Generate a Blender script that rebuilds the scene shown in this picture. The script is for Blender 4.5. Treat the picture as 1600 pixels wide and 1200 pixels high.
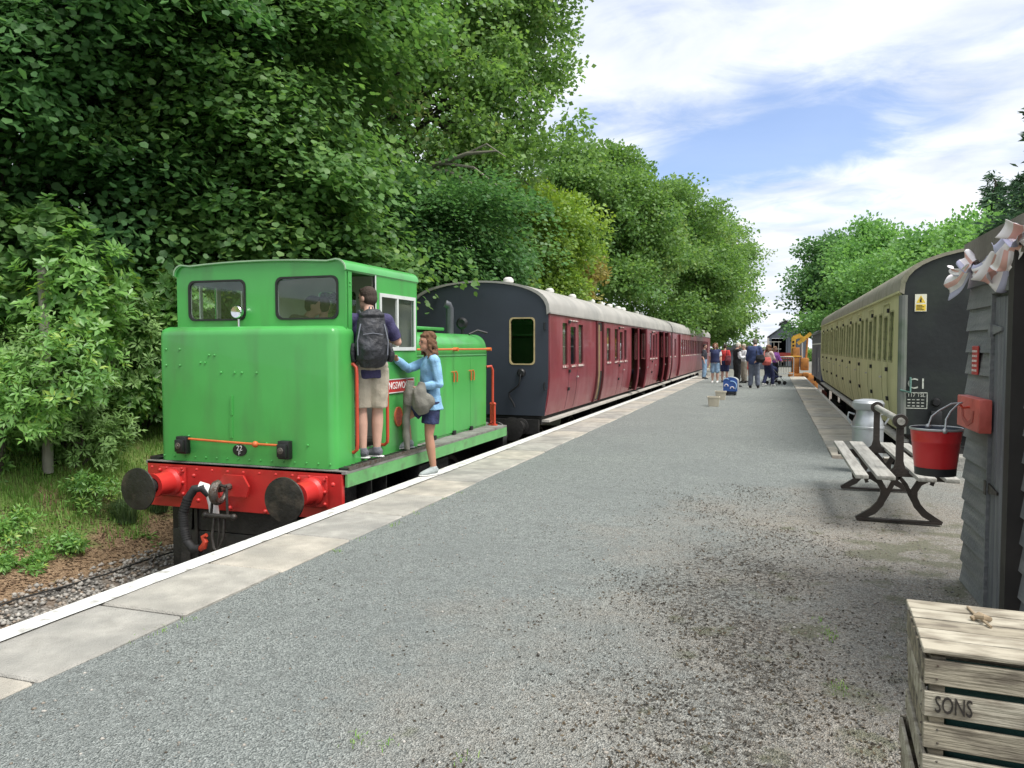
import bpy, bmesh, math, random
import numpy as np
from mathutils import Vector, Matrix, Euler
from mathutils.geometry import tessellate_polygon
R = math.radians
random.seed(7); RNG = np.random.default_rng(7)
SC = bpy.context.scene
for o in list(bpy.data.objects): bpy.data.objects.remove(o)
COL = SC.collection

# ------------------------------------------------------------ camera
CAM_H = 1.5
FPX, CX, CY = 1202.0, 800.0, 600.0          # focal length in pixels of the 1600x1200 photograph
_y = np.array([1209 - CX, CY - 543, FPX]); _y /= np.linalg.norm(_y)
_z = np.array([0, _y[2], -_y[1]]); _z /= np.linalg.norm(_z)
_x = np.cross(_y, _z); _x = _x if _x[0] > 0 else -_x
cam_data = bpy.data.cameras.new('camera'); cam = bpy.data.objects.new('camera', cam_data); COL.objects.link(cam)
cam_data.sensor_fit = 'HORIZONTAL'; cam_data.sensor_width = 36.0; cam_data.lens = 36.0 * FPX / 1600
cam_data.clip_start = 0.05; cam_data.clip_end = 3000
right = (_x[0], _y[0], _z[0]); up = (_x[1], _y[1], _z[1]); fwd = (_x[2], _y[2], _z[2])
m = Matrix(((right[0], up[0], -fwd[0], 0), (right[1], up[1], -fwd[1], 0), (right[2], up[2], -fwd[2], CAM_H), (0, 0, 0, 1)))
cam.matrix_world = m
SC.camera = cam
def ray(u, v):
    d = np.array([u - CX, CY - v, FPX]); return np.array([d @ _x, d @ _y, d @ _z])
def atz(u, v, z=0.): r = ray(u, v); t = (z - CAM_H) / r[2]; return np.array([0, 0, CAM_H]) + t * r
def atx(u, v, x): r = ray(u, v); t = x / r[0]; return np.array([0, 0, CAM_H]) + t * r
def aty(u, v, y): r = ray(u, v); t = y / r[1]; return np.array([0, 0, CAM_H]) + t * r

# ------------------------------------------------------------ world, sun, exposure
SUN_EL, SUN_AZ = R(60), R(106)      # azimuth clockwise from +Y
W = bpy.data.worlds.new('World'); SC.world = W; W.use_nodes = True
nt = W.node_tree; N = nt.nodes; L = nt.links; N.clear()
def nd(t, **k):
    n = N.new(t)
    for a, b in k.items(): setattr(n, a, b)
    return n
def mth(op, a, b=None, clamp=False):
    n = nd('ShaderNodeMath', operation=op, use_clamp=clamp)
    for i, s in enumerate((a, b)):
        if s is None: continue
        if isinstance(s, (int, float)): n.inputs[i].default_value = s
        else: L.new(s, n.inputs[i])
    return n.outputs[0]
sky = nd('ShaderNodeTexSky', sky_type='NISHITA'); sky.sun_disc = False
sky.sun_elevation = SUN_EL; sky.sun_rotation = SUN_AZ; sky.air_density = 1.0; sky.dust_density = 1.5; sky.ozone_density = 1.5
tc = nd('ShaderNodeTexCoord'); sep = nd('ShaderNodeSeparateXYZ'); L.new(tc.outputs['Generated'], sep.inputs[0])
zz = mth('ADD', mth('MAXIMUM', sep.outputs[2], 0.0), 0.10)
comb = nd('ShaderNodeCombineXYZ'); L.new(mth('DIVIDE', sep.outputs[0], zz), comb.inputs[0]); L.new(mth('DIVIDE', sep.outputs[1], zz), comb.inputs[1])
def noise(scale, detail, rough, dist, off=(0, 0, 0), stretch=(1, 1, 1)):
    mp = nd('ShaderNodeMapping'); mp.inputs['Location'].default_value = off; mp.inputs['Scale'].default_value = stretch
    L.new(comb.outputs[0], mp.inputs[0])
    n = nd('ShaderNodeTexNoise'); n.inputs['Scale'].default_value = scale; n.inputs['Detail'].default_value = detail
    n.inputs['Roughness'].default_value = rough; n.inputs['Distortion'].default_value = dist
    L.new(mp.outputs[0], n.inputs['Vector']); return n.outputs[0]
n1 = noise(0.85, 7, 0.55, 0.6, (3.1, 1.7, 0.0), (1.0, 0.8, 1))
n2 = noise(2.6, 9, 0.62, 1.3, (7.3, 2.2, 0.0), (0.8, 1.0, 1))
n3 = noise(1.6, 6, 0.55, 0.3, (1.3, 9.2, 0.0))
# a gap in the cloud sheet ahead and to the right, as the photograph shows
def blob(px, py, rx, ry, amp):
    dx = mth('DIVIDE', mth('SUBTRACT', comb_x, px), rx); dy = mth('DIVIDE', mth('SUBTRACT', comb_y, py), ry)
    d = mth('SQRT', mth('ADD', mth('MULTIPLY', dx, dx), mth('MULTIPLY', dy, dy)))
    return mth('MULTIPLY', mth('SUBTRACT', 1.0, d, clamp=True), amp)
s2 = nd('ShaderNodeSeparateXYZ'); L.new(comb.outputs[0], s2.inputs[0]); comb_x, comb_y = s2.outputs[0], s2.outputs[1]
def skyp(u, v):
    r = ray(u, v); r = r / np.linalg.norm(r); k = max(r[2], 0) + .10; return r[0] / k, r[1] / k
hx, hy = skyp(1270, 195); h2x, h2y = skyp(1130, 265); h3x, h3y = skyp(930, 185)
gap = mth('ADD', blob(hx, hy, .55, .62, .30), mth('ADD', blob(h2x, h2y, .5, .5, .24), blob(h3x, h3y, .4, .3, .24)))
cov = mth('SUBTRACT', mth('ADD', mth('MULTIPLY', n1, 0.55), mth('MULTIPLY', n2, 0.45)), gap)
mr = nd('ShaderNodeMapRange', interpolation_type='SMOOTHSTEP'); L.new(cov, mr.inputs[0]); mr.inputs[1].default_value = 0.21; mr.inputs[2].default_value = 0.52; mr.inputs[3].default_value = 0.12
cr = nd('ShaderNodeMapRange'); L.new(n3, cr.inputs[0]); cr.inputs[1].default_value = .3; cr.inputs[2].default_value = .7; cr.inputs[3].default_value = 0.0; cr.inputs[4].default_value = 1.0
cc = nd('ShaderNodeMix', data_type='RGBA'); L.new(cr.outputs[0], cc.inputs[0]); cc.inputs[6].default_value = (4.6, 5.1, 5.9, 1); cc.inputs[7].default_value = (7.7, 7.85, 8.1, 1)
mx = nd('ShaderNodeMix', data_type='RGBA'); L.new(mr.outputs[0], mx.inputs[0]); L.new(cc.outputs[2], mx.inputs[7])
sk2 = nd('ShaderNodeMix', data_type='RGBA', blend_type='MULTIPLY'); sk2.inputs[0].default_value = 1; L.new(sky.outputs[0], sk2.inputs[6]); sk2.inputs[7].default_value = (1.1, 1.15, 1.35, 1)
L.new(sk2.outputs[2], mx.inputs[6])
bg = nd('ShaderNodeBackground'); bg.inputs[1].default_value = 0.10; L.new(mx.outputs[2], bg.inputs[0])
wo = nd('ShaderNodeOutputWorld'); L.new(bg.outputs[0], wo.inputs[0])
sd = bpy.data.lights.new('sun', 'SUN'); sd.energy = 3.0; sd.angle = R(34); sd.color = (1.0, .965, .9)
sun = bpy.data.objects.new('sun', sd); COL.objects.link(sun)
sdir = Vector((math.sin(SUN_AZ) * math.cos(SUN_EL), math.cos(SUN_AZ) * math.cos(SUN_EL), math.sin(SUN_EL)))
sun.rotation_euler = sdir.to_track_quat('Z', 'Y').to_euler(); sun.location = (20, 5, 30)
vs = SC.view_settings; vs.view_transform = 'Standard'; vs.look = 'None'; vs.exposure = 0.7; vs.gamma = 1.0; vs.use_curve_mapping = False
SC.cycles.max_bounces = 8; SC.cycles.transparent_max_bounces = 12

# ------------------------------------------------------------ materials
MATS = {}
def mat(name, col, rough=.6, var=.12, scale=3., bump=0., bscale=40., metal=0., spec=.5, col2=None, c2=(.45, .65), s2=2., d2=5., coat=0., streak=None, bstreak=None):
    """principled paint / stone / cloth: base colour with noise variation, an optional second colour in patches, bump"""
    if name in MATS: return MATS[name]
    m = bpy.data.materials.new(name); m.use_nodes = True; t = m.node_tree; b = t.nodes['Principled BSDF']; k = t.links
    g = t.nodes.new('ShaderNodeNewGeometry')
    def nz(s, d=4., stretch=None):
        n = t.nodes.new('ShaderNodeTexNoise'); n.inputs['Scale'].default_value = s; n.inputs['Detail'].default_value = d
        if stretch:
            mp = t.nodes.new('ShaderNodeMapping'); mp.inputs['Scale'].default_value = stretch; k.new(g.outputs['Position'], mp.inputs[0]); k.new(mp.outputs[0], n.inputs['Vector'])
        else: k.new(g.outputs['Position'], n.inputs['Vector'])
        return n.outputs[0]
    def mix(f, a, c):
        x = t.nodes.new('ShaderNodeMix'); x.data_type = 'RGBA'
        for i, s in ((0, f), (6, a), (7, c)):
            if hasattr(s, 'is_linked') or hasattr(s, 'links'): k.new(s, x.inputs[i])
            else: x.inputs[i].default_value = s
        return x.outputs[2]
    lo = [max(0, c * (1 - var)) for c in col] + [1]; hi = [min(1, c * (1 + var)) for c in col] + [1]
    mr = t.nodes.new('ShaderNodeMapRange'); k.new(nz(scale, 6), mr.inputs[0]); mr.inputs[1].default_value = .3; mr.inputs[2].default_value = .7
    c = mix(mr.outputs[0], lo, hi)
    if col2 is not None:
        m2 = t.nodes.new('ShaderNodeMapRange'); k.new(nz(s2, d2, streak), m2.inputs[0]); m2.inputs[1].default_value = c2[0]; m2.inputs[2].default_value = c2[1]
        c = mix(m2.outputs[0], c, list(col2) + [1])
    k.new(c, b.inputs['Base Color'])
    rr = t.nodes.new('ShaderNodeMapRange'); k.new(nz(scale * 2.3, 5), rr.inputs[0]); rr.inputs[3].default_value = max(.02, rough - .12); rr.inputs[4].default_value = min(1, rough + .12)
    k.new(rr.outputs[0], b.inputs['Roughness'])
    b.inputs['Metallic'].default_value = metal; b.inputs['Specular IOR Level'].default_value = spec; b.inputs['Coat Weight'].default_value = coat
    if bump:
        bp = t.nodes.new('ShaderNodeBump'); bp.inputs['Strength'].default_value = min(1, bump); bp.inputs['Distance'].default_value = .02
        k.new(nz(bscale, 5, bstreak), bp.inputs['Height']); k.new(bp.outputs[0], b.inputs['Normal'])
    MATS[name] = m; return m
def glass_mat(name, tint=(.6, .66, .64), clear=.75):
    m = bpy.data.materials.new(name); m.use_nodes = True; t = m.node_tree; t.nodes.clear(); k = t.links
    o = t.nodes.new('ShaderNodeOutputMaterial'); tr = t.nodes.new('ShaderNodeBsdfTransparent'); tr.inputs[0].default_value = [c * clear for c in tint] + [1]
    gl = t.nodes.new('ShaderNodeBsdfGlossy'); gl.inputs['Roughness'].default_value = .03; gl.inputs[0].default_value = (.9, .95, .95, 1)
    lw = t.nodes.new('ShaderNodeLayerWeight'); lw.inputs[0].default_value = .5
    fr = t.nodes.new('ShaderNodeMath'); fr.operation = 'POWER'; k.new(lw.outputs['Facing'], fr.inputs[0]); fr.inputs[1].default_value = 5.
    a = t.nodes.new('ShaderNodeMath'); a.operation = 'MULTIPLY_ADD'; k.new(fr.outputs[0], a.inputs[0]); a.inputs[1].default_value = .95; a.inputs[2].default_value = .045
    mx = t.nodes.new('ShaderNodeMixShader'); k.new(a.outputs[0], mx.inputs[0]); k.new(tr.outputs[0], mx.inputs[1]); k.new(gl.outputs[0], mx.inputs[2]); k.new(mx.outputs[0], o.inputs[0])
    MATS[name] = m; return m

# ------------------------------------------------------------ mesh helpers
ORG = {}
def link(o): COL.objects.link(o); return o
def tag(o, label=None, cat=None, group=None, kind=None):
    for k, v in (('label', label), ('category', cat), ('group', group), ('kind', kind)):
        if v: o[k] = v
    return o
def thing(name, loc, label, cat, group=None, rz=0.):
    o = bpy.data.objects.new(name, None); o.empty_display_size = .1; o.location = loc; o.rotation_euler = (0, 0, rz); link(o)
    ORG[o.name] = (Vector(loc), rz); return tag(o, label, cat, group)
def org(p):
    while p is not None:
        if p.name in ORG: return ORG[p.name]
        p = p.parent
    return None
def finish(me, name, mt, parent=None, smooth=True, world=True, auto=35):
    """link a mesh (in world coordinates unless world=False) as an object below parent"""
    if parent is not None and world:
        g = org(parent)
        if g:
            me.transform(Matrix.Rotation(-g[1], 4, 'Z') @ Matrix.Translation(-g[0]))
    o = bpy.data.objects.new(name, me); link(o)
    for x in (mt if isinstance(mt, (list, tuple)) else [mt]): me.materials.append(x)
    if smooth:
        me.shade_smooth()
        if auto:
            try: me.set_sharp_from_angle(angle=R(auto))
            except Exception: pass
    if parent is not None: o.parent = parent
    return o
class B:
    """collects shapes into one bmesh"""
    def __init__(s): s.b = bmesh.new(); s.mi = 0
    def _new(s, vs, fs):
        v = [s.b.verts.new(p) for p in vs]; out = []
        for f in fs:
            try: q = s.b.faces.new([v[i] for i in f]); q.material_index = s.mi; out.append(q)
            except ValueError: pass
        return v, out
    def box(s, x0, x1, y0, y1, z0, z1, bev=0., seg=2):
        p = [(x, y, z) for z in (z0, z1) for y in (y0, y1) for x in (x0, x1)]
        f = [(0, 2, 3, 1), (4, 5, 7, 6), (0, 1, 5, 4), (2, 6, 7, 3), (0, 4, 6, 2), (1, 3, 7, 5)]
        v, fs = s._new(p, f)
        if bev:
            es = list({e for q in fs for e in q.edges}); bmesh.ops.bevel(s.b, geom=es, offset=bev, segments=seg, profile=.5, affect='EDGES')
        return s
    def hexa(s, p): s._new(p, [(0, 2, 3, 1), (4, 5, 7, 6), (0, 1, 5, 4), (2, 6, 7, 3), (0, 4, 6, 2), (1, 3, 7, 5)]); return s
    def beam(s, a, b, w, h, upv=(0, 0, 1)):
        a, b = Vector(a), Vector(b); d = (b - a).normalized(); sd = d.cross(Vector(upv)); sd = sd.normalized() if sd.length > 1e-4 else Vector((1, 0, 0)); u = sd.cross(d)
        p = [c + sd * sx * w / 2 + u * sz * h / 2 for sz in (-1, 1) for c in (a, b) for sx in (-1, 1)]
        return s.hexa(p)
    def tube(s, pts, r, n=10, caps=True):
        """swept tube; r scalar, list, or list of (ra, rb) for elliptical sections"""
        pts = [Vector(p) for p in pts]; k = len(pts)
        rs = list(r) if isinstance(r, (list, tuple)) else [r] * k
        d0 = (pts[1] - pts[0]).normalized(); ref = Vector((0, 0, 1)) if abs(d0.z) < .9 else Vector((1, 0, 0))
        u = (ref - d0 * ref.dot(d0)).normalized(); rings = []
        for i in range(k):
            d = (pts[min(i + 1, k - 1)] - pts[max(i - 1, 0)])
            d = d.normalized() if d.length > 1e-9 else d0
            u = (u - d * u.dot(d)); u = u.normalized() if u.length > 1e-6 else d.orthogonal().normalized()
            w = d.cross(u); ra, rb = rs[i] if isinstance(rs[i], (tuple, list)) else (rs[i], rs[i])
            rings.append([pts[i] + u * math.cos(t) * ra + w * math.sin(t) * rb for t in (2 * math.pi * j / n for j in range(n))])
        vs = [p for q in rings for p in q]; fs = [(i * n + j, i * n + (j + 1) % n, (i + 1) * n + (j + 1) % n, (i + 1) * n + j) for i in range(k - 1) for j in range(n)]
        if caps: fs += [tuple(range(n - 1, -1, -1)), tuple(range((k - 1) * n, k * n))]
        s._new(vs, fs); return s
    def cyl(s, a, b, r, r2=None, n=16): return s.tube([a, b], [r, r if r2 is None else r2], n)
    def sph(s, c, r, n=10, m=7):
        rx, ry, rz = (r, r, r) if isinstance(r, (int, float)) else r
        vs = [(c[0], c[1], c[2] - rz)]
        for i in range(1, m):
            t = math.pi * i / m - math.pi / 2
            vs += [(c[0] + rx * math.cos(t) * math.cos(2 * math.pi * j / n), c[1] + ry * math.cos(t) * math.sin(2 * math.pi * j / n), c[2] + rz * math.sin(t)) for j in range(n)]
        vs.append((c[0], c[1], c[2] + rz)); e = len(vs) - 1
        fs = [(0, 1 + (j + 1) % n, 1 + j) for j in range(n)] + [(e, 1 + (m - 2) * n + j, 1 + (m - 2) * n + (j + 1) % n) for j in range(n)]
        fs += [(1 + i * n + j, 1 + i * n + (j + 1) % n, 1 + (i + 1) * n + (j + 1) % n, 1 + (i + 1) * n + j) for i in range(m - 2) for j in range(n)]
        s._new(vs, fs); return s
    def lathe(s, c, prof, n=28, axis='z', ang=2 * math.pi):
        """profile [(r, h)] turned about an axis through c"""
        vs = []
        for r, h in prof:
            for j in range(n):
                t = 2 * math.pi * j / n; p, q = r * math.cos(t), r * math.sin(t)
                vs.append((c[0] + p, c[1] + q, c[2] + h) if axis == 'z' else (c[0] + q, c[1] + h, c[2] + p) if axis == 'y' else (c[0] + h, c[1] + p, c[2] + q))
        fs = [(i * n + j, i * n + (j + 1) % n, (i + 1) * n + (j + 1) % n, (i + 1) * n + j) for i in range(len(prof) - 1) for j in range(n)]
        s._new(vs, fs); return s
    def prism(s, poly, f, a, b):
        """outline poly [(p,q)] swept from a to b; f(p,q,t)->xyz"""
        n = len(poly); vs = [f(p, q, a) for p, q in poly] + [f(p, q, b) for p, q in poly]
        s._new(vs, [tuple(range(n - 1, -1, -1)), tuple(range(n, 2 * n))] + [(i, (i + 1) % n, n + (i + 1) % n, n + i) for i in range(n)]); return s
    def panel(s, outer, holes, f, t0, t1, cuts=()):
        """sheet with real openings: outer/holes are 2-D loops; f(p,q,t)->xyz maps; t0..t1 is the thickness"""
        b = bmesh.new(); loops = [[Vector((p, q, 0)) for p, q in lp] for lp in [outer] + list(holes)]
        vs = [b.verts.new(v) for lp in loops for v in lp]
        for tri in tessellate_polygon(loops):
            try: b.faces.new([vs[i] for i in tri])
            except ValueError: pass
        bmesh.ops.recalc_face_normals(b, faces=b.faces[:])
        for c in cuts:
            bmesh.ops.bisect_plane(b, geom=b.verts[:] + b.edges[:] + b.faces[:], plane_co=(0, c, 0), plane_no=(0, 1, 0))
        fs = b.faces[:]
        r = bmesh.ops.extrude_face_region(b, geom=fs)
        top = {g for g in r['geom'] if isinstance(g, bmesh.types.BMVert)}
        vs = list(b.verts); idx = {v: i for i, v in enumerate(vs)}
        pos = [f(v.co.x, v.co.y, t1 if v in top else t0) for v in vs]
        s._new(pos, [[idx[v] for v in q.verts] for q in b.faces]); b.free()
        return s
    def build(s, name, mt, parent=None, smooth=True, world=True, auto=35, xf=None):
        bmesh.ops.recalc_face_normals(s.b, faces=s.b.faces[:])
        if xf is not None: s.b.transform(xf)
        me = bpy.data.meshes.new(name); s.b.to_mesh(me); s.b.free(); return finish(me, name, mt, parent, smooth, world, auto)
def rrect(x0, x1, y0, y1, r, n=5):
    out = []
    for cx, cy, a in ((x1 - r, y1 - r, 0), (x0 + r, y1 - r, 90), (x0 + r, y0 + r, 180), (x1 - r, y0 + r, 270)):
        for i in range(n + 1):
            t = R(a + 90 * i / n); out.append((cx + r * math.cos(t), cy + r * math.sin(t)))
    return out
def rect(x0, x1, y0, y1): return [(x0, y0), (x1, y0), (x1, y1), (x0, y1)]
DG = None
def text_mesh(txt, size, ext=.002, align='CENTER'):
    c = bpy.data.curves.new('t', 'FONT'); c.body = txt; c.size = size; c.extrude = ext; c.align_x = align; c.align_y = 'CENTER'; c.resolution_u = 3
    o = bpy.data.objects.new('t', c); link(o); dg = bpy.context.evaluated_depsgraph_get()
    me = bpy.data.meshes.new_from_object(o.evaluated_get(dg)); bpy.data.objects.remove(o); bpy.data.curves.remove(c); me.materials.clear(); return me
def lettering(txt, size, mt, loc, facing, parent, squash=1.0, name='lettering'):
    """facing: 'x' reads from +X side, '-y' reads from -Y side, '-x'"""
    me = text_mesh(txt, size); me.transform(Matrix.Diagonal((squash, 1, 1, 1)))
    rot = {'-y': Euler((R(90), 0, 0)), 'x': Euler((R(90), 0, R(90))), '-x': Euler((R(90), 0, R(-90)))}[facing]
    me.transform(Matrix.Translation(loc) @ rot.to_matrix().to_4x4()); return finish(me, name, mt, parent, smooth=False)
def dup(o, parent=None):
    c = o.copy(); link(c); c.parent = parent
    for ch in o.children: dup(ch, c)
    return c
def remesh(bld, vox, smooth=4):
    """union of overlapping closed shells -> one continuous smooth mesh"""
    me = bpy.data.meshes.new('r'); bmesh.ops.recalc_face_normals(bld.b, faces=bld.b.faces[:]); bld.b.to_mesh(me); bld.b.free()
    o = bpy.data.objects.new('r', me); link(o)
    md = o.modifiers.new('r', 'REMESH'); md.mode = 'VOXEL'; md.voxel_size = vox; md.use_smooth_shade = True
    if smooth:
        sm = o.modifiers.new('s', 'SMOOTH'); sm.factor = .5; sm.iterations = smooth
    dg = bpy.context.evaluated_depsgraph_get(); r = bpy.data.meshes.new_from_object(o.evaluated_get(dg))
    bpy.data.objects.remove(o); bpy.data.meshes.remove(me); r.materials.clear(); return r
def ruffle(me, amp, scale=14., seed=0.):
    """push a cloth surface in and out in soft folds"""
    n = len(me.vertices); co = np.empty(n * 3, np.float32); me.vertices.foreach_get('co', co); co = co.reshape(-1, 3); nr = np.empty(n * 3, np.float32); me.vertex_normals.foreach_get('vector', nr); nr = nr.reshape(-1, 3)
    x, y, z = (co * scale).T; w = np.sin(x * 1.1 + 1.7 * np.sin(z * .9 + seed) + y) * .5 + np.sin(z * 2.3 + 1.9 * np.sin(x * 1.3 - y + seed * 2)) * .4 + np.sin(y * 2.9 - z * 1.6 + x * 2.1 + 1.5 * np.sin(y * 1.7)) * .35
    co += nr * (amp * w)[:, None]; me.vertices.foreach_set('co', co.ravel()); me.update()
def fast_mesh(name, verts, tris, attr=None):
    me = bpy.data.meshes.new(name); nv, nf = len(verts), len(tris)
    me.vertices.add(nv); me.vertices.foreach_set('co', np.asarray(verts, np.float32).ravel())
    k = tris.shape[1]; me.loops.add(nf * k); me.loops.foreach_set('vertex_index', np.asarray(tris, np.int32).ravel())
    me.polygons.add(nf); me.polygons.foreach_set('loop_start', np.arange(0, nf * k, k, dtype=np.int32))
    if attr is not None:
        a = me.attributes.new('rnd', 'FLOAT', 'FACE'); a.data.foreach_set('value', np.asarray(attr, np.float32))
    me.update(); me.validate(); return me
# ------------------------------------------------------------ ground, tracks, platform
EDGE_L, EDGE_R, TL, TR, RAIL = -3.86, 1.53, -5.18, 2.985, -0.95
PLAT_Y1, NOTCH_Y = 42.6, 11.0
def wob(x, y, s, seed=0.):
    return (np.sin(x * s * 1.7 + seed) * np.sin(y * s * 1.3 + seed * 2.1) + .6 * np.sin(x * s * 3.1 + y * s * 2.3 + seed) + .35 * np.sin(x * s * 6.7 - y * s * 5.9 + seed * 3)) / 1.95
def height(x, y):
    x = np.asarray(x, float); y = np.asarray(y, float)
    xl = np.array([-400, -60, -25, -16, -13, -11, -9.7, -8.9, -8.2, -7.7, -7.35, 4.9, 5.5, 7.5, 10, 16, 60, 400])
    zl = np.array([6, 5.5, 4.2, 2.9, 2.2, 1.45, .62, .0, -.58, -.88, -1.06, -1.06, -.8, .3, .9, 1.6, 3, 3])
    z = np.interp(x, xl, zl)
    fade = np.clip((y - 60) / 60, 0, 1); z = z * (1 - fade) + fade * (-1.06 + .12 * (z + 1.06))
    amp = np.clip((np.abs(x + 1.2) - 6.2) / 1.5, 0, 1)
    return z + amp * (.07 * wob(x, y, 1.1) + .16 * wob(x, y, .35, 2.) + .025 * wob(x, y, 4.1, 1.))
def grid(xs, ys, hf):
    X, Y = np.meshgrid(xs, ys); Z = hf(X, Y); nx, ny = len(xs), len(ys)
    v = np.stack([X.ravel(), Y.ravel(), Z.ravel()], 1); i = np.arange(nx - 1)[None, :] + nx * np.arange(ny - 1)[:, None]
    i = i.ravel(); return v, np.stack([i, i + 1, i + nx + 1, i + nx], 1)
def nodes_mat(name):
    m = bpy.data.materials.new(name); m.use_nodes = True; t = m.node_tree; MATS[name] = m
    class H: pass
    h = H(); h.m = m; h.t = t; h.k = t.links; h.b = t.nodes['Principled BSDF']; h.geo = t.nodes.new('ShaderNodeNewGeometry'); h.P = h.geo.outputs['Position']
    def new(ty, **kw):
        n = t.nodes.new(ty)
        for a, b_ in kw.items(): setattr(n, a, b_)
        return n
    h.new = new
    def setin(n, i, v):
        if hasattr(v, 'links'): h.k.new(v, n.inputs[i])
        else: n.inputs[i].default_value = v
    def nz(s, d=5., r=.55, vec=None):
        n = new('ShaderNodeTexNoise'); n.inputs['Scale'].default_value = s; n.inputs['Detail'].default_value = d; n.inputs['Roughness'].default_value = r; h.k.new(vec or h.P, n.inputs['Vector']); return n.outputs[0]
    def vor(s, feat='F1', vec=None):
        n = new('ShaderNodeTexVoronoi', feature=feat); n.inputs['Scale'].default_value = s; h.k.new(vec or h.P, n.inputs['Vector']); return n
    def rng(v, a, b_, c=0., d=1.):
        n = new('ShaderNodeMapRange'); setin(n, 0, v)
        for i, x in ((1, a), (2, b_), (3, c), (4, d)): setin(n, i, x)
        return n.outputs[0]
    def mix(f, a, b_):
        n = new('ShaderNodeMix', data_type='RGBA'); setin(n, 0, f)
        for i, x in ((6, a), (7, b_)): setin(n, i, x if hasattr(x, 'links') else tuple(x) + (1,) if len(x) == 3 else x)
        return n.outputs[2]
    def ma(op, a, b_=0.):
        n = new('ShaderNodeMath', operation=op); setin(n, 0, a); setin(n, 1, b_); return n.outputs[0]
    def bump(hgt, strength, dist):
        n = new('ShaderNodeBump'); n.inputs['Strength'].default_value = strength; n.inputs['Distance'].default_value = dist; h.k.new(hgt, n.inputs['Height']); h.k.new(n.outputs[0], h.b.inputs['Normal'])
    h.nz, h.vor, h.rng, h.mix, h.ma, h.bump = nz, vor, rng, mix, ma, bump
    sp = new('ShaderNodeSeparateXYZ'); h.k.new(h.P, sp.inputs[0]); h.x, h.y, h.z = sp.outputs
    h.out = lambda c, rough=.9: (h.k.new(c, h.b.inputs['Base Color']), setattr(h.b.inputs['Roughness'], 'default_value', rough), setattr(h.b.inputs['Specular IOR Level'], 'default_value', .3))
    return h
# earth bank: brown litter by the track, grass above
h = nodes_mat('earth_and_grass')
soil = h.mix(h.nz(14), (.11, .07, .045), (.33, .215, .125)); soil = h.mix(h.rng(h.nz(60, 3), .5, .7), soil, (.45, .33, .21))
gr = h.mix(h.nz(5), (.09, .15, .035), (.19, .24, .07)); gr = h.mix(h.rng(h.nz(30), .5, .75), gr, (.24, .30, .10))
edge = h.ma('ADD', h.x, h.rng(h.nz(1.3, 4), .3, .7, -.9, .9))
bankc = h.mix(h.rng(edge, -8.3, -7.85), gr, soil); h.out(h.mix(h.rng(h.x, -7.3, -7.0), bankc, h.mix(h.nz(6), (.12, .12, .10), (.24, .235, .20)))); h.bump(h.nz(35, 6), .8, .05)
xs = np.concatenate([[-400, -200, -100, -60, -40, -30, -24], np.arange(-20, -12, .5), np.arange(-12, -7, .14), np.arange(-7, 5, 1.5), np.arange(5, 12, .5), np.arange(12, 30, 3), [40, 60, 120, 400]])
ys = np.concatenate([[-60, -30, -15], np.arange(-8, 2, 1.), np.arange(2, 16, .16), np.arange(16, 60, 1.2), np.arange(60, 200, 10), [240, 300, 450, 700, 1200, 2500]])
v, q = grid(xs, ys, height)
tag(finish(fast_mesh('ground', v, q), 'ground', h.m, auto=0), kind='structure')
# trackbed
h = nodes_mat('ballast'); vo = h.vor(34); c = h.mix(h.rng(vo.outputs['Color'], 0, 1), (.16, .15, .135), (.38, .36, .33))
c = h.mix(h.rng(vo.outputs['Distance'], .25, .75), c, (.05, .045, .04)); c = h.mix(h.rng(h.nz(2.2), .45, .7), c, (.17, .12, .085)); h.out(c); h.bump(vo.outputs['Distance'], -1., .04)
for x0, x1, y0, y1 in ((-7.15, EDGE_L + .1, -8, 75), (EDGE_R - .05, 5.0, NOTCH_Y + .02, 75)):
    v, q = grid(np.linspace(x0, x1, 34), np.concatenate([np.arange(y0, 14, .14), np.arange(14, y1, 1.)]), lambda X, Y: -1.035 + .03 * wob(X, Y, 6.) + .02 * wob(X, Y, 1.3, 3))
    tag(finish(fast_mesh('trackbed', v, q), 'trackbed', h.m, auto=0), kind='structure')
stone_m = h.m
def stones(name, pts, sizes, mt, flat=.7, lab=None):
    ic = np.array([(0, 0, 1), (.9, 0, .2), (.28, .86, .1), (-.73, .53, .15), (-.73, -.53, -.1), (.28, -.86, .2), (.1, .1, -1)])
    tr = np.array([(0, 1, 2), (0, 2, 3), (0, 3, 4), (0, 4, 5), (0, 5, 1), (6, 2, 1), (6, 3, 2), (6, 4, 3), (6, 5, 4), (6, 1, 5)])
    n = len(pts); a = RNG.uniform(0, 6.28, n); ca, sa = np.cos(a), np.sin(a)
    P = ic[None] * RNG.uniform(.65, 1.25, (n, 7, 3)) * (sizes[:, None, None]) * np.array([1, 1, flat])
    x = P[..., 0] * ca[:, None] - P[..., 1] * sa[:, None]; y = P[..., 0] * sa[:, None] + P[..., 1] * ca[:, None]
    V = np.stack([x, y, P[..., 2]], -1) + pts[:, None, :]
    T = (tr[None] + 7 * np.arange(n)[:, None, None]).reshape(-1, 3)
    me = fast_mesh(name, V.reshape(-1, 3), T, np.repeat(RNG.random(n), 10)); return finish(me, name, mt, smooth=False)
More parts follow.
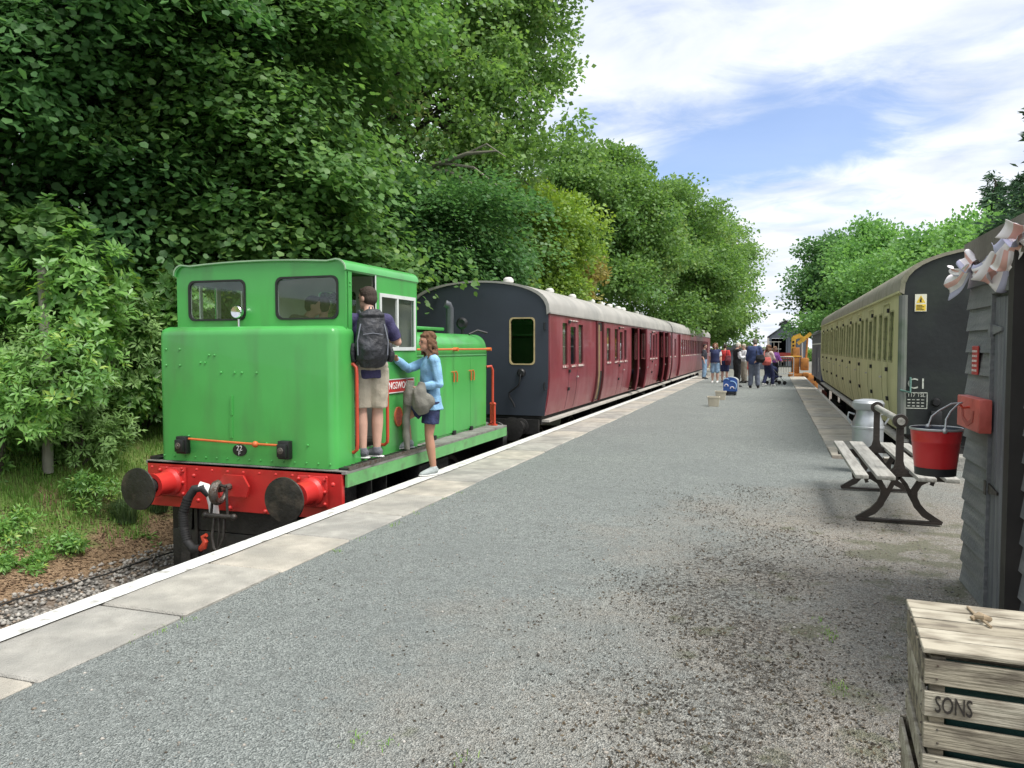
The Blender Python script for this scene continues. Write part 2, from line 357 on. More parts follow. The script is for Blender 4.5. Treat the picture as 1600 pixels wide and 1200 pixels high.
def rnd_mat(name, cols, rough=.85, trans=0., spec=.3, gloss_var=False, emitless=True):
    """each small face island gets its own colour from the ramp"""
    m = bpy.data.materials.new(name); m.use_nodes = True; t = m.node_tree; b = t.nodes['Principled BSDF']; k = t.links
    a = t.nodes.new('ShaderNodeAttribute'); a.attribute_name = 'rnd'; r = t.nodes.new('ShaderNodeValToRGB'); k.new(a.outputs['Fac'], r.inputs[0])
    e = r.color_ramp.elements
    while len(e) < len(cols): e.new(.5)
    for i, c in enumerate(cols): e[i].position = i / (len(cols) - 1); e[i].color = tuple(c) + (1,)
    k.new(r.outputs[0], b.inputs['Base Color']); b.inputs['Roughness'].default_value = rough; b.inputs['Specular IOR Level'].default_value = spec
    if trans:
        o = t.nodes['Material Output']; tl = t.nodes.new('ShaderNodeBsdfTranslucent'); mx = t.nodes.new('ShaderNodeMixShader'); mx.inputs[0].default_value = trans
        hs = t.nodes.new('ShaderNodeHueSaturation'); hs.inputs['Hue'].default_value = .485; hs.inputs['Saturation'].default_value = 1.15; hs.inputs['Value'].default_value = 1.5
        k.new(r.outputs[0], hs.inputs['Color']); k.new(hs.outputs[0], tl.inputs[0]); k.new(b.outputs[0], mx.inputs[1]); k.new(tl.outputs[0], mx.inputs[2]); k.new(mx.outputs[0], o.inputs[0])
    MATS[name] = m; return m
bal = rnd_mat('ballast_stone', [(.12, .11, .10), (.27, .255, .23), (.36, .34, .31), (.24, .18, .13), (.46, .44, .40)])
n = 9000
p = np.stack([RNG.uniform(-7.3, EDGE_L - .02, n), 2.2 + 9 * RNG.random(n) ** 1.3, np.full(n, -1.0)], 1)
p[:, 2] = -1.03 + .03 * wob(p[:, 0], p[:, 1], 6.) + .02 * wob(p[:, 0], p[:, 1], 1.3, 3) + RNG.uniform(0, .025, n)
tag(stones('ballast', p, RNG.uniform(.015, .04, n), bal), 'loose grey ballast stones between the rail and the platform', 'ballast', kind='stuff')
# rails
rail_m = mat('rail_steel', (.055, .042, .035), .55, .3, 8, .2, 60, metal=.3)
for cx_, y0, y1, nm in ((TL, -8, 75, 0), (TR, NOTCH_Y + .4, 70, 1)):
    for s in (-1, 1):
        x = cx_ + s * .7525; prof = [(-.07, -.15), (.07, -.15), (.07, -.135), (.012, -.12), (.012, -.04), (.036, -.03), (.036, 0), (-.036, 0), (-.036, -.03), (-.012, -.04), (-.012, -.12), (-.07, -.135)]
        tag(B().prism(prof, lambda p_, q_, t: (x + p_, t, RAIL + q_), y0, y1).build('rail', rail_m), kind='structure')
slp = mat('sleeper_timber', (.06, .05, .042), .9, .3, 5, .5, 30)
# platform body and surface
h = nodes_mat('platform_gravel')
vo = h.vor(130); vo2 = h.vor(55)
g1 = h.mix(h.rng(vo.outputs['Color'], .1, .9), (.125, .142, .134), (.50, .53, .50)); g1 = h.mix(h.rng(h.nz(.7, 7, .62), .35, .72, 0, .7), g1, (.26, .283, .272)); g1 = h.mix(h.rng(h.nz(9, 6, .7), .5, .72, 0, .55), g1, (.17, .178, .168))
b1 = h.mix(h.rng(vo.outputs['Color'], .1, .9), (.18, .165, .145), (.56, .525, .46)); b1 = h.mix(h.rng(vo2.outputs['Color'], .55, .9), b1, (.36, .315, .255))
# worn, littered ground towards the shed
dx = h.ma('ADD', h.ma('MULTIPLY', h.x, .75), h.ma('MULTIPLY', h.y, -.06)); f = h.ma('ADD', dx, h.rng(h.nz(.9, 7, .65), .25, .75, -1.0, 1.0))
far = h.rng(h.y, 7.0, 11.5, .55, -2.0); f = h.ma('ADD', f, far)
col = h.mix(h.rng(f, -.9, .7), g1, b1)
band = h.rng(h.ma('ABSOLUTE', h.ma('ADD', h.x, h.rng(h.nz(.8, 4), .2, .8, -.7, 1.1))), .15, 1.45, 1., 0.); band = h.ma('MULTIPLY', band, h.rng(h.y, 5.5, 8.5, 1., 0.))
col = h.mix(h.rng(h.ma('ADD', band, h.rng(h.nz(34, 7, .75), .25, .75, -1.0, 1.0)), .95, 1.15, 0, .75), col, (.058, .05, .04))
col = h.mix(h.rng(h.ma('ADD', f, h.rng(h.nz(3.2, 5), .2, .8, -2.2, 2.2)), .9, 1.6, 0, .55), col, (.15, .165, .08))
col = h.mix(h.rng(h.nz(170, 2), .68, .74, 0, .8), col, (.55, .54, .5)); col = h.mix(h.rng(h.nz(110, 3), .36, .30, 0, .85), col, (.05, .05, .045))
h.out(col, .92); h.bump(h.ma('ADD', vo.outputs['Distance'], h.ma('MULTIPLY', h.nz(22, 5), 1.2)), 1.0, .018)
GRAV = h.m
def platz(X, Y): return -.014 + .006 * wob(X, Y, .8) + .004 * wob(X, Y, 3.)
plat_wall = mat('platform_brick', (.16, .085, .06), .9, .3, 6, .5, 40)
pb = B(); pb.box(EDGE_L + .08, EDGE_R - .06, NOTCH_Y, PLAT_Y1, -1.3, -.09); pb.box(EDGE_L + .08, 9, -8, NOTCH_Y - .003, -1.3, -.089)
platform = tag(pb.build('platform', plat_wall, smooth=False), kind='structure')
xs = np.concatenate([np.arange(-3.13, 1.6, .12), [1.6, 2.5, 4, 6, 9]]); ys = np.concatenate([np.arange(-8, 1.2, .6), np.arange(1.2, NOTCH_Y + .3, .1), [NOTCH_Y + .4]])
v, q = grid(xs, ys, platz); v[v[:, 1] > NOTCH_Y + .35, 1] = NOTCH_Y - .02 + .35
keep = ~((v[q][:, :, 0].max(1) > 1.0) & (v[q][:, :, 1].max(1) > NOTCH_Y + .01)); finish(fast_mesh('gravel_surface', v, q[keep]), 'gravel_surface', GRAV, platform, auto=0)
v, q = grid(np.linspace(-3.13, .78, 20), np.linspace(NOTCH_Y + .331, PLAT_Y1, 60), platz); finish(fast_mesh('gravel_surface', v, q), 'gravel_surface', GRAV, platform, auto=0)
# coping slabs, one by one
slab_m = [mat('slab_%d' % i, c, .88, .2, 7, .6, 90, col2=c2, c2=(.42, .68), s2=2.2, d2=9) for i, (c, c2) in enumerate([((.38, .36, .315), (.25, .24, .215)), ((.42, .385, .325), (.28, .265, .23)), ((.35, .335, .30), (.235, .23, .21)), ((.43, .39, .32), (.30, .28, .235))])]
def slab_mesh(w, l):
    b = B(); b.box(0, w, .006, l - .007, -.085, 0, .010, 1); me = bpy.data.meshes.new('coping_slab'); b.b.to_mesh(me); b.b.free(); return me
SLM = []
for q_ in slab_m:
    me = slab_mesh(.745, .9); me.materials.append(q_); SLM.append(me)
yy, i = -2.0, 0
while yy < PLAT_Y1 - .9:
    for side in (0, 1):
        if side and yy < NOTCH_Y + .35: continue
        o = bpy.data.objects.new('coping_slab', SLM[(i * 5 + side * 3 + i // 3) % 4]); link(o)
        o.parent = platform; o.location = ((EDGE_L if not side else .785) + (RNG.random() - .5) * .01, yy, (RNG.random() - .5) * .006); o.rotation_euler = ((RNG.random() - .5) * .006, (RNG.random() - .5) * .008, 0)
    yy += .905; i += 1
# painted edge lines
line_m = mat('white_line_paint', (.64, .64, .61), .75, .12, 9, .3, 80, col2=(.33, .32, .29), c2=(.54, .68), s2=11, d2=9)
ly = np.arange(-2, PLAT_Y1 - .9, .15); wl = .006 * wob(ly, ly, 2.1)
v = np.concatenate([np.stack([np.full(len(ly), EDGE_L + .002), ly, np.full(len(ly), .0085)], 1), np.stack([EDGE_L + .165 + wl, ly, np.full(len(ly), .0085)], 1)]); k_ = np.arange(len(ly) - 1); nl = len(ly)
finish(fast_mesh('painted_line', v, np.stack([k_, k_ + nl, k_ + nl + 1, k_ + 1], 1)), 'painted_line', line_m, platform, smooth=False)
line2 = mat('worn_line_paint', (.55, .54, .5), .75, .12, 9, .2, 80, col2=(.40, .36, .29), c2=(.45, .62), s2=9, d2=8)
B().box(EDGE_R - .09, EDGE_R - .004, NOTCH_Y + .4, PLAT_Y1 - 1, -.002, .0085).build('painted_line', line2, platform, smooth=False)
# rough concrete stop at the end of the right-hand track
conc = mat('rough_concrete', (.30, .29, .26), .95, .2, 4, .7, 25, col2=(.12, .13, .09), c2=(.5, .7), s2=3)
B().box(EDGE_R + .02, 4.6, NOTCH_Y - .35, NOTCH_Y + .004, -1.2, .16, .02).build('track_end_wall', conc, platform)
# litter: gravel chips and dead leaf scraps (uncountable)
n = 20000; py = 1.3 + 6.5 * RNG.random(n) ** 1.5; px = RNG.uniform(-3.05, 1.1, n); dens = np.clip((px * .75 - py * .06 + 1.2 + .9 * wob(px, py, 1.4)) / 2.0, .10, 1); keep = RNG.random(n) < dens
p = np.stack([px, py, platz(px, py) + .001], 1)[keep]; n = len(p)
chip = rnd_mat('gravel_chip', [(.1, .095, .085), (.22, .22, .2), (.3, .28, .25), (.2, .16, .12), (.48, .46, .42)])
tag(stones('gravel_chips', p, RNG.uniform(.003, .009, n) * (1 + .6 * RNG.random(n) ** 4), chip), 'small loose gravel chips scattered over the near platform', 'gravel', kind='stuff')
def flakes(name, pts, size, mt, lift=.5, aspect=.55):
    n = len(pts); a = RNG.uniform(0, 6.28, n); L_ = size[:, None] * np.stack([np.cos(a), np.sin(a), RNG.uniform(-lift, lift, n)], 1); s_ = size[:, None] * aspect * np.stack([-np.sin(a), np.cos(a), RNG.uniform(-lift, lift, n)], 1)
    V = np.stack([pts - L_, pts + s_ * .9, pts + L_, pts - s_], 1); V[..., 2] = np.maximum(V[..., 2], pts[:, None, 2] - .001); V = V.reshape(-1, 3); i = 4 * np.arange(n); T = np.concatenate([np.stack([i, i + 1, i + 2], 1), np.stack([i, i + 2, i + 3], 1)]); r = RNG.random(n)
    return finish(fast_mesh(name, V, T, np.concatenate([r, r])), name, mt, smooth=False)
n = 60000; py = 1.3 + 7.5 * RNG.random(n) ** 1.4; px = RNG.uniform(-2.9, 1.15, n)
dens = np.clip((1.15 - np.abs(px + .15 + .4 * wob(px, py, .9, 2)) * .95 + .8 * wob(px, py, 1.9, 4) + .6 * wob(px, py, 6.1)) / 1.6, .025, 1) ** 1.4; keep = RNG.random(n) < dens
p = np.stack([px, py, platz(px, py) + .003], 1)[keep]
leaf_l = rnd_mat('dead_leaf_scrap', [(.02, .017, .013), (.045, .035, .024), (.07, .05, .03), (.03, .026, .02), (.13, .10, .06)])
tag(flakes('leaf_litter', p, RNG.uniform(.003, .012, len(p)), leaf_l, .8), 'dark dead leaf scraps littering the gravel near the crates', 'leaf litter', kind='stuff')
# ------------------------------------------------------------ green diesel shunter
GREEN = mat('loco_green_paint', (.07, .37, .08), .33, .12, 1.2, .12, 3.5, spec=.5, coat=.2, col2=(.075, .235, .07), c2=(.5, .82), s2=2.2, d2=9, streak=(1.6, 1.6, .35))
GREENV = mat('valance_green_paint', (.11, .33, .11), .5, .15, 4, .1, 30, col2=(.09, .14, .07), c2=(.55, .8), s2=6)
REDP = mat('buffer_beam_red', (.50, .028, .025), .38, .12, 3, .06, 40, col2=(.33, .03, .022), c2=(.55, .75), s2=4)
ORNG = mat('orange_paint', (.60, .14, .035), .4, .12, 9)
RAILRED = mat('handrail_red', (.52, .06, .03), .4, .12, 9)
BLACK = mat('black_paint', (.012, .012, .013), .45, .3, 6, .1, 40)
GRIME = mat('oily_black', (.016, .015, .014), .6, .4, 8, .4, 30, col2=(.05, .042, .035), c2=(.55, .75), s2=5)
STEEL = mat('worn_steel', (.16, .145, .13), .5, .3, 12, .3, 60, metal=.7, col2=(.10, .06, .04), c2=(.5, .7), s2=18)
BUFM = mat('greasy_buffer_face', (.028, .027, .026), .38, .4, 9, .3, 40, metal=.3, col2=(.09, .075, .06), c2=(.5, .75), s2=7)
GREYIN = mat('cab_grey_lining', (.62, .62, .58), .7, .1, 3)
WHITE = mat('white_paint', (.75, .75, .73), .5, .06, 5)
ALU = mat('window_frame_white', (.62, .65, .62), .4, .08, 6)
FOOT = mat('footplate_grey', (.20, .195, .18), .75, .2, 5, .4, 120, col2=(.09, .085, .07), c2=(.5, .7), s2=4)
GLASS = glass_mat('clear_glass', (.93, .96, .95), 1.); GLASSD = glass_mat('dusty_glass', (.78, .8, .76), 1.)
RUB = mat('black_rubber', (.018, .018, .018), .7, .2, 20)
CHROME = mat('chrome', (.7, .7, .72), .15, .05, 5, metal=1.)
X0 = TL
loco = thing('diesel_locomotive', (X0, 8.9, RAIL), 'bright green diesel shunter with red buffer beam standing at the platform', 'locomotive')
FP = .285                                              # footplate level
b = B(); b.box(X0 - 1.23, X0 + 1.23, 6.56, 11.36, FP - .03, FP); fpl = b.build('footplate', FOOT, loco, smooth=False)
for s in (-1, 1):
    B().box(X0 + s * 1.225 - .012, X0 + s * 1.225 + .012, 6.58, 11.34, FP - .16, FP - .031).build('valance', GREENV, loco, smooth=False)
    t = B(); x = X0 + s * 1.17
    t.box(x - .055, x + .055, 6.62, 8.62, FP + .001, FP + .022)
    tr = t.build('step_tread', BLACK, loco, smooth=False)
    t = B(); t.box(x + s * .056 - .008, x + s * .056 + .008, 6.62, 8.62, FP + .001, FP + .036)
    for k in range(14): t.box(x - .045, x + .045, 6.7 + k * .14, 6.715 + k * .14, FP + .022, FP + .03)
    t.build('edging', STEEL, tr, smooth=False)
# frames, wheels
for s in (-1, 1):
    B().box(X0 + s * .62 - .02, X0 + s * .62 + .02, 6.6, 11.3, -.78, FP - .031).build('frame_plate', GRIME, loco, smooth=False)
def wheel(cx, cy, cz, r, parent, s):
    w = B().lathe((cx, cy, cz), [(.0, .04 * s), (.10, .05 * s), (.12, .02 * s), (r * .8, .0), (r * .84, .03 * s), (r, .03 * s), (r, -.08 * s), (r + .03, -.085 * s), (r + .03, -.12 * s), (0, -.12 * s)], 32, 'x').build('wheel', GRIME, parent)
    t = B().lathe((cx, cy, cz), [(r * .86, .032 * s), (r * .99, .032 * s), (r * .99, .036 * s), (r * .86, .036 * s)], 32, 'x').build('tyre', STEEL, w)
    return w
for yy in (7.75, 10.1):
    for s in (-1, 1):
        wheel(X0 + s * .76, yy, RAIL + .46, .46, loco, s)
        a = B(); a.box(X0 + s * .95 - .07, X0 + s * .95 + .07, yy - .14, yy + .14, -.64, -.36, .02); a.box(X0 + s * .93 - .03, X0 + s * .93 + .03, yy - .45, yy + .45, -.30, -.24); a.box(X0 + s * .93 - .03, X0 + s * .93 + .03, yy - .30, yy + .30, -.24, -.19); a.cyl((X0 + s * .93, yy, -.36), (X0 + s * .93, yy, -.26), .05)
        a.build('axle_box', GRIME, loco)
for s in (-1, 1):
    a = B(); a.box(X0 + s * .95 - .12, X0 + s * .95 + .12, 6.75, 7.05, -.55, FP - .2, .015); a.build('sand_box', GRIME, loco)
    a = B(); a.box(X0 + s * .98 - .14, X0 + s * .98 + .14, 8.45, 9.35, -.55, FP - .22, .03); a.build('fuel_tank', GRIME, loco)
    a = B(); a.box(X0 + s * 1.08 - .1, X0 + s * 1.08 + .1, 7.15, 7.5, -.42, -.39); a.box(X0 + s * 1.08 - .1, X0 + s * 1.08 + .1, 7.15, 7.17, -.42, FP - .17); a.box(X0 + s * 1.08 - .1, X0 + s * 1.08 + .1, 7.48, 7.5, -.42, FP - .17); a.build('cab_step', GRIME, loco, smooth=False)
# buffer beams with buffers
def beam_end(y, s):                                    # s=-1 front (towards the camera), +1 rear
    bb = B().box(X0 - 1.215, X0 + 1.19, min(y, y - s * .05), max(y, y - s * .05), -.20, FP - .002 if s < 0 else FP - .034, .006, 1).build('buffer_beam', REDP if s < 0 else BLACK, loco)
    for sx in (-.8635, .8635):
        cx = X0 + sx; cz = .075
        rb = B().box(cx - .175, cx + .175, min(y, y + s * .03), max(y, y + s * .03), cz - .16, cz + .16, .02, 2)
        rb.lathe((cx, y, cz), [(.145, s * .03), (.145, s * .06), (.12, s * .09), (.115, s * .26), (.125, s * .27), (.125, s * .30), (.08, s * .30)], 28, 'y')
        for qx in (-1, 1):
            for qz in (-.12, 0, .12): rb.sph((cx + qx * .15, y + s * .035, cz + qz), .02, 8, 6)
        h_ = rb.build('buffer_housing', REDP if s < 0 else BLACK, bb)
        hd = B().lathe((cx, y, cz), [(.0, s * .30), (.07, s * .30), (.07, s * .43), (.10, s * .455), (.205, s * .470), (.215, s * .480), (.212, s * .495), (.11, s * .502), (0, s * .504)], 40, 'y').build('buffer_head', BUFM, bb)
    return bb
bb = beam_end(6.56, -1); beam_end(11.36, 1)
rv = B()
for k in range(12): rv.sph((X0 - 1.1 + k * .195, 6.506, .225), .016, 7, 5)
for k, (x, z) in enumerate(((-.55, .16), (-.62, -.06), (-.5, -.1), (.45, -.1), (-.1, -.15), (1.1, -.15), (1.12, .16), (-1.12, -.14), (.33, -.16), (.62, -.14))): rv.sph((X0 + x, 6.506, z), .024, 8, 6)
rv.build('rivets', REDP, bb)['kind'] = 'stuff'
# draw hook, screw coupling, vacuum hose
dk = B().prism([(-.16, -.11), (.16, -.11), (.19, 0), (.12, .11), (-.12, .11), (-.19, 0)], lambda p, q, t: (X0 - .04 + p, t, .085 + q), 6.508, 6.482).build('draw_plate', REDP, bb)
hk = B(); hp = [(.0, .03), (.0, .10), (.03, .17), (.03, .27), (-.02, .335), (-.09, .33), (-.12, .28), (-.10, .25)]
hk.tube([(X0 - .08, 6.5 - q, .075 + p * .2 + (.12 if i > 5 else 0) * .4) for i, (p, q) in enumerate(((0, 0), (0, .1), (0, .18)))], .034, 10)
hk.tube([(X0 - .08, 6.50 - .18 - .085 * math.sin(t) * 1.05, .045 + .095 * math.cos(t)) for t in (R(a) for a in range(0, 300, 25))], [.036, .042, .045, .046, .046, .044, .04, .035, .03, .024, .018, .01], 10)
hk.build('draw_hook', STEEL, loco)
cp = B()
for s in (-1, 1):
    cp.tube([(X0 - .04 + s * .07, 6.30, .10), (X0 - .04 + s * .085, 6.28, .0), (X0 - .04 + s * .10, 6.27, -.17)], .014, 8)
cp.tube([(X0 - .11, 6.30, .11), (X0 - .04, 6.29, .125), (X0 + .03, 6.30, .11)], .016, 8)
cp.cyl((X0 - .2, 6.26, -.18), (X0 + .13, 6.26, -.18), .024, n=10); cp.sph((X0 + .14, 6.26, -.18), .035, 10, 7); cp.sph((X0 - .2, 6.26, -.18), .035, 10, 7)
cp.tube([(X0 - .04, 6.26, -.19), (X0 - .03, 6.25, -.35), (X0 - .06, 6.24, -.57)], .011, 8); cp.sph((X0 - .06, 6.24, -.60), .04, 10, 7)
for s in (-1, 1): cp.tube([(X0 - .04 + s * .06, 6.27, -.2), (X0 - .04 + s * .07, 6.24, -.38), (X0 - .04 + s * .03, 6.22, -.5), (X0 - .04, 6.22, -.52)], .015, 8)
cp.build('screw_coupling', mat('oily_steel', (.05, .045, .04), .5, .4, 14, .3, 60, metal=.5), loco)
hx = X0 - .27
hs = B(); hs.tube([(hx, 6.40, .0), (hx - .05, 6.36, .07), (hx - .12, 6.33, .06), (hx - .19, 6.31, -.04), (hx - .24, 6.29, -.2), (hx - .225, 6.28, -.34), (hx - .18, 6.27, -.47), (hx - .09, 6.26, -.54), (hx, 6.26, -.53)], .044, 14)
for k in range(18):
    t = k / 17; pts = [(hx - .19, 6.31, -.04), (hx - .24, 6.29, -.2), (hx - .225, 6.28, -.34), (hx - .18, 6.27, -.47)]; f_ = t * 2.999; i_ = int(f_); a_, c_ = Vector(pts[i_]), Vector(pts[min(i_ + 1, 3)]); m_ = a_.lerp(c_, f_ - i_); d_ = (c_ - a_).normalized() * .008; hs.cyl(m_ - d_, m_ + d_, .050, n=14)
hose = hs.build('vacuum_hose', RUB, loco)
B().tube([(hx + .03, 6.44, -.22), (hx + .03, 6.42, -.1), (hx + .01, 6.41, .0), (hx - .03, 6.39, .065), (hx - .09, 6.36, .085)], .049, 14).build('white_elbow', WHITE, hose)
B().tube([(hx + .0, 6.26, -.53), (hx + .05, 6.25, -.50), (hx + .07, 6.25, -.45), (hx + .05, 6.245, -.40), (hx + .09, 6.245, -.38)], [.03, .035, .03, .025, .02], 10).build('hose_coupling', RAILRED, hose)
B().box(X0 - .95, X0 + 1.05, 6.62, 6.7, -.92, -.45, .01).build('guard_bar_shade_fill', GRIME, loco)  # guard bar, made deep to add the dark gear and shade below the beam
for s in (-1, 1): B().beam((X0 + s * .76, 6.66, -.2), (X0 + s * .76, 6.6, -.86), .03, .12, (1, 0, 0)).build('guard_iron', GRIME, loco, smooth=False)
# nose box below the cab windows
nb = B().box(X0 - 1.10, X0 + 1.085, 6.615, 6.985, FP + .004, 1.72); es = [e for e in nb.b.edges if not all(v.co.z < .5 for v in e.verts) and not all(v.co.y > 6.9 for v in e.verts)]
bmesh.ops.bevel(nb.b, geom=es, offset=.095, segments=7, profile=.5, affect='EDGES'); nose = nb.build('nose_box', GREEN, loco)
rv = B()
for k in range(16): rv.sph((X0 - 1.03 + k * .137, 6.612, FP + .055), .011, 7, 5)
for x, z in ((-.98, 1.48), (-.80, 1.48), (-.98, 1.31), (-.80, 1.31), (-.42, 1.42), (-.35, 1.42), (-.53, 1.34), (-.47, 1.34), (-.27, 1.24), (-.1, 1.24), (-.01, 1.24), (.17, 1.24), (.28, .52), (.77, .52), (-.7, .56)): rv.sph((X0 + x - .0 + (.45 if x > -.7 else 0) * 0 , 6.612, z), .013, 7, 5)
rv.build('rivets', GREEN, nose)['kind'] = 'stuff'
lb = B().box(X0 - .15, X0 - .13, 6.598, 6.615, .80, 1.0); lb.box(X0 - .17, X0 - .135, 6.604, 6.616, .56, .78); lb.build('lamp_bracket', GREEN, nose)
for x in (-.74, .53):
    lm = B().box(X0 + x - .07, X0 + x + .06, 6.54, 6.612, .375, .56, .008); lm.box(X0 + x - .055, X0 + x + .05, 6.50, 6.545, .40, .53, .008)
    lm_o = lm.build('lamp_socket', BLACK, nose)
    B().lathe((X0 + x - .01, 6.50, .465), [(0, -.014), (.012, -.014), (.014, -.006), (.03, -.004), (.034, .0)], 18, 'y').build('socket_cap', STEEL, lm_o)
br = B().tube([(X0 - .67, 6.575, .535), (X0 - .3, 6.565, .525), (X0 + .1, 6.565, .515), (X0 + .47, 6.575, .51)], .012, 10); br.sph((X0 + .18, 6.56, .512), .034, 12, 8); br.build('brake_rod', ORNG, nose)
ov = B().prism([(.085 * math.cos(R(a)), .062 * math.sin(R(a))) for a in range(0, 360, 12)], lambda p, q, t: (X0 - .05 + p, t, .435 + q), 6.615, 6.604).build('number_plate', BLACK, nose)
lettering('22', .075, WHITE, (X0 - .05, 6.602, .456), '-y', ov); lettering('F', .06, WHITE, (X0 - .05, 6.602, .402), '-y', ov)
# cab
CW, CY0, CY1, CZ = 1.06, 6.88, 8.52, 2.37
def roofz(x): return CZ + .045 * (1 - (x / CW) ** 2)
def outline(z0, w=CW, dz=0.):
    pts = [(-w, z0), (w, z0)]; r = .11
    for i in range(6): a = R(90 * i / 5); pts.append((w - r + r * math.cos(a), CZ - .09 + dz + r * math.sin(a)))
    for k in range(9): x = (w - r) * (1 - 2 * (k + .5) / 9) ; pts.append((x, roofz(x) - .01 + dz))
    for i in range(6): a = R(90 + 90 * i / 5); pts.append((-w + r + r * math.cos(a), CZ - .09 + dz + r * math.sin(a)))
    return pts
fw = [rrect(-.89, -.165, 1.80, 2.215, .075), rrect(.235, .965, 1.80, 2.225, .075)]
fm = lambda p, q, t: (X0 + p, t, q)
cw_ = B().panel(outline(1.60), fw, fm, CY0, CY0 + .02).build('cab_front', GREEN, loco, smooth=False)
B().panel(outline(1.60, CW - .02, -.02), fw, fm, CY0 + .021, CY0 + .035).build('lining', GREYIN, cw_, smooth=False)
def ring(lp, grow, f, t0, t1, name, mt, parent):
    cx = sum(p for p, q in lp) / len(lp); cz = sum(q for p, q in lp) / len(lp)
    o_ = [(p + grow * (1 if p > cx else -1), q + grow * (1 if q > cz else -1)) for p, q in lp]; i_ = [(p - grow * .7 * (1 if p > cx else -1), q - grow * .7 * (1 if q > cz else -1)) for p, q in lp]
    return B().panel(o_, [i_], f, t0, t1).build(name, mt, parent, smooth=False)
for lp in fw:
    w_ = ring(lp, .012, fm, CY0 - .012, CY0 + .01, 'window_seal', RUB, cw_)
    B().panel(lp, [], fm, CY0 + .006, CY0 + .011).build('pane', GLASS, w_, smooth=False)
bw = [rrect(-.30, -.03, 1.86, 2.2, .05), rrect(.03, .24, 1.86, 2.2, .05)]
cr_ = B().panel(outline(FP + .01), bw, fm, CY1 - .02, CY1).build('cab_rear', GREEN, loco, smooth=False)
B().panel(outline(FP + .05, CW - .02, -.02), bw, fm, CY1 - .036, CY1 - .021).build('lining', GREYIN, cr_, smooth=False)
for lp in bw: B().panel(lp, [], fm, CY1 - .012, CY1 - .007).build('pane', GLASS, cr_, smooth=False)
door = rect(7.0, 7.485, .43, 2.285); win = rect(7.60, 8.44, 1.49, 2.075)
for s in (-1, 1):
    sm = lambda p, q, t: (X0 + s * (CW - t), p, q)
    holes = [door, win] if s > 0 else [rect(7.0, 7.485, 1.45, 2.2), rect(7.55, 8.4, 1.45, 2.2)]
    cs = B().panel(rect(6.93, CY1 - .021, FP + .01, CZ - .07), holes, sm, 0, .02).build('cab_side', GREEN, loco, smooth=False)
    B().panel(rect(6.93, CY1 - .037, FP + .05, CZ - .071), holes, sm, .021, .035).build('lining', GREYIN, cs, smooth=False)
    if s > 0:
        B().panel(rect(7.575, 8.465, 1.465, 2.10), [rect(7.615, 8.425, 1.505, 2.06)], sm, -.014, -.001).build('window_frame', ALU, cs, smooth=False)
        B().panel(rect(7.985, 8.02, 1.505, 2.06), [], sm, -.012, .012).build('window_bar', ALU, cs, smooth=False)
        B().panel(rect(8.02, 8.425, 1.505, 2.06), [], sm, .004, .009).build('pane', GLASS, cs, smooth=False)
        B().panel(rect(7.485, 7.505, .43, 2.285), [], sm, -.006, .03).build('door_jamb', ALU, cs, smooth=False)
    else:
        for (a_, c_) in ((7.0, 7.485), (7.55, 8.4)):
            B().panel(rect(a_, c_, 1.45, 2.2), [], sm, .008, .013).build('pane', GLASS, cs, smooth=False)
            B().panel(rect((a_ + c_) / 2 - .02, (a_ + c_) / 2 + .02, 1.45, 2.2), [], sm, .0, .02).build('window_bar', WHITE, cs, smooth=False)
    for yy, zz_ in ((6.96, 2.17), (6.96, 2.13), (6.96, 1.15), (6.96, 1.10), (6.96, 1.05)):
        B().sph((X0 + s * CW, yy, zz_), .012, 7, 5).build('bolt', GREEN, cs)
    for (y_, z0_, z1_) in ((6.945, .42, 1.325), (7.60, .42, 1.30)):
        B().tube([(X0 + s * 1.05, y_, z1_), (X0 + s * 1.10, y_, z1_ + .005), (X0 + s * 1.135, y_, z1_ - .03), (X0 + s * 1.14, y_, z1_ - .1), (X0 + s * 1.14, y_, z0_ + .1), (X0 + s * 1.135, y_, z0_ + .03), (X0 + s * 1.10, y_, z0_), (X0 + s * 1.05, y_, z0_)], .018, 10).build('handrail', RAILRED, loco)
# step riser of punched plate in the doorway
pl = B().box(X0 + 1.03, X0 + 1.045, 7.0, 7.485, FP + .01, .43); ps = pl.build('door_step', FOOT, loco, smooth=False)
g_ = B()
for i_ in range(12):
    for j_ in range(3): g_.box(X0 + 1.045, X0 + 1.05, 7.03 + i_ * .037, 7.045 + i_ * .037, FP + .025 + j_ * .037, FP + .045 + j_ * .037)
g_.build('grip_studs', FOOT, ps, smooth=False)['kind'] = 'stuff'
B().box(X0 - 1.02, X0 + 1.03, 6.93, 8.48, FP + .09, FP + .115).build('cab_floor', FOOT, loco, smooth=False)
B().box(X0 - .35, X0 + .25, 6.93, 7.0, .4, 1.5, .02).build('control_desk', GREYIN, loco)
# roof shell
ro = outline(CZ - .08, CW + .012, .012)[2:]; ri = [(p * .985, q - .018) for p, q in ro]
rf = B().prism(ro + ri[::-1], fm, CY0 - .025, CY1 + .03).build('cab_roof', GREEN, loco, auto=40)
B().prism([(p * 1.008, q + .004) for p, q in ro] + [(p * 1.0, q - .010) for p, q in ro][::-1], fm, CY0 - .034, CY0 - .022).build('rain_strip', mat('pale_green_edge', (.30, .45, .28), .5), rf)
# headlamp on the nose
hl = B().cyl((X0 - .185, 6.80, 1.70), (X0 - .185, 6.80, 1.80), .014); hl.lathe((X0 - .2, 6.80, 1.875), [(0, .06), (.04, .055), (.062, .02), (.067, -.02), (.06, -.03), (0, -.012)], 22, 'y'); hl.build('headlamp', CHROME, loco)
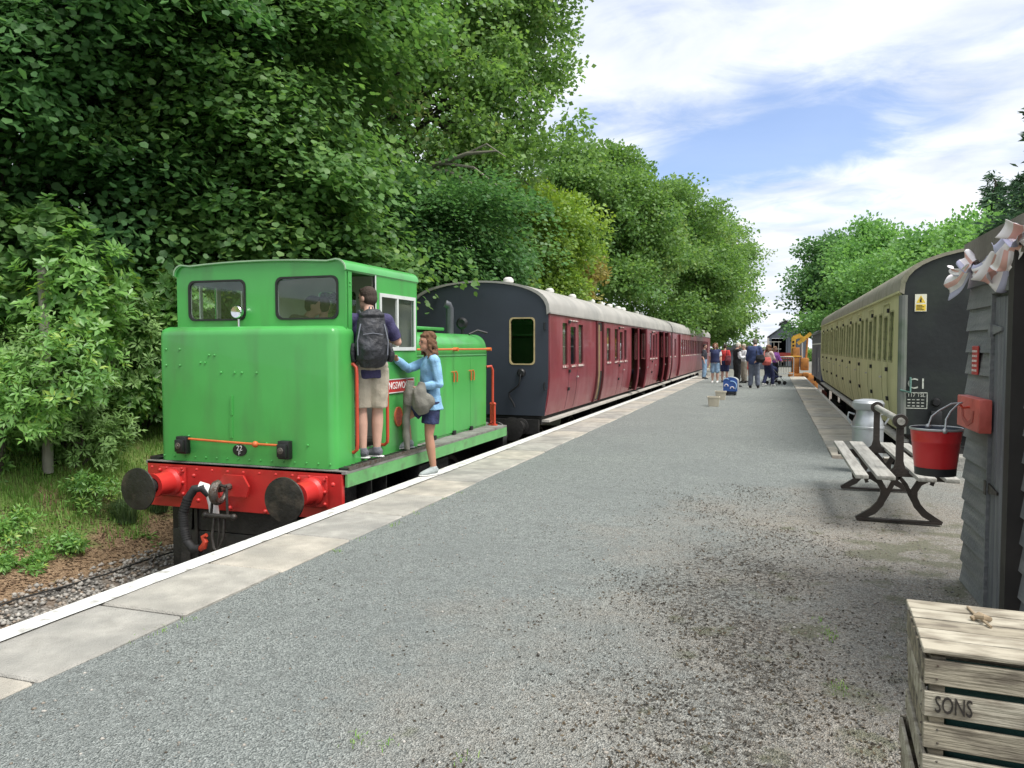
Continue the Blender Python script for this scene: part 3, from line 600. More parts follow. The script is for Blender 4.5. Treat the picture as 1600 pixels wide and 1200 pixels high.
# bonnet behind the cab
BW, BY0, BY1 = .955, CY1 + .002, 11.22
def bon(z0, w, top, r):
    pts = [(-w, z0), (w, z0)]
    for i in range(9): a = R(90 * i / 8); pts.append((w - r + r * math.cos(a), top - r + .02 * 0 + r * math.sin(a)))
    for i in range(9): a = R(90 + 90 * i / 8); pts.append((-w + r + r * math.cos(a), top - r + r * math.sin(a)))
    return pts
bo = B().prism(bon(FP + .004, BW, 1.70, .20), fm, BY0, BY1)
es = [e for e in bo.b.edges if all(abs(v.co.y - BY1) < 1e-4 for v in e.verts) and not all(v.co.z < FP + .1 for v in e.verts)]
bmesh.ops.bevel(bo.b, geom=es, offset=.06, segments=4, profile=.5, affect='EDGES'); bon_o = bo.build('bonnet', GREEN, loco, auto=30)
for s in (-1, 1):
    ys_ = [8.56, 9.20, 9.86, 10.50, 11.14]
    for k in range(4):
        d = B().box(X0 + s * BW - .004 * 0 + (0 if s > 0 else -.012), X0 + s * BW + (.012 if s > 0 else 0), ys_[k] + .006, ys_[k + 1] - .006, FP + .03, 1.36, .003, 1).build('bonnet_door', GREEN, bon_o)
        for q in (-.055, .055):
            if (k == 0 and q < 0): continue
            yy = ys_[k] + q; B().tube([(X0 + s * (BW + .01), yy, 1.16), (X0 + s * (BW + .035), yy, 1.165), (X0 + s * (BW + .04), yy + .02, 1.13), (X0 + s * (BW + .035), yy + .025, 1.02)], .011, 8).build('latch', ORNG, bon_o)
        if k: B().box(X0 + s * (BW + .02) - .02, X0 + s * (BW + .02) + .02, ys_[k] - .04, ys_[k] + .04, FP + .002, FP + .06, .006).build('hinge', BLACK, bon_o)
    B().tube([(X0 + s * (BW + .045), 8.56, 1.475), (X0 + s * (BW + .045), 11.24, 1.475)], .014, 10).build('bonnet_rail', ORNG, bon_o)
    for yy in (9.9, 11.22): B().cyl((X0 + s * (BW - .01), yy, 1.475), (X0 + s * (BW + .07), yy, 1.475), .026, n=12).build('rail_stanchion', ORNG, bon_o)
    B().tube([(X0 + s * BW, 8.56, 1.39), (X0 + s * BW, 11.18, 1.39)], .012, 8).build('bead', GREEN, bon_o)
    B().tube([(X0 + s * (BW + .0), 11.20, 1.20), (X0 + s * (BW + .06), 11.25, 1.21), (X0 + s * (BW + .075), 11.27, 1.15), (X0 + s * (BW + .075), 11.27, .36), (X0 + s * (BW + .05), 11.25, .32)], .02, 10).build('handrail', RAILRED, loco)
    for dx in (.08, .19):
        p_ = B().cyl((X0 + s * (.955 + dx * .6), 11.30 - dx * .3 + (.12 if dx > .1 else -.02) * .0, FP), (X0 + s * (.955 + dx * .6), 11.30 - dx * .3, FP + .32), .02, n=12); p_.cyl((X0 + s * (.955 + dx * .6), 11.30 - dx * .3, FP), (X0 + s * (.955 + dx * .6), 11.30 - dx * .3, FP + .02), .05, n=12); p_.sph((X0 + s * (.955 + dx * .6), 11.30 - dx * .3, FP + .335), .028, 10, 7); p_.build('lever_post', RAILRED, loco)
B().box(X0 - .62, X0 + .62, 8.60, 10.35, 1.745, 1.79, .012).build('bonnet_lid', GREEN, bon_o)
B().box(X0 - .5, X0 + .5, 8.64, 10.3, 1.69, 1.744).build('lid_vent', BLACK, bon_o, smooth=False)
ex = aty(703, 500, 10.55); B().tube([(ex[0], 10.55, 1.66), (ex[0], 10.55, 2.08), (ex[0] - .01, 10.52, 2.13), (ex[0] - .05, 10.49, 2.15)], .055, 16).build('exhaust_pipe', mat('exhaust_grey', (.10, .105, .115), .5, .2, 8, metal=.4), loco)
hn = B().lathe((ex[0] + .14, 10.7, 1.86), [(0, .08), (.05, .07), (.085, .0), (.09, -.03), (.06, -.05), (0, -.04)], 18, 'y'); hn.cyl((ex[0] + .14, 10.7, 1.68), (ex[0] + .14, 10.7, 1.86), .02); hn.build('horn', BLACK, loco)
B().tube([(ex[0] + .2, 10.8, 1.70), (ex[0] + .3, 10.9, 1.76), (ex[0] + .42, 11.0, 1.72)], .018, 8).build('pipe', BLACK, loco)
# nameplate and works plate on the cab side
npl = B().box(X0 + CW, X0 + CW + .012, 7.60, 8.40, .985, 1.135, .004, 1).build('nameplate', mat('nameplate_red', (.45, .03, .03), .4), loco)
ring(rect(7.60, 8.40, .985, 1.135), .006, lambda p, q, t: (X0 + CW + t, p, q), .012, .016, 'plate_border', ALU, npl)
lettering('KINGSWOOD', .115, WHITE, (X0 + CW + .014, 8.0, 1.06), 'x', npl, .93)
wp = B().prism([(.095 * math.cos(R(a)), .115 * math.sin(R(a))) for a in range(0, 360, 12)], lambda p, q, t: (X0 + CW + t, 8.0 + p, .70 + q), 0, .014).build('works_plate', mat('plate_pale_red', (.50, .13, .09), .45, .25, 40, .4, 120), loco)
ring([(8.0 + .088 * math.cos(R(a)), .70 + .108 * math.sin(R(a))) for a in range(0, 360, 12)], .005, lambda p, q, t: (X0 + CW + t, p, q), .014, .018, 'plate_border', ORNG, wp)
# rear steps and brake gear below the footplate
B().box(X0 + .7, X0 + 1.15, 11.38, 11.62, -.5, FP - .05, .02).build('rear_step_box', BLACK, loco)
B().tube([(X0 + .3, 11.4, .1), (X0 + .35, 11.7, .22), (X0 + .6, 12.1, .2), (X0 + .75, 12.5, .05), (X0 + .7, 12.8, -.05)], .05, 12).build('rear_hose', mat('grey_hose', (.12, .115, .105), .7), loco)
B().beam((X0 + .9, 9.55, -.3), (X0 + .9, 9.7, -.75), .05, .06).build('brake_hanger', GRIME, loco, smooth=False)

B().box(X0 - .62, X0 + .62, 6.62, 6.9, -.44, -.21).build('shade_gear_box', GRIME, loco, smooth=False)  # added black box, stands in for shade and dark gear under the beam
# ------------------------------------------------------------ coaches
MAROON = mat('maroon_coach_paint', (.215, .035, .046), .42, .16, 1.5, .06, 12, coat=.15, col2=(.30, .11, .125), c2=(.44, .82), s2=1.3, d2=8, streak=(1, 1.5, .35))
MAROOND = mat('dark_maroon_edge', (.085, .012, .014), .5, .2, 4)
ROOFW = mat('grey_white_roof', (.36, .345, .315), .7, .1, 2, .15, 20, col2=(.27, .265, .245), c2=(.45, .75), s2=1.5, streak=(.4, 1.5, 1))
ENDBLU = mat('dark_slate_coach_end', (.035, .043, .058), .5, .15, 1.2, .08, 8)
UNDER = mat('underframe_black', (.014, .013, .012), .75, .4, 5, .3, 20)
WOODIN = mat('coach_interior', (.16, .11, .06), .7, .3, 3)
BOARD = mat('pale_footboard', (.42, .40, .36), .8, .15, 4, .2, 30)
PAINTFL = mat('flaked_sill', (.62, .57, .52), .8, .2, 20, .3, 60, col2=(.28, .05, .05), c2=(.45, .6), s2=16)
BLIND = mat('pale_blind', (.44, .41, .33), .8, .2, 4, col2=(.26, .25, .19), c2=(.45, .65), s2=5, streak=(1, 1, .3))
def coach(name, label, cx, half, side, y0, y1, z0, zg, ztop, paint, roofm, endm, layout, floor_, win_z, open_doors=(), ends=(), tum=.10, sill=None, strip=None, seatc=None):
    """side=+1: the detailed side faces +X.  layout: list of (ya, yb, kind) windows/doors; open_doors: (ya, yb, angle)"""
    root = thing(name, (cx, (y0 + y1) / 2, RAIL), label, 'railway coach', None)
    def xs_(z, t, s=side):                                    # tumblehome: the side curves in towards the bottom
        k = max(0., (z0 + .75 - z)) / .75; return cx + s * (half - tum * k * k - .02 * max(0, (z - 1.6)) - t)
    f = lambda p, q, t: (xs_(q, t), p, q); fo = lambda p, q, t: (xs_(q, t, -side), p, q)
    cuts = [z0 + .1 * k for k in range(1, 8)]
    holes = [rrect(a, c, win_z[0] - (0 if kind != 'd' else 0), win_z[1] - (.06 if kind == 'd' else 0), .035, 2) for a, c, kind in layout if kind in 'wdb']
    dh = [rect(a, c, z0 + .03, zg - .06) for a, c, an in open_doors]
    body = B().panel(rect(y0 + .02, y1 - .02, z0, zg), holes + dh, f, 0, .03, cuts).build('side_wall', paint, root, smooth=True, auto=30)
    B().panel(rect(y0 + .02, y1 - .02, z0, zg), [rect(y0 + .6 + k * 1.6, y0 + 1.6 + k * 1.6, win_z[0], win_z[1]) for k in range(int((y1 - y0 - 1.8) / 1.6))], fo, 0, .03, cuts).build('side_wall', paint, root, auto=30)
    for a, c, kind in layout:
        if kind in 'wdb':
            zb, zt = win_z[0], win_z[1] - (.06 if kind == 'd' else 0); lp = rrect(a, c, zb, zt, .035, 2)
            fr = ring(lp, .014, f, -.006, .012, 'window_frame', strip or paint, body)
            B().panel(lp, [], f, .018, .023).build('pane', GLASSD, fr, smooth=False)
            if kind == 'b': B().panel(rect(a - .02, c + .02, zb - .02, zt + .02), [], f, .05, .055).build('blind', BLIND, fr, smooth=False)
            if sill is not None: B().panel(rect(a - .01, c + .01, zb - .045, zb - .004), [], f, -.018, .0).build('sill', sill, fr, smooth=False)
        if kind == 'd':
            d_ = B()
            for yy in (a - .10, c + .10): d_.panel(rect(yy - .005, yy + .005, z0 + .03, zg - .12), [], f, -.0025, .004, cuts)
            d_.build('door_joint', UNDER, body, smooth=False)
            for zz_ in (z0 + .42, win_z[0] - .12, win_z[1] + .02): B().panel(rect(a - .14, a - .05, zz_ - .03, zz_ + .03), [], f, -.03, .0).build('door_hinge', UNDER, body, smooth=False)
            B().panel(rect(c + .0, c + .08, win_z[0] - .26, win_z[0] - .235), [], f, -.045, -.02).build('door_handle', BOARD, body, smooth=False)
            B().panel(rect(a - .13, c + .13, zg - .10, zg - .08), [], f, -.02, .0).build('door_ventilator', PAINTFL if sill is not None else paint, body, smooth=False)
    for a, c, an in open_doors:
        w_ = c - a; ca_, sa_ = math.cos(R(an)), math.sin(R(an)) * side
        def fd(p, q, t):
            d = p - c; x, y = d, -t; xx = xs_(q, 0)
            return (xx - d * sa_ * 1.0 * 1 if False else xx + (-d) * sa_ + (-t) * ca_ * side, c + d * ca_ - t * abs(sa_) * 0 + 0, q)
        lf = B().panel(rect(a + .01, c - .01, z0 + .04, zg - .07), [rrect(a + .1, c - .1, win_z[0], win_z[1] - .06, .03, 2)], fd, 0, .045, cuts).build('door', paint, root, auto=30)
        B().panel(rect(a + .1, c - .1, win_z[0], win_z[1] - .06), [], fd, .02, .025).build('pane', GLASSD, lf, smooth=False)
        B().panel(rect(a + .04, a + .11, win_z[0] - .26, win_z[0] - .23), [], fd, -.04, -.01).build('door_handle', BOARD, lf, smooth=False)
        B().panel(rect(a - .02, a - .0, z0 + .03, zg - .06), [], f, -.012, .05, cuts).build('door_jamb', MAROOND if sill is not None else paint, body, smooth=False)
    # roof: an arc shell
    n = 22; arc = []
    rw = half - .01
    for i in range(n + 1):
        t = math.pi * i / n; arc.append((rw * math.cos(t) * (1.0), zg + (ztop - zg) * math.sin(t) ** .72 if math.sin(t) > 1e-6 else zg))
    inner = [(p * .97, q - .03) for p, q in arc]
    rf_ = B().prism([(p * 1.01, q + .005) for p, q in arc] + inner[::-1], lambda p, q, t: (cx + p, t, q), y0 - .03, y1 + .03).build('roof', roofm, root, auto=50)
    for s in (-1, 1): B().box(cx + s * (rw + .012) - .015, cx + s * (rw + .012) + .015, y0, y1, zg - .012, zg + .02).build('gutter', roofm if sill is not None else paint, rf_, smooth=False)
    # ends
    for y_, s_, mt_, win_ in ends:
        ol = [(-(half - tum), z0), (half - tum, z0)] + [(half - tum * max(0, z0 + .75 - q) ** 2 / .75 ** 2 - .03, q) for q in (z0 + .25, z0 + .5, z0 + .75, 1.6)] + [(p * .985, q - .012) for p, q in arc] + [(-(half - tum * max(0, z0 + .75 - q) ** 2 / .75 ** 2 - .03), q) for q in (1.6, z0 + .75, z0 + .5, z0 + .25)]
        en = B().panel(ol, [rrect(*win_, .07)] if win_ else [], lambda p, q, t: (cx + p, y_ + s_ * t, q), 0, .04).build('end_wall', mt_, root, smooth=False)
        if win_:
            ring(rrect(*win_, .07), .014, lambda p, q, t: (cx + p, y_ + s_ * t, q), -.012, .02, 'window_frame', mat('brass_frame', (.45, .36, .18), .45, .2, 8), en)
            B().panel(rrect(*win_, .07), [], lambda p, q, t: (cx + p, y_ + s_ * t, q), .02, .025).build('pane', GLASSD, en, smooth=False)
    # floor, partition, seats, underframe, bogies
    B().box(cx - half + .12, cx + half - .12, y0 + .06, y1 - .06, z0 + .0, z0 + .06).build('floor', floor_, root, smooth=False)
    k = y0 + 2.0
    while k < y1 - 1.5:
        B().box(cx - half + .1, cx + half - .55, k - .05, k + .05, z0 + .07, zg - .15).build('partition', WOODIN, root, smooth=False)
        for sd in (-1, 1):
            st = B().box(cx - half + .12, cx + half - .55, k + sd * .08 - .03 * 0, k + sd * .55, z0 + .35, z0 + .5, .02) if sd > 0 else B().box(cx - half + .12, cx + half - .55, k - .55, k - .08, z0 + .35, z0 + .5, .02)
            st.build('seat', seatc or mat('seat_blue', (.04, .05, .09), .9), root)
        k += 2.1
    B().box(cx - half + .16, cx + half - .16, y0 + .03, y1 - .03, z0 - .16, z0 - .002).build('underframe', UNDER, root, smooth=False)
    fb = B().box(cx + side * (half - .02), cx + side * (half - .16), y0 + .05, y1 - .05, z0 - .115, z0 - .075) if side < 0 else B().box(cx + half - .16, cx + half - .02, y0 + .05, y1 - .05, z0 - .115, z0 - .075)
    fb.build('footboard', BOARD, root, smooth=False)
    for yb in (y0 + 2.6, y1 - 2.6):
        bo_ = B().box(cx - .9, cx + .9, yb - .3, yb + .3, -.45, -.2).build('bogie', UNDER, root)
        for s in (-1, 1):
            bg_ = B(); bg_.prism([(-1.75, -.36), (-1.5, -.66), (-1.1, -.66), (-.95, -.42), (-.5, -.62), (.5, -.62), (.95, -.42), (1.1, -.66), (1.5, -.66), (1.75, -.36), (1.75, -.28), (-1.75, -.28)], lambda p, q, t: (cx + s * 1.03 + t, yb + p, q), -.07, .07); bg_.build('side_frame', UNDER, bo_, smooth=False)
        for dy in (-1.28, 1.28):
            for s in (-1, 1): wheel(cx + s * .76, yb + dy, RAIL + .45, .45, bo_, s)
    k = y0 + 5.2
    while k < y1 - 5.2:
        B().box(cx + side * .45 if side > 0 else cx - .95, cx + .95 if side > 0 else cx - .45, k, k + 1.2, -.55, z0 - .17, .02).build('battery_box', UNDER, root); k += 2.2
    return root, f, body
def buffers(cx, y, s, mt, parent, n='buffer'):
    bm_ = B().box(cx - 1.2, cx + 1.2, min(y, y + s * .06), max(y, y + s * .06), -.06, .20).build('headstock', mt, parent, smooth=False)
    for sx in (-.8635, .8635):
        q = B().lathe((cx + sx, y, .075), [(.15, s * .06), (.15, s * .09), (.10, s * .1), (.10, s * .36), (.06, s * .36), (.06, s * .5), (.2, s * .53), (.21, s * .55), (.1, s * .565), (0, s * .567)], 26, 'y'); q.build(n, mt, parent)
# first maroon coach
yA, yB = 13.25, 30.55
lay = [(14.12, 14.52, 'b'), (14.72, 15.18, 'd'), (15.38, 15.80, 'b'), (18.2, 18.66, 'b'), (19.2, 19.65, 'w'), (19.86, 20.28, 'd'), (20.48, 20.86, 'w'), (23.55, 23.9, 'w'), (25.0, 25.4, 'w'), (25.6, 26.05, 'd'), (26.25, 26.65, 'w'), (28.9, 29.2, 'w'), (30.05, 30.35, 'w')]
c1, f1, bd1 = coach('railway_coach', 'maroon passenger coach with dark blue end and doors ajar, coupled behind the green locomotive', X0, 1.39, 1, yA, yB, .27, 2.12, 2.72, MAROON, ROOFW, ENDBLU, lay, WOODIN, (1.16, 1.98),
    open_doors=[(21.6, 22.25, 20), (22.75, 23.4, 24), (27.1, 27.75, 18), (28.1, 28.75, 22)], ends=[(yA, 1, ENDBLU, (.64, 1.10, 1.20, 2.03)), (yB, -1, ENDBLU, None)], sill=PAINTFL)
# luggage doorway standing open: shade inside drawn as a flat black panel, with timber edge
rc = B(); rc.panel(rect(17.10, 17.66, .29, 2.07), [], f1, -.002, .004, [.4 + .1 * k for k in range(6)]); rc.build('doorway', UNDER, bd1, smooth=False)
B().panel(rect(17.30, 17.46, .32, 2.02), [], f1, -.006, -.0025, [.4 + .1 * k for k in range(6)]).build('timber_edge', mat('bare_timber', (.22, .15, .075), .8, .3, 6), bd1, smooth=False)
for yy in (17.06, 17.70): B().panel(rect(yy - .035, yy + .035, .27, 2.1), [], f1, -.045, .01, [.4 + .1 * k for k in range(6)]).build('doorway_edge', MAROOND, bd1, smooth=False)
buffers(X0, yA, -1, UNDER, c1)
ves = mat('roof_vent_white', (.66, .65, .62), .6, .12, 9)
roof_vents = []
for k, yy in enumerate((14.2, 17.1, 19.2, 21.4, 22.6, 23.9, 25.3, 26.2, 28.9, 29.9)):
    for sx in (.28,):
        vb = B().lathe((X0 + sx, yy, 2.69), [(.0, .175), (.06, .17), (.10, .13), (.105, .08), (.06, .05), (.055, .0)], 16); vb.box(X0 + sx - .12, X0 + sx + .12, yy - .05, yy + .05, 2.70, 2.72); vb.build('roof_vent', ves, c1)
# jumper socket and cable on the coach end
js = B().lathe((X0 + .86, yA, 1.045), [(0, -.07), (.05, -.07), (.06, -.05), (.075, -.04), (.08, 0)], 18, 'y'); js.build('jumper_socket', BLACK, c1)
B().tube([(X0 + .86, yA - .06, 1.02), (X0 + .86, yA - .09, .93), (X0 + .83, yA - .08, .82), (X0 + .72, yA - .07, .74), (X0 + .64, yA - .06, .68), (X0 + .65, yA - .06, .6), (X0 + .72, yA - .06, .5), (X0 + .75, yA - .06, .42)], .016, 8).build('jumper_cable', BLACK, c1)
for zz_ in (1.82, .75): B().tube([(X0 + 1.30, yA - .0, zz_), (X0 + 1.30, yA - .05, zz_), (X0 + 1.30, yA - .05, zz_ + .12), (X0 + 1.30, yA, zz_ + .12)], .012, 8).build('end_handle', BLACK, c1)
# second maroon coach
yC, yD = 30.95, 50.0
lay = [(33.9 + k * .86, 34.5 + k * .86, 'w') for k in range(17)] + [(31.5, 31.95, 'w')]
coach('railway_coach', 'maroon coach with a row of glazed windows, farther along behind the first maroon coach', X0, 1.39, 1, yC, yD, .27, 2.12, 2.72, MAROON, ROOFW, UNDER, lay, WOODIN, (1.16, 1.86), open_doors=[(33.0, 33.55, 8)], ends=[(yC, 1, UNDER, None), (yD, -1, UNDER, None)], sill=PAINTFL)
# right-hand cream-green coach
OLIVE = mat('faded_cream_green_paint', (.50, .49, .245), .6, .12, 1.6, .12, 14, col2=(.36, .36, .165), c2=(.48, .78), s2=1.6, d2=8, streak=(1, 1.6, .22))
OLIVEF = mat('mossy_window_trim', (.33, .33, .15), .75, .2, 8, col2=(.15, .16, .075), c2=(.5, .7), s2=12)
ROOFO = mat('lichen_roof', (.30, .28, .21), .85, .16, 3, .3, 20, col2=(.17, .17, .11), c2=(.45, .7), s2=3)
ENDG = mat('mildewed_black_end', (.011, .014, .014), .6, .3, 2, .2, 12, col2=(.024, .034, .023), c2=(.48, .75), s2=1.6, d2=8)
yE, yF = 11.50, 29.7
lay = []
k = 0
for yy in (12.02, 13.95, 15.88, 17.81, 19.74, 21.67, 23.6, 25.53, 27.46):
    lay += [(yy, yy + .38, 'b'), (yy + .60, yy + 1.0, 'd'), (yy + 1.22, yy + 1.6, 'b')]
c3, f3, bd3 = coach('railway_coach', 'faded cream coach with black mildewed end marked C1 on the right-hand track', TR, 1.395, -1, yE, yF, .33, 2.24, 2.84, OLIVE, ROOFO, ENDG, lay, WOODIN, (1.30, 2.02), ends=[(yE, 1, ENDG, None), (yF, -1, ENDG, None)], strip=OLIVEF)
CRN = mat('grey_corner_post', (.16, .17, .15), .7, .2, 3, col2=(.10, .13, .09), c2=(.5, .7), s2=3)
cp_ = B(); cp_.tube([(TR - 1.30 - .03, yE - .004, .34), (TR - 1.345, yE - .004, .9), (TR - 1.35, yE - .004, 2.2)], .055, 10); cp_.build('corner_post', CRN, c3)
YEL = mat('sign_yellow', (.80, .56, .05), .5)
sg = B().box(TR - 1.21, TR - 1.07, yE - .012, yE - .002, 1.98, 2.21).build('warning_sign', mat('sign_cream', (.80, .78, .62), .5), c3, smooth=False)
B().prism([(-.055, 2.095), (.055, 2.095), (0, 2.195)], lambda p, q, t: (TR - 1.14 + p, t, q), yE - .0125, yE - .0145).build('warning_triangle', YEL, sg, smooth=False)
B().prism([(-.012, 2.105), (.012, 2.105), (.004, 2.135), (.014, 2.14), (-.002, 2.175), (-.006, 2.14), (-.014, 2.135)], lambda p, q, t: (TR - 1.14 + p, t, q), yE - .015, yE - .017).build('warning_bolt', BLACK, sg, smooth=False)
B().box(TR - 1.20, TR - 1.08, yE - .0145, yE - .0125, 1.99, 2.075).build('warning_text_panel', YEL, sg, smooth=False)
tp = B()
for k in range(4): tp.box(TR - 1.19, TR - 1.10 - .02 * (k % 2), yE - .0165, yE - .015, 2.003 + k * .018, 2.011 + k * .018)
tp.build('print', BLACK, sg, smooth=False)
CHALK = mat('chalky_white_paint', (.58, .60, .52), .8, .2, 20, col2=(.25, .28, .22), c2=(.5, .7), s2=25)
lettering('C1', .20, CHALK, (TR - 1.16, yE - .003, 1.01), '-y', c3, 1.0)
dp = B().panel(rect(TR - 1.30, TR - 1.03, .68, .90), [rect(TR - 1.29, TR - 1.04, .69, .89)], lambda p, q, t: (p, t, q), yE - .005, yE - .002).build('data_panel', CHALK, c3, smooth=False)
lettering('117 TSL', .065, CHALK, (TR - 1.165, yE - .004, .86), '-y', dp, 1.0)
ln = B()
for k in range(3):
    for j in range(4): ln.box(TR - 1.27 + j * .055, TR - 1.235 + j * .055, yE - .005, yE - .003, .71 + k * .042, .722 + k * .042)
ln.build('print', CHALK, dp, smooth=False)
B().tube([(TR - 1.37, yE - .05, .93), (TR - 1.25, yE - .09, .90), (TR - 1.24, yE - .02, 1.02), (TR - 1.24, yE, 1.1)], .014, 8).build('pipe_cock', mat('verdigris', (.08, .17, .14), .7, .3, 20), c3)
sk = B().lathe((TR - .93, yE, .77), [(0, -.06), (.04, -.06), (.055, -.03), (.06, 0)], 16, 'y'); sk.box(TR - 1.0, TR - .86, yE - .08, yE, .40, .66, .02); sk.build('jumper_box', BLACK, c3)
buffers(TR, yE, -1, UNDER, c3)
for yy in (13, 15.6, 18.2, 21, 24, 27): B().lathe((TR, yy, 2.81), [(0, .10), (.08, .09), (.11, .05), (.10, 0)], 14).build('roof_vent', ROOFO, c3)
# ------------------------------------------------------------ bench
SLATW = mat('weathered_grey_timber', (.35, .34, .305), .8, .14, 4, .3, 60, col2=(.22, .21, .185), c2=(.45, .7), s2=6, d2=8, streak=(6, .5, 6))
IRON = mat('dark_brown_cast_iron', (.03, .023, .019), .5, .3, 10, .25, 50)
BXc = 1.035
bench = thing('platform_bench', (BXc, 8.05, 0), 'double-sided slatted bench with dark cast iron ends and a round back rail', 'bench')
def stroke(pts, w, f, t0, t1, bld):
    n = len(pts); P = [Vector((p[0], p[1])) for p in pts]; ws = w if isinstance(w, list) else [w] * n; l_, r_ = [], []
    for i in range(n):
        d = (P[min(i + 1, n - 1)] - P[max(i - 1, 0)]).normalized(); q = Vector((-d.y, d.x)) * ws[i] / 2; l_.append(P[i] + q); r_.append(P[i] - q)
    for i in range(n - 1): bld.prism([tuple(l_[i]), tuple(l_[i + 1]), tuple(r_[i + 1]), tuple(r_[i])], f, t0, t1)
for yf in (7.28, 8.85):
    b = B(); f = lambda p, q, t: (BXc + p, yf + t, q)
    for s in (-1, 1):
        stroke([(s * .335, .012), (s * .28, .035), (s * .20, .085), (s * .145, .15), (s * .118, .22), (s * .12, .28), (s * .155, .345), (s * .22, .385), (s * .30, .395), (s * .37, .385)], [.03, .05, .06, .058, .052, .05, .05, .05, .055, .04], f, -.02, .02, b)
        stroke([(s * .145, .14), (s * .09, .24), (s * .05, .33), (s * .0, .395)], [.04, .036, .034, .03], f, -.016, .016, b)
        stroke([(s * .22, .39), (s * .26, .36), (s * .25, .33)], [.04, .035, .03], f, -.014, .014, b)
    b.box(BXc - .33, BXc + .33, yf - .03, yf + .03, .0, .02); b.box(BXc - .36, BXc + .36, yf - .022, yf + .022, .395, .425)
    b.prism([(-.10, .425), (.10, .425), (.045, .47), (.03, .53), (.028, .83), (-.028, .83), (-.03, .53), (-.045, .47)], f, -.018, .018)
    b.lathe((BXc, yf, .872), [(.030, -.028), (.058, -.028), (.062, 0), (.058, .028), (.030, .028)], 22, 'y'); b.build('end_frame', IRON, bench, auto=40)
for x0, x1 in ((-.385, -.285), (-.225, -.085), (.075, .21), (.275, .375)):
    zt = .448; B().box(BXc + x0, BXc + x1, 6.84, 9.28, zt - .022, zt + .012, .006, 2).build('slat', SLATW, bench)
B().cyl((BXc, 7.22, .872), (BXc, 8.95, .872), .031, n=18).build('back_rail', SLATW, bench)
# ------------------------------------------------------------ milk churn
ALUM = mat('dull_aluminium', (.42, .44, .45), .42, .12, 5, .1, 30, metal=.55, col2=(.36, .37, .37), c2=(.5, .8), s2=7)
chx, chy = 1.10, 10.25
ch = thing('milk_churn', (chx, chy, -.01), 'dull silver metal milk churn with lid standing behind the bench', 'churn')
k = 1.14; pr = [(0, 0), (.15, 0), (.155, .02), (.155, .46), (.162, .465), (.162, .485), (.155, .49), (.152, .53), (.13, .58), (.118, .62), (.118, .66)]
B().lathe((chx, chy, -.01), [(r * k, h_ * k * 1.0) for r, h_ in pr], 36).build('body', ALUM, ch)
lid = B().lathe((chx, chy, -.01), [(.11 * k, .66 * k), (.135 * k, .665 * k), (.158 * k, .70 * k), (.16 * k, .735 * k), (.14 * k, .76 * k), (.06 * k, .775 * k), (0, .778 * k)], 36).build('lid', ALUM, ch)
for s in (-1, 1): B().tube([(chx + s * .13 * k, chy, .60 * k), (chx + s * .19 * k, chy, .62 * k), (chx + s * .20 * k, chy, .56 * k), (chx + s * .165 * k, chy, .50 * k)], .012, 8).build('handle', ALUM, ch)
# ------------------------------------------------------------ shed of dark weatherboards
PLK = [mat('weatherboard_%d' % i, c, .75, .16, 3, .35, 50, col2=c2, c2=(.45, .7), s2=4, d2=8, streak=(3, .4, 6)) for i, (c, c2) in enumerate([((.155, .16, .167), (.22, .22, .22)), ((.18, .18, .18), (.12, .123, .128)), ((.14, .145, .153), (.20, .20, .195))])]
DOORM = mat('shed_door_paint', (.12, .124, .14), .65, .15, 3, .3, 60, col2=(.19, .19, .20), c2=(.45, .7), s2=5, d2=8, streak=(5, 5, .35))
SX, SY0, SY1 = 1.17, 3.2, 5.62
shed = thing('lamp_hut', (SX + 1.0, 4.4, -.01), 'dark grey weatherboarded hut with plank door at the right edge', 'hut')
B().box(SX + .03, SX + 2.2, SY0, SY1 - .02, -.05, 2.0).build('hut_core', PLK[2], shed, smooth=False)
def plank(y0, y1, z, j):
    b = B(); p = [(SX - .004, z), (SX + .03, z), (SX + .03, z + .137), (SX + .016, z + .137)]
    b.prism(p, lambda p_, q_, t: (p_, t, q_), y0, y1); b.build('plank', PLK[j % 3], shed, smooth=False)
for j in range(15):
    plank(5.005, SY1, -.01 + j * .1345, j); plank(SY0, 4.40, -.01 + j * .1345, j + 1)
for j in range(15):
    z = -.01 + j * .1345; B().prism([(SY1 + .012, z), (SY1 - .02, z), (SY1 - .02, z + .137), (SY1 - .006, z + .137)], lambda p, q, t: (t, p, q), SX + .02, SX + 2.2).build('plank', PLK[(j + 2) % 3], shed, smooth=False)
for j in range(15):
    z = -.01 + j * .1345; B().prism([(SY0 - .03, z), (SY0 - .001, z), (SY0 - .001, z + .137), (SY0 - .014, z + .137)], lambda p, q, t: (t, p, q), SX - .002, SX + 2.2).build('plank', PLK[(j + 1) % 3], shed, smooth=False)
B().prism([(SX + .02, 2.001), (SX + 2.2, 2.001), (SX + 2.2, 2.47), (SX + .02, 2.02)], lambda p, q, t: (p, t, q), SY0, SY1 - .07).build('gable_infill', PLK[0], shed, smooth=False)
for k in range(5):
    y0 = 4.475 + k * .1; B().box(SX + .005, SX + .029, y0 + .003, y0 + .097, .01, 1.78, .004, 1).build('door_plank', DOORM, shed)
B().box(SX - .012, SX + .03, 4.982, 5.002, -.01, 1.80).build('door_frame', PLK[0], shed, smooth=False)
B().box(SX - .02, SX + .03, 4.40, 4.985, 1.80, 1.87).build('lintel', PLK[1], shed, smooth=False)
B().box(SX - .06, SX + .03, 4.38, 4.47, -.01, 2.02).build('corner_post', mat('dark_brown_post', (.028, .024, .022), .7, .2, 5), shed, smooth=False)
FASC = mat('brown_fascia', (.15, .13, .11), .7, .15, 3, .2, 40, col2=(.21, .19, .165), c2=(.5, .75), s2=3)
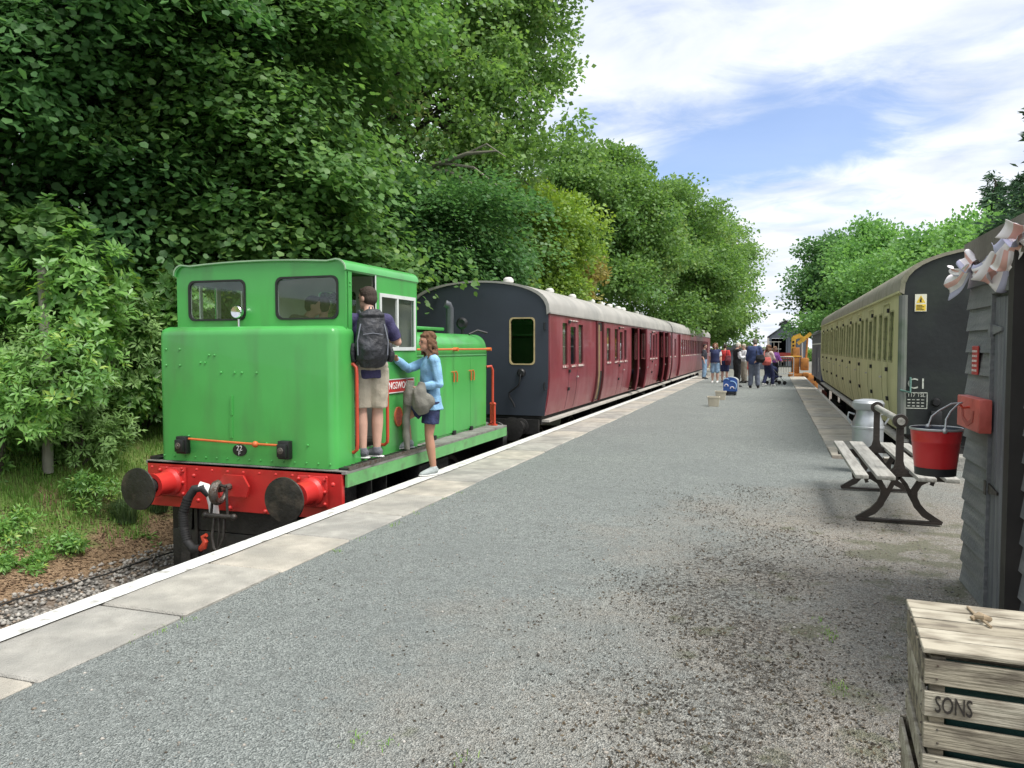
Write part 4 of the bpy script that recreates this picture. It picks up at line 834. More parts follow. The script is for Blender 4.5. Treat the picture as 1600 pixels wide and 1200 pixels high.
B().box(SX - .038, SX - .008, SY0 - .1, SY1 - .06, 1.965, 2.15).build('fascia_board', FASC, shed, smooth=False)
B().hexa([(SX - .007, SY0 - .1, 2.02), (SX + 2.3, SY0 - .1, 2.5), (SX - .007, SY1 - .05, 2.02), (SX + 2.3, SY1 - .05, 2.5), (SX - .007, SY0 - .1, 2.14), (SX + 2.3, SY0 - .1, 2.62), (SX - .007, SY1 - .05, 2.14), (SX + 2.3, SY1 - .05, 2.62)]).build('roof', FASC, shed, smooth=False)
GALV = mat('galvanised', (.45, .46, .46), .45, .15, 12, metal=.7)
for zz_ in (1.60, .70):
    hg = B().box(SX - .016, SX + .004, 4.985, 5.03, zz_ - .04, zz_ + .04); hg.prism([(4.985, zz_ - .03), (4.985, zz_ + .03), (4.80, zz_ + .008), (4.80, zz_ - .008)], lambda p, q, t: (t, p, q), SX + .004, SX - .006); hg.build('hinge', PLK[0] if zz_ > 1 else IRON, shed, smooth=False)
lk = B().box(SX - .012, SX + .004, 4.52, 4.56, 1.50, 1.60); lk.tube([(SX - .02, 4.525, 1.42), (SX - .02, 4.525, 1.47), (SX - .02, 4.54, 1.49), (SX - .02, 4.555, 1.47), (SX - .02, 4.555, 1.42)], .006, 8); lk.box(SX - .035, SX - .008, 4.51, 4.57, 1.36, 1.42, .004); lk.build('padlock', GALV, shed)
lt = B()
for k in (-1, 1): lt.tube([(SX - .015 + .0, 4.53 + .022 * math.cos(a), .53 + k * .022 + .02 * math.sin(a)) for a in np.linspace(0, 6.28, 12)], .006, 6)
lt.box(SX - .03, SX + .004, 4.48, 4.52, .50, .56, .006); lt.build('latch', GALV, shed)
rsg = thing('notice_plate', (SX - .006, 5.33, 1.43), 'small red metal notice plate with white print on the hut boards', 'sign')
B().box(SX - .014, SX - .005, 5.26, 5.40, 1.335, 1.51, .003, 1).build('plate', mat('notice_red', (.42, .035, .03), .5, .15, 12), rsg)
tp = B()
for k in range(5):
    for j in range(3): tp.box(SX - .0165, SX - .0143, 5.275 + j * .04, 5.305 + j * .04 - .006 * (k % 2), 1.355 + k * .029, 1.368 + k * .029)
tp.build('print', mat('notice_white', (.6, .5, .47), .6), rsg, smooth=False)
# red bracket block and fire bucket
BKR = mat('bracket_red', (.55, .11, .085), .55, .12, 6, .15, 40, col2=(.40, .07, .05), c2=(.55, .75), s2=8)
brk = thing('bucket_bracket', (SX - .06, 5.05, 1.08), 'faded red wooden bracket block fixed to the hut wall', 'bracket')
B().box(SX - .07, SX - .006, 4.93, 5.48, 1.015, 1.205, .006, 2).build('block', BKR, brk)
B().prism([(-.16, .02), (-.12, .02), (-.10, -.03), (0, -.055), (.10, -.03), (.12, .02), (.16, .02), (.13, -.05), (0, -.085), (-.13, -.05)], lambda p, q, t: (t, 5.20 + p, 1.115 + q), SX - .0715, SX - .074).build('carved_mark', mat('bracket_mark', (.36, .06, .045), .6), brk, smooth=False)
hkx, hky, hkz = SX - .115, 5.16, 1.145
B().tube([(SX - .06, hky, 1.15), (SX - .105, hky, 1.145), (SX - .12, hky, 1.16), (SX - .12, hky, 1.18)], .008, 8).build('hook', RAILRED, brk)
bkx, bky, bkz = .885, 4.92, .775
bk = thing('fire_bucket', (bkx, bky, bkz), 'red fire bucket with black base hanging from the hut bracket', 'bucket')
BRED = mat('bucket_red', (.50, .018, .022), .35, .08, 4, .05, 30, coat=.2); BBLK = mat('bucket_black', (.014, .014, .016), .45, .2, 6); BIN = mat('bucket_inside', (.03, .04, .06), .45, .3, 8)
B().lathe((bkx, bky, bkz), [(.1085, .045), (.117, .12), (.124, .185), (.1265, .190), (.1255, .197), (.133, .262)], 40).build('body', BRED, bk)
B().lathe((bkx, bky, bkz), [(0, .012), (.10, .012), (.102, 0), (.106, 0), (.1083, .044), (.1075, .044)], 40).build('base', BBLK, bk)
B().lathe((bkx, bky, bkz), [(.133, .256), (.138, .259), (.139, .266), (.136, .271), (.131, .268)], 40).build('rim', GALV, bk)
B().lathe((bkx, bky, bkz), [(.131, .264), (.106, .05), (.1, .02), (0, .02)], 40).build('inside', BIN, bk)
B().lathe((bkx, bky, bkz), [(0, .19), (.122, .19)], 40).build('water', mat('bucket_water', (.03, .035, .04), .08, .1, 3), bk)
pa = Vector((bkx - .02, bky + .128, bkz + .262)); pb_ = Vector((bkx + .02, bky - .128, bkz + .262)); top = Vector((hkx + .0, hky - .03, hkz + .03))
for p_ in (pa, pb_): B().sph(p_, .016, 8, 6).build('handle_lug', GALV, bk)
mid1 = pa.lerp(top, .5) + Vector((-.03, .02, .02)); mid2 = pb_.lerp(top, .5) + Vector((-.02, -.02, .03))
B().tube([pa, pa.lerp(mid1, .5) + Vector((-.01, .005, .01)), mid1, mid1.lerp(top, .6) + Vector((-.005, .01, .012)), top, mid2.lerp(top, .6) + Vector((0, -.01, .012)), mid2, pb_.lerp(mid2, .5) + Vector((-.01, -.005, .01)), pb_], .0055, 8).build('handle', GALV, bk)
# ------------------------------------------------------------ apple crates
CRT = [mat('crate_wood_%d' % i, c, .8, .2, 3, .5, 30, col2=c2, c2=(.40, .66), s2=5, d2=9, streak=(2.2, 6, 7), bstreak=(.3, 3, 5)) for i, (c, c2) in enumerate([((.40, .36, .28), (.20, .17, .125)), ((.34, .30, .225), (.16, .135, .10)), ((.27, .23, .165), (.06, .05, .038)), ((.46, .42, .33), (.26, .225, .17))])]
INK = mat('stencil_ink', (.03, .025, .02), .8, .3, 30)
def crate(name, label, x0, x1, y0, y1, z0, hgt, nsl, lid_, rz=0.):
    r = thing(name, ((x0 + x1) / 2, (y0 + y1) / 2, z0), label, 'crate', 'slatted wooden apple crates'); th = .012; sh = hgt / nsl
    for k in range(nsl):
        za, zb = z0 + k * sh + .004, z0 + (k + 1) * sh - .016; j = (k * 2 + int(z0 * 10)) % 4
        jit = lambda: RNG.uniform(-.003, .003)
        B().box(x0 + jit(), x1, y0, y0 + th, za, zb, .002, 1).build('front_slat', CRT[j], r)
        B().box(x0 + jit(), x1, y1 - th, y1, za, zb, .002, 1).build('back_slat', CRT[j], r)
        e = jit() * 1.6; B().box(x0 - .002 + e, x0 + th - .003 + e, y0 + .0135 + jit() * .3, y1 - .0135, za - .003, zb - .001, .002, 1).build('side_slat', CRT[(j + 1) % 4], r)
        B().box(x1 - th, x1, y0 + .014, y1 - .014, za, zb, .002, 1).build('side_slat', CRT[(j + 1) % 4], r)
    for px in (x0 + .014, x1 - .05):
        for py in (y0 + .014, y1 - .05): B().box(px, px + .035, py, py + .035, z0 + .002, z0 + hgt - .01).build('corner_post', CRT[2], r, smooth=False)
    B().box(x0 + .015, x1 - .015, y0 + .015, y1 - .015, z0 + .003, z0 + .012).build('bottom_board', CRT[1], r, smooth=False)
    nl = B()
    for k in range(nsl):
        zc = z0 + (k + .45) * sh
        for dz in (-.018, .018):
            for px in (x0 + .03, x1 - .033): nl.sph((px + RNG.uniform(-.004, .004), y0 - .0005, zc + dz), .0032, 6, 4)
            for py in (y0 + .032, y1 - .034): nl.sph((x0 - .003, py + RNG.uniform(-.004, .004), zc + dz), .0032, 6, 4)
    nl.build('nails', STEEL, r)['kind'] = 'stuff'
    B().box(x0 + .05, x1 - .05, y0 + .04, y1 - .04, z0 + .013, z0 + hgt * .6, .03).build('green_lining', mat('green_sack_lining', (.01, .05, .042), .9, .3, 8, .5, 20), r)
    if lid_:
        n = 5; w = (y1 - y0 + .012) / n
        for k in range(n):
            B().box(x0 - .006 + RNG.uniform(-.003, .003), x1 + .006, y0 - .006 + k * w + .004, y0 - .006 + (k + 1) * w - .006, z0 + hgt + .001, z0 + hgt + .013 + RNG.uniform(0, .002), .002, 1).build('lid_board', CRT[(0, 3, 1, 3, 0)[k]], r)
        kn = B(); kx = x0 + .17; ky = y0 + .28; kz = z0 + hgt + .02
        kn.tube([(kx - .02, ky - .0, kz), (kx, ky + .012, kz + .012), (kx + .025, ky + .0, kz + .004), (kx + .008, ky - .012, kz + .012), (kx - .012, ky + .006, kz + .006)], .008, 8); kn.tube([(kx, ky, kz + .006), (kx + .02, ky - .05, kz - .002)], .004, 6); kn.tube([(kx, ky, kz + .006), (kx - .005, ky + .06, kz - .002), (kx - .012, ky + .12, kz - .002)], .004, 6); kn.build('rope_knot', mat('rope', (.30, .23, .15), .9, .2, 40), r)
    return r
cxA, cyA = .405, 2.235
ctop = crate('wooden_crate', 'pale slatted apple crate with a boarded lid stencilled SONS, topmost of the stack', cxA, cxA + .56, cyA, cyA + .43, .345, .345, 4, True)
cbot = crate('wooden_crate', 'slatted apple crate at the bottom of the stack, under the stencilled crate', cxA - .012, cxA + .55, cyA + .004, cyA + .436, -.008, .35, 4, False)
lettering('SONS', .064, INK, (cxA + .068, cyA - .0025, .345 + 2.5 * .08625 - .005), '-y', ctop, .55)
lettering('1912', .064, INK, (cxA + .262, cyA - .0025, .345 + 2.5 * .08625 - .01), '-y', ctop, .55)
ctop.rotation_euler.z = -.055; cbot.rotation_euler.z = -.045
# ------------------------------------------------------------ bunting on the hut fascia
FB, FR, FW = mat('flag_blue', (.46, .45, .60), .8), mat('flag_red', (.74, .42, .38), .8), mat('flag_white', (.85, .79, .81), .8)
bun = thing('flag_bunting', (SX - .1, 5.2, 1.9), 'crumpled red white and blue flag bunting strung along the hut fascia', 'bunting')
def fl(u, v, y): return Vector(atx(u, v, SX - .075))
B().tube([fl(1522, 418, 5.66), fl(1545, 405, 5.35), fl(1575, 385, 4.95), fl(1606, 372, 4.5), fl(1640, 350, 4.2)], .004, 6).build('string', FW, bun)
def flag(root_, tip, w0, w1, seed, twist=0.):
    """a limp strip of printed cloth: five colour bands across, folded"""
    n = 10; m_ = 4; rr = random.Random(seed); ax = (tip - root_); L_ = ax.length; d = ax.normalized(); sd = d.cross(Vector((.3, 1, .1))).normalized(); nn = d.cross(sd)
    b = B(); P = []
    for i in range(n + 1):
        t = i / n; w = w0 + (w1 - w0) * t ** .8; row = []
        for j in range(m_ + 1):
            s = j / m_ - .5; ph = seed + 9 * s + 2.5 * t; off = nn * (.022 * math.sin(ph) * (.4 + t)) + nn * .02 * math.sin(5 * t + seed); a = twist * t
            row.append(root_ + ax * t + (sd * math.cos(a) + nn * math.sin(a)) * (s * w) + off + Vector((0, 0, -.03 * math.sin(math.pi * t))))
        P.append(row)
    flat = [p for row in P for p in row]; vv = [b.b.verts.new(p) for p in flat]; w_ = m_ + 1
    for i in range(n):
        for j in range(m_):
            q = b.b.faces.new([vv[i * w_ + j], vv[i * w_ + j + 1], vv[(i + 1) * w_ + j + 1], vv[(i + 1) * w_ + j]]); q.material_index = (1, 2, 1, 0)[j % 4]
    me = bpy.data.meshes.new('flag'); b.b.to_mesh(me); b.b.free(); o = finish(me, 'flag', [FB, FW, FR], bun, auto=0)
    sub = o.modifiers.new('s', 'SUBSURF'); sub.levels = 1; sub.render_levels = 1; so = o.modifiers.new('t', 'SOLIDIFY'); so.thickness = .0015; return o
flag(fl(1520, 412, 5.6), fl(1479, 452, 5.55), 0.041, 0.150, 1, .4); flag(fl(1522, 416, 5.62), fl(1488, 420, 5.6), 0.041, 0.060, 4, .2); flag(fl(1524, 414, 5.6), fl(1508, 402, 5.6), 0.068, 0.112, 2); flag(fl(1520, 418, 5.6), fl(1543, 409, 5.4), 0.054, 0.075, 6)
flag(fl(1563, 395, 5.05), fl(1546, 442, 5.0), 0.081, 0.195, 3, .3); flag(fl(1560, 400, 5.0), fl(1583, 380, 4.85), 0.162, 0.135, 5); flag(fl(1578, 385, 4.9), fl(1570, 425, 4.85), 0.081, 0.150, 7); flag(fl(1598, 372, 4.55), fl(1580, 360, 4.55), 0.068, 0.090, 8); flag(fl(1600, 350, 4.5), fl(1590, 372, 4.5), 0.162, 0.180, 9); flag(fl(1545, 412, 5.3), fl(1556, 422, 5.15), 0.068, 0.105, 2)
# ------------------------------------------------------------ tubs and ride-on box on the platform
TUB = mat('cream_stone_tub', (.52, .48, .38), .75, .1, 5)
for (u, v, lb) in ((1115, 635, 'cream planter tub on the platform, the nearer of two'), (1126, 625, 'cream planter tub on the platform, just behind the nearer tub')):
    p = atz(u, v - 1); r = thing('planter_tub', (p[0], p[1], -.012), lb, 'planter', 'cream planter tubs', rz=.1)
    o_ = rrect(-.15, .15, -.13, .13, .02, 2); b = B(); k0, k1 = .82, 1.0
    vs = [(x * k0, y * k0, 0) for x, y in o_] + [(x * k1, y * k1, .24) for x, y in o_] + [(x * k1 * .88, y * k1 * .88, .24) for x, y in o_] + [(x * .85, y * .85, .19) for x, y in o_]; n = len(o_)
    b._new(vs, [(i + n * l, (i + 1) % n + n * l, (i + 1) % n + n * (l + 1), i + n * (l + 1)) for l in range(3) for i in range(n)] + [tuple(range(n))[::-1]]); b.build('pot', TUB, r, world=False)
    B().panel([(x * 1.06, y * 1.06) for x, y in o_], [[(x * .9, y * .9) for x, y in o_]], lambda p_, q_, t: (p_, q_, t), .22, .255).build('rim', TUB, r, world=False)
    B().prism([(x * .88, y * .88) for x, y in o_], lambda p_, q_, t: (p_, q_, t), .19, .212).build('soil', mat('pot_soil', (.06, .045, .03), .95), r, world=False)
p = atz(1136, 617); BLU = mat('toy_blue', (.03, .10, .36), .4, .1, 6, coat=.2); PBL = mat('toy_pale_blue', (.32, .52, .78), .5); DBL = mat('toy_dark', (.02, .022, .03), .5)
tb = thing('blue_box_case', (p[0] + .1, p[1], -.012), 'arched blue case with white and pale blue swirls standing on the platform', 'case', rz=-.1)
arch = [(-.22, .13), (.22, .13)] + [(.22 * math.cos(R(a)), .46 + .12 * math.sin(R(a))) for a in range(0, 181, 15)]
B().prism(arch, lambda p_, q_, t: (p_, t, q_), -.02, .30).build('shell', mat('case_grey', (.33, .34, .35), .6), tb, world=False)
B().prism([(x * .98, .13 + (y - .13) * .985) for x, y in arch], lambda p_, q_, t: (p_, t, q_), -.04, -.021).build('front_panel', BLU, tb, world=False)
sw = lambda cx, cz, r, a0, a1: [Vector((cx + r * math.cos(R(a)), -.043, cz + r * math.sin(R(a)))) for a in range(a0, a1, 12)]
B().tube(sw(.04, .30, .15, -40, 110), .016, 6).build('swirl', PBL, tb, world=False); B().tube(sw(.06, .22, .055, -10, 200), .014, 6).build('swirl', FW, tb, world=False); B().tube(sw(-.12, .30, .05, -20, 200), .014, 6).build('swirl', FW, tb, world=False); B().tube(sw(-.12, .44, .09, 40, 140), .012, 6).build('swirl', PBL, tb, world=False)
B().box(-.10, .12, -.03, .25, .02, .13, .02).build('base', DBL, tb, world=False)
for s in (-1, 1):
    for yy in (.03, .22): B().lathe((s * .13, yy, .06), [(0, -.02), (.06, -.02), (.06, .02), (0, .02)], 14, 'x').build('wheel', DBL, tb, world=False)
# ------------------------------------------------------------ far end of the platform
TUBE = mat('galv_tube', (.42, .43, .42), .5, .15, 8, metal=.5)
by = 42.1; bar = thing('crowd_barrier', (.5, by, -.012), 'grey tubular barrier closing the far end of the platform', 'barrier')
B().tube([(.02, by, 0), (.02, by, .95), (.07, by, 1.02), (.93, by, 1.02), (.98, by, .95), (.98, by, 0)], .022, 8).build('frame', TUBE, bar)
B().tube([(.02, by, .15), (.98, by, .15)], .018, 8).build('rail', TUBE, bar)
for k in range(7): B().tube([(.14 + k * .12, by, .15), (.14 + k * .12, by, 1.0)], .010, 6).build('upright', TUBE, bar)
for s in (-1, 1): B().box(.5 + s * .42 - .03, .5 + s * .42 + .03, by - .3, by + .3, 0, .03).build('foot', TUBE, bar, smooth=False)
sgn = B().panel(rect(.12, .88, .48, .92), [rrect(.17 + k * .18, .31 + k * .18, .54, .86, .06, 3) for k in range(4)], lambda p_, q_, t: (p_, t, q_), by - .05, by - .03).build('ornate_panel', mat('dark_sign', (.05, .055, .05), .6), bar, smooth=False)
RBUF = mat('buffer_stop_red', (.30, .045, .035), .6, .2, 4)
bs = thing('buffer_stop', (0.3, 47, -1.0), 'dull red timber buffer stop beyond the platform end', 'buffer stop')
for zz_ in (.72, 1.0): B().box(-1.2, 1.4, 46.9, 47.1, zz_, zz_ + .2).build('beam', RBUF, bs, smooth=False)
for x in (-.9, 1.1):
    B().box(x - .12, x + .12, 47.1, 47.3, -1.06, 1.22).build('post', UNDER, bs, smooth=False); B().beam((x, 47.3, .9), (x, 49, -1.06), .2, .2).build('strut', UNDER, bs, smooth=False)
# yellow crane
CYL = mat('crane_yellow', (.64, .37, .045), .55, .2, 4, .1, 20, col2=(.28, .11, .03), c2=(.55, .75), s2=5); CYO = mat('crane_orange', (.42, .17, .035), .6, .25, 5, col2=(.18, .08, .035), c2=(.55, .75), s2=6)
cy = 43.6; cr0 = thing('yellow_crane', (1.25, cy, -1.0), 'rusty yellow lattice crane with folded jib beyond the platform end', 'crane')
B().box(.75, 2.2, cy - .7, cy + .8, -1.0, .12, .03).build('chassis', CYO, cr0); B().box(.95, 1.3, cy - .3, cy + .3, .12, 1.5, .02).build('column', CYO, cr0)
B().box(1.35, 1.75, cy - .5, cy + .4, .3, .95, .04).build('engine_cover', CYO, cr0)
m_ = B(); m_.beam((.98, cy, .95), (1.0, cy, 2.05), .22, .30, (0, 1, 0)); m_.beam((.98, cy, 2.0), (1.35, cy, 2.15), .22, .25, (0, 1, 0)); m_.beam((1.3, cy, 2.1), (1.55, cy, 1.85), .2, .22, (0, 1, 0)); m_.beam((1.2, cy, 1.7), (1.85, cy, 2.25), .18, .2, (0, 1, 0)); m_.build('jib', CYL, cr0, smooth=False)
for zz_ in (1.4, 1.6, 1.8): B().box(.93, 1.03, cy - .16, cy - .155, zz_ - .05, zz_ + .05).build('jib_hole', UNDER, cr0, smooth=False)
B().tube([(1.42, cy - .1, .9), (1.40, cy - .1, 1.75)], .06, 10).build('ram', TUBE, cr0); B().tube([(1.62, cy - .1, .8), (1.68, cy - .1, 2.0)], .05, 10).build('ram', CYO, cr0)
for s in (.9, 1.6): B().box(s - .14, s + .14, cy - .95, cy - .6, -.012, .2, .02).build('outrigger', CYO, cr0)
B().tube([(.55, cy - .3, 1.02), (1.4, cy - .3, 1.03)], .03, 8).build('arm', CYL, cr0)
# blue van on the right-hand track
NAVY = mat('van_navy', (.022, .035, .085), .45, .15, 3)
vy0, vy1 = 30.7, 38.4; van = thing('goods_van', (TR, 34.5, RAIL), 'dark blue goods van coupled beyond the cream coach', 'wagon')
arc = [(1.3 * math.cos(math.pi * i / 12), 2.0 + .42 * math.sin(math.pi * i / 12)) for i in range(13)]
B().prism([(-1.3, .25), (1.3, .25)] + arc, lambda p_, q_, t: (TR + p_, t, q_), vy0, vy1).build('body', NAVY, van, smooth=False)
B().prism([(p_ * 1.03, q_ + .03) for p_, q_ in arc] + [(p_ * 1.01, q_ - .02 + .025) for p_, q_ in arc][::-1], lambda p_, q_, t: (TR + p_, t, q_), vy0 - .03, vy1 + .03).build('roof', mat('van_roof', (.10, .10, .10), .7), van)
for a_ in ((vy0 + .4, vy1 - .3, 1.62, 1.67),): B().box(TR - 1.312, TR - 1.301, *a_).build('white_stripe', WHITE, van, smooth=False)
for yy in (32.5, 37.9): B().box(TR - 1.312, TR - 1.302, yy, yy + .12, .55 if yy < 35 else 1.25, 1.1 if yy < 35 else 1.55).build('white_stripe', WHITE, van, smooth=False)
B().box(TR - 1.31, TR - 1.302, 34.0, 35.2, .3, 1.5).build('door', mat('van_door', (.03, .045, .10), .5), van, smooth=False)
B().box(TR - 1.1, TR + 1.1, vy0, vy1, -.1, .249).build('underframe', UNDER, van, smooth=False)
for yy in (32.2, 37): 
    for s in (-1, 1): wheel(TR + s * .76, yy, RAIL + .48, .48, van, s)
buffers(TR, vy0, -1, UNDER, van); buffers(TR, vy1, 1, UNDER, van)
B().box(TR - 1.12, TR - 1.05, 31.5, 33.5, -.5, -.2).build('running_board', mat('dull_red_iron', (.22, .05, .04), .7), van, smooth=False)
# engine shed far off
SHW = mat('engine_shed_grey', (.085, .098, .12), .6, .1, .5, 0, 10); SHD = mat('engine_shed_roof', (.055, .058, .068), .7)
ey = 110.; ex0, ex1, exm = -.62, 4.1, 1.45; g0 = -1.1
es_ = thing('engine_shed', (exm, ey + 8, g0), 'grey gabled engine shed with a roof ventilator at the far end of the line', 'building')
B().panel([(ex0, g0), (ex1, g0), (ex1, 2.9), (exm, 4.5), (ex0, 2.9)], [rect(-.3, 1.55, g0 + .01, 2.75)], lambda p_, q_, t: (p_, ey + t, q_), 0, .15).build('front_wall', SHW, es_, smooth=False)
for x in (ex0, ex1 - .15): B().box(x + .001, x + .149, ey + .151, ey + 16, g0, 2.88).build('side_wall', SHW, es_, smooth=False)
B().box(ex0, ex1, ey + 16.01, ey + 16.15, g0, 2.9).build('rear_wall', SHW, es_, smooth=False)
B().prism([(ex0 - .25, 2.82), (exm, 4.52), (ex1 + .25, 2.82), (ex1 + .25, 2.97), (exm, 4.67), (ex0 - .25, 2.97)], lambda p_, q_, t: (p_, t, q_), ey - .15, ey + 16.3).build('roof', SHD, es_, smooth=False)
rv_ = B().prism([(exm - .55, 4.2), (exm + .55, 4.2), (exm + .55, 4.85), (exm, 5.1), (exm - .55, 4.85)], lambda p_, q_, t: (p_, t, q_), ey - .05, ey + 15).build('ventilator', SHD, es_, smooth=False)
B().prism([(exm - .8, 4.75), (exm, 5.15), (exm + .8, 4.75), (exm + .8, 4.85), (exm, 5.27), (exm - .8, 4.85)], lambda p_, q_, t: (p_, t, q_), ey - .2, ey + 15.2).build('ventilator_roof', SHW, rv_, smooth=False)
B().box(-.85, -.63, ey - .1, ey, g0, 2.8).build('door', mat('shed_door_pale', (.42, .38, .34), .7), es_, smooth=False)
for k in range(4): B().box(1.75 + k * .55, 1.8 + k * .55, ey - .02, ey - .001, g0, 2.8).build('cladding_rib', SHD, es_, smooth=False)
B().box(0., 1.2, ey + 6, ey + 10, g0, .9, .05).build('stored_wagon', UNDER, es_)
for sg0 in (-1, 1): B().beam((exm + sg0 * .85, ey - .22, 4.72), (exm, ey - .22, 5.2), .05, .12, (0, 1, 0)).build('barge_board', WHITE, es_, smooth=False)
# lamp post, signal, far buildings
def tube_thing(name, label, cat, loc): return thing(name, loc, label, cat)
p = aty(1181, 545, 78); lp = thing('lamp_post', (p[0], 78, -1.05), 'pale lamp post with a short crossbar rising beyond the group of people', 'lamp post')
B().tube([(p[0], 78, -1.05), (p[0], 78, 3.2)], [.09, .06], 10).build('post', BOARD, lp); B().box(p[0] - .32, p[0] + .32, 77.97, 78.03, 3.25, 3.33).build('crossbar', UNDER, lp, smooth=False); B().lathe((p[0], 78, 2.85), [(.03, .4), (.12, .3), (.16, .1), (.05, .05)], 10).build('lantern', UNDER, lp)
p = aty(1076, 500, 60); sg_ = thing('semaphore_signal', (p[0], 60, -1.05), 'red semaphore arm on a white post above the second coach roof', 'signal')
B().cyl((p[0] + .12, 60, -1.05), (p[0] + .12, 60, 4.0), .07, n=10).build('post', WHITE, sg_); B().box(p[0] - 1.1, p[0] + .25, 59.9, 59.94, 3.45, 3.66).build('arm', RBUF, sg_, smooth=False); B().lathe((p[0] + .12, 60, 4.0), [(.09, 0), (.04, .12), (.06, .2), (0, .4)], 10).build('finial', WHITE, sg_)
p = aty(1178, 545, 95); fb_ = thing('signal_cabin', (p[0] - 1, 95, -1.05), 'low grey cabin with pale railings far down the line', 'building')
B().box(p[0] - 4, p[0] + 1.6, 95, 100, -1.05, 1.2).build('wall', SHW, fb_, smooth=False); B().prism([(p[0] - 4.3, 1.15), (p[0] - 1.2, 2.2), (p[0] + 1.9, 1.15)], lambda p_, q_, t: (p_, t, q_), 94.7, 100.3).build('roof', SHD, fb_, smooth=False)
for k in range(6): B().box(p[0] + .2 + k * .5, p[0] + .25 + k * .5, 92, 92.05, -1.05, 2.2).build('rail_post', BOARD, fb_, smooth=False)
for zz_ in (1.3, 2.1): B().box(p[0] + .0, p[0] + 3, 91.96, 92.0, zz_, zz_ + .07).build('railing', BOARD, fb_, smooth=False)
# fence post in the shrubs
p = atx(68, 486, -8.75); POSTW = mat('grey_timber_post', (.30, .28, .24), .85, .15, 5, .3, 40, streak=(6, 6, .5), col2=(.2, .19, .16))
fp_ = thing('fence_post', (p[0], p[1], -.1), 'weathered timber fence post standing among the shrubs on the bank', 'post')
B().tube([(p[0], p[1], -.1), (p[0] + .01, p[1], 1.6), (p[0], p[1], 2.50)], [.065, .062, .06], 12).build('post', POSTW, fp_); B().lathe((p[0], p[1], 2.50), [(.06, 0), (.05, .02), (0, .028)], 12).build('post_top', POSTW, fp_)

# black cable lying along the ballast edge
pts = [(-7.05 + .05 * math.sin(k * .9) + .012 * k, 2.5 + k * .5, -.985 + .012 * math.sin(k * 2.3)) for k in range(24)]
tag(B().tube(pts, .010, 8).build('cable', mat('cable_black', (.02, .019, .018), .6)), 'black cable lying along the outer edge of the ballast', 'cable')
# ------------------------------------------------------------ vegetation
def unit(a): return a / np.maximum(np.linalg.norm(a, axis=-1, keepdims=True), 1e-9)
KITE = (np.array([(0, 0, 0), (.42, .45, .10), (0, 1, 0), (-.42, .45, .10)]), np.array([(0, 1, 2), (0, 2, 3)]))
LANCE = (np.array([(0, 0, 0), (.17, .45, .05), (0, 1, -.05), (-.17, .45, .05)]), np.array([(0, 1, 2), (0, 2, 3)]))
MAPLE = (np.array([(0, 0, 0), (.42, .16, .06), (.52, .58, -.03), (0, 1.05, -.12), (-.52, .58, -.03), (-.42, .16, .06)]), np.array([(0, 1, 2), (0, 2, 3), (0, 3, 4), (0, 4, 5)]))
PAIR = (np.array([(0, 0, 0), (.5, .28, .05), (.22, .02, 0), (-.5, .28, .05), (-.22, .02, 0), (.45, .72, .05), (.2, .42, .02), (-.45, .72, .05), (-.2, .42, .02), (0, 1.1, 0), (.1, .8, .03), (-.1, .8, .03), (0, .6, 0)]), np.array([(0, 2, 1), (0, 3, 4), (12, 6, 5), (12, 7, 8), (12, 10, 9), (12, 9, 11)]))
def leaf_mesh(name, pos, tipd, nrm, size, shape, tint):
    V0, T0 = shape; tipd = unit(tipd); s = unit(np.cross(tipd, nrm)); nn = np.cross(s, tipd)
    V = pos[:, None] + size[:, None, None] * (V0[None, :, 0:1] * s[:, None] + V0[None, :, 1:2] * tipd[:, None] + V0[None, :, 2:3] * nn[:, None])
    T = (T0[None] + len(V0) * np.arange(len(pos))[:, None, None]).reshape(-1, 3); return fast_mesh(name, V.reshape(-1, 3), T, np.repeat(tint, len(T0)))
def crown_points(lobes, nspray, view=None, inner=.18, bough=0, spread=1.):
    """points on the outside of a set of ellipsoids, with the outward direction"""
    P, D, I = [], [], []; vol = np.array([(r[0] * r[1] * r[2]) ** (2 / 3) for c, r in lobes]); pr = vol / vol.sum()
    cs = np.array([c for c, r in lobes]); rs = np.array([r for c, r in lobes]); k = 0
    while len(P) < nspray and k < nspray * 8:
        k += 1; i = RNG.choice(len(lobes), p=pr); d = RNG.normal(size=3); d /= np.linalg.norm(d)
        if d[2] < -.75: continue
        if view is not None and (d @ view) < -.35 and RNG.random() < .8: continue
        sc = 1.0 if RNG.random() > inner else RNG.uniform(.45, .85)
        bump_ = 1 + .2 * math.sin(d[0] * 5 + i * 2.1) * math.sin(d[1] * 6 + i) + .14 * math.sin(d[2] * 9 + d[0] * 7 + i * 1.3); p = cs[i] + d * rs[i] * sc * bump_ * (RNG.uniform(.85, 1.06) if RNG.random() > .1 else RNG.uniform(1.05, 1.28))
        q = (((p - cs) / rs) ** 2).sum(1); q[i] = 9
        if sc > .95 and (q < .62).any(): continue
        P.append(p); D.append(d); I.append(i)
    P, D, I = np.array(P), np.array(D), np.array(I)
    if bough:                                             # gather into boughs: plates of foliage with dark gaps between
        nb = max(6, len(P) // bough); ctr = RNG.choice(len(P), nb, replace=False); j = RNG.integers(0, nb, len(P)); keep = RNG.random(len(P)) < .2
        off = RNG.normal(size=(len(P), 3)) * np.array([.5, .5, .17]) * spread; Pb = P[ctr[j]] + off; Pb[:, 2] -= .18 * np.hypot(off[:, 0], off[:, 1]) / spread
        P = np.where(keep[:, None], P - D * .25, Pb); D = np.where(keep[:, None], D, unit(D[ctr[j]] + off * .7 / spread))
    return P, D, I
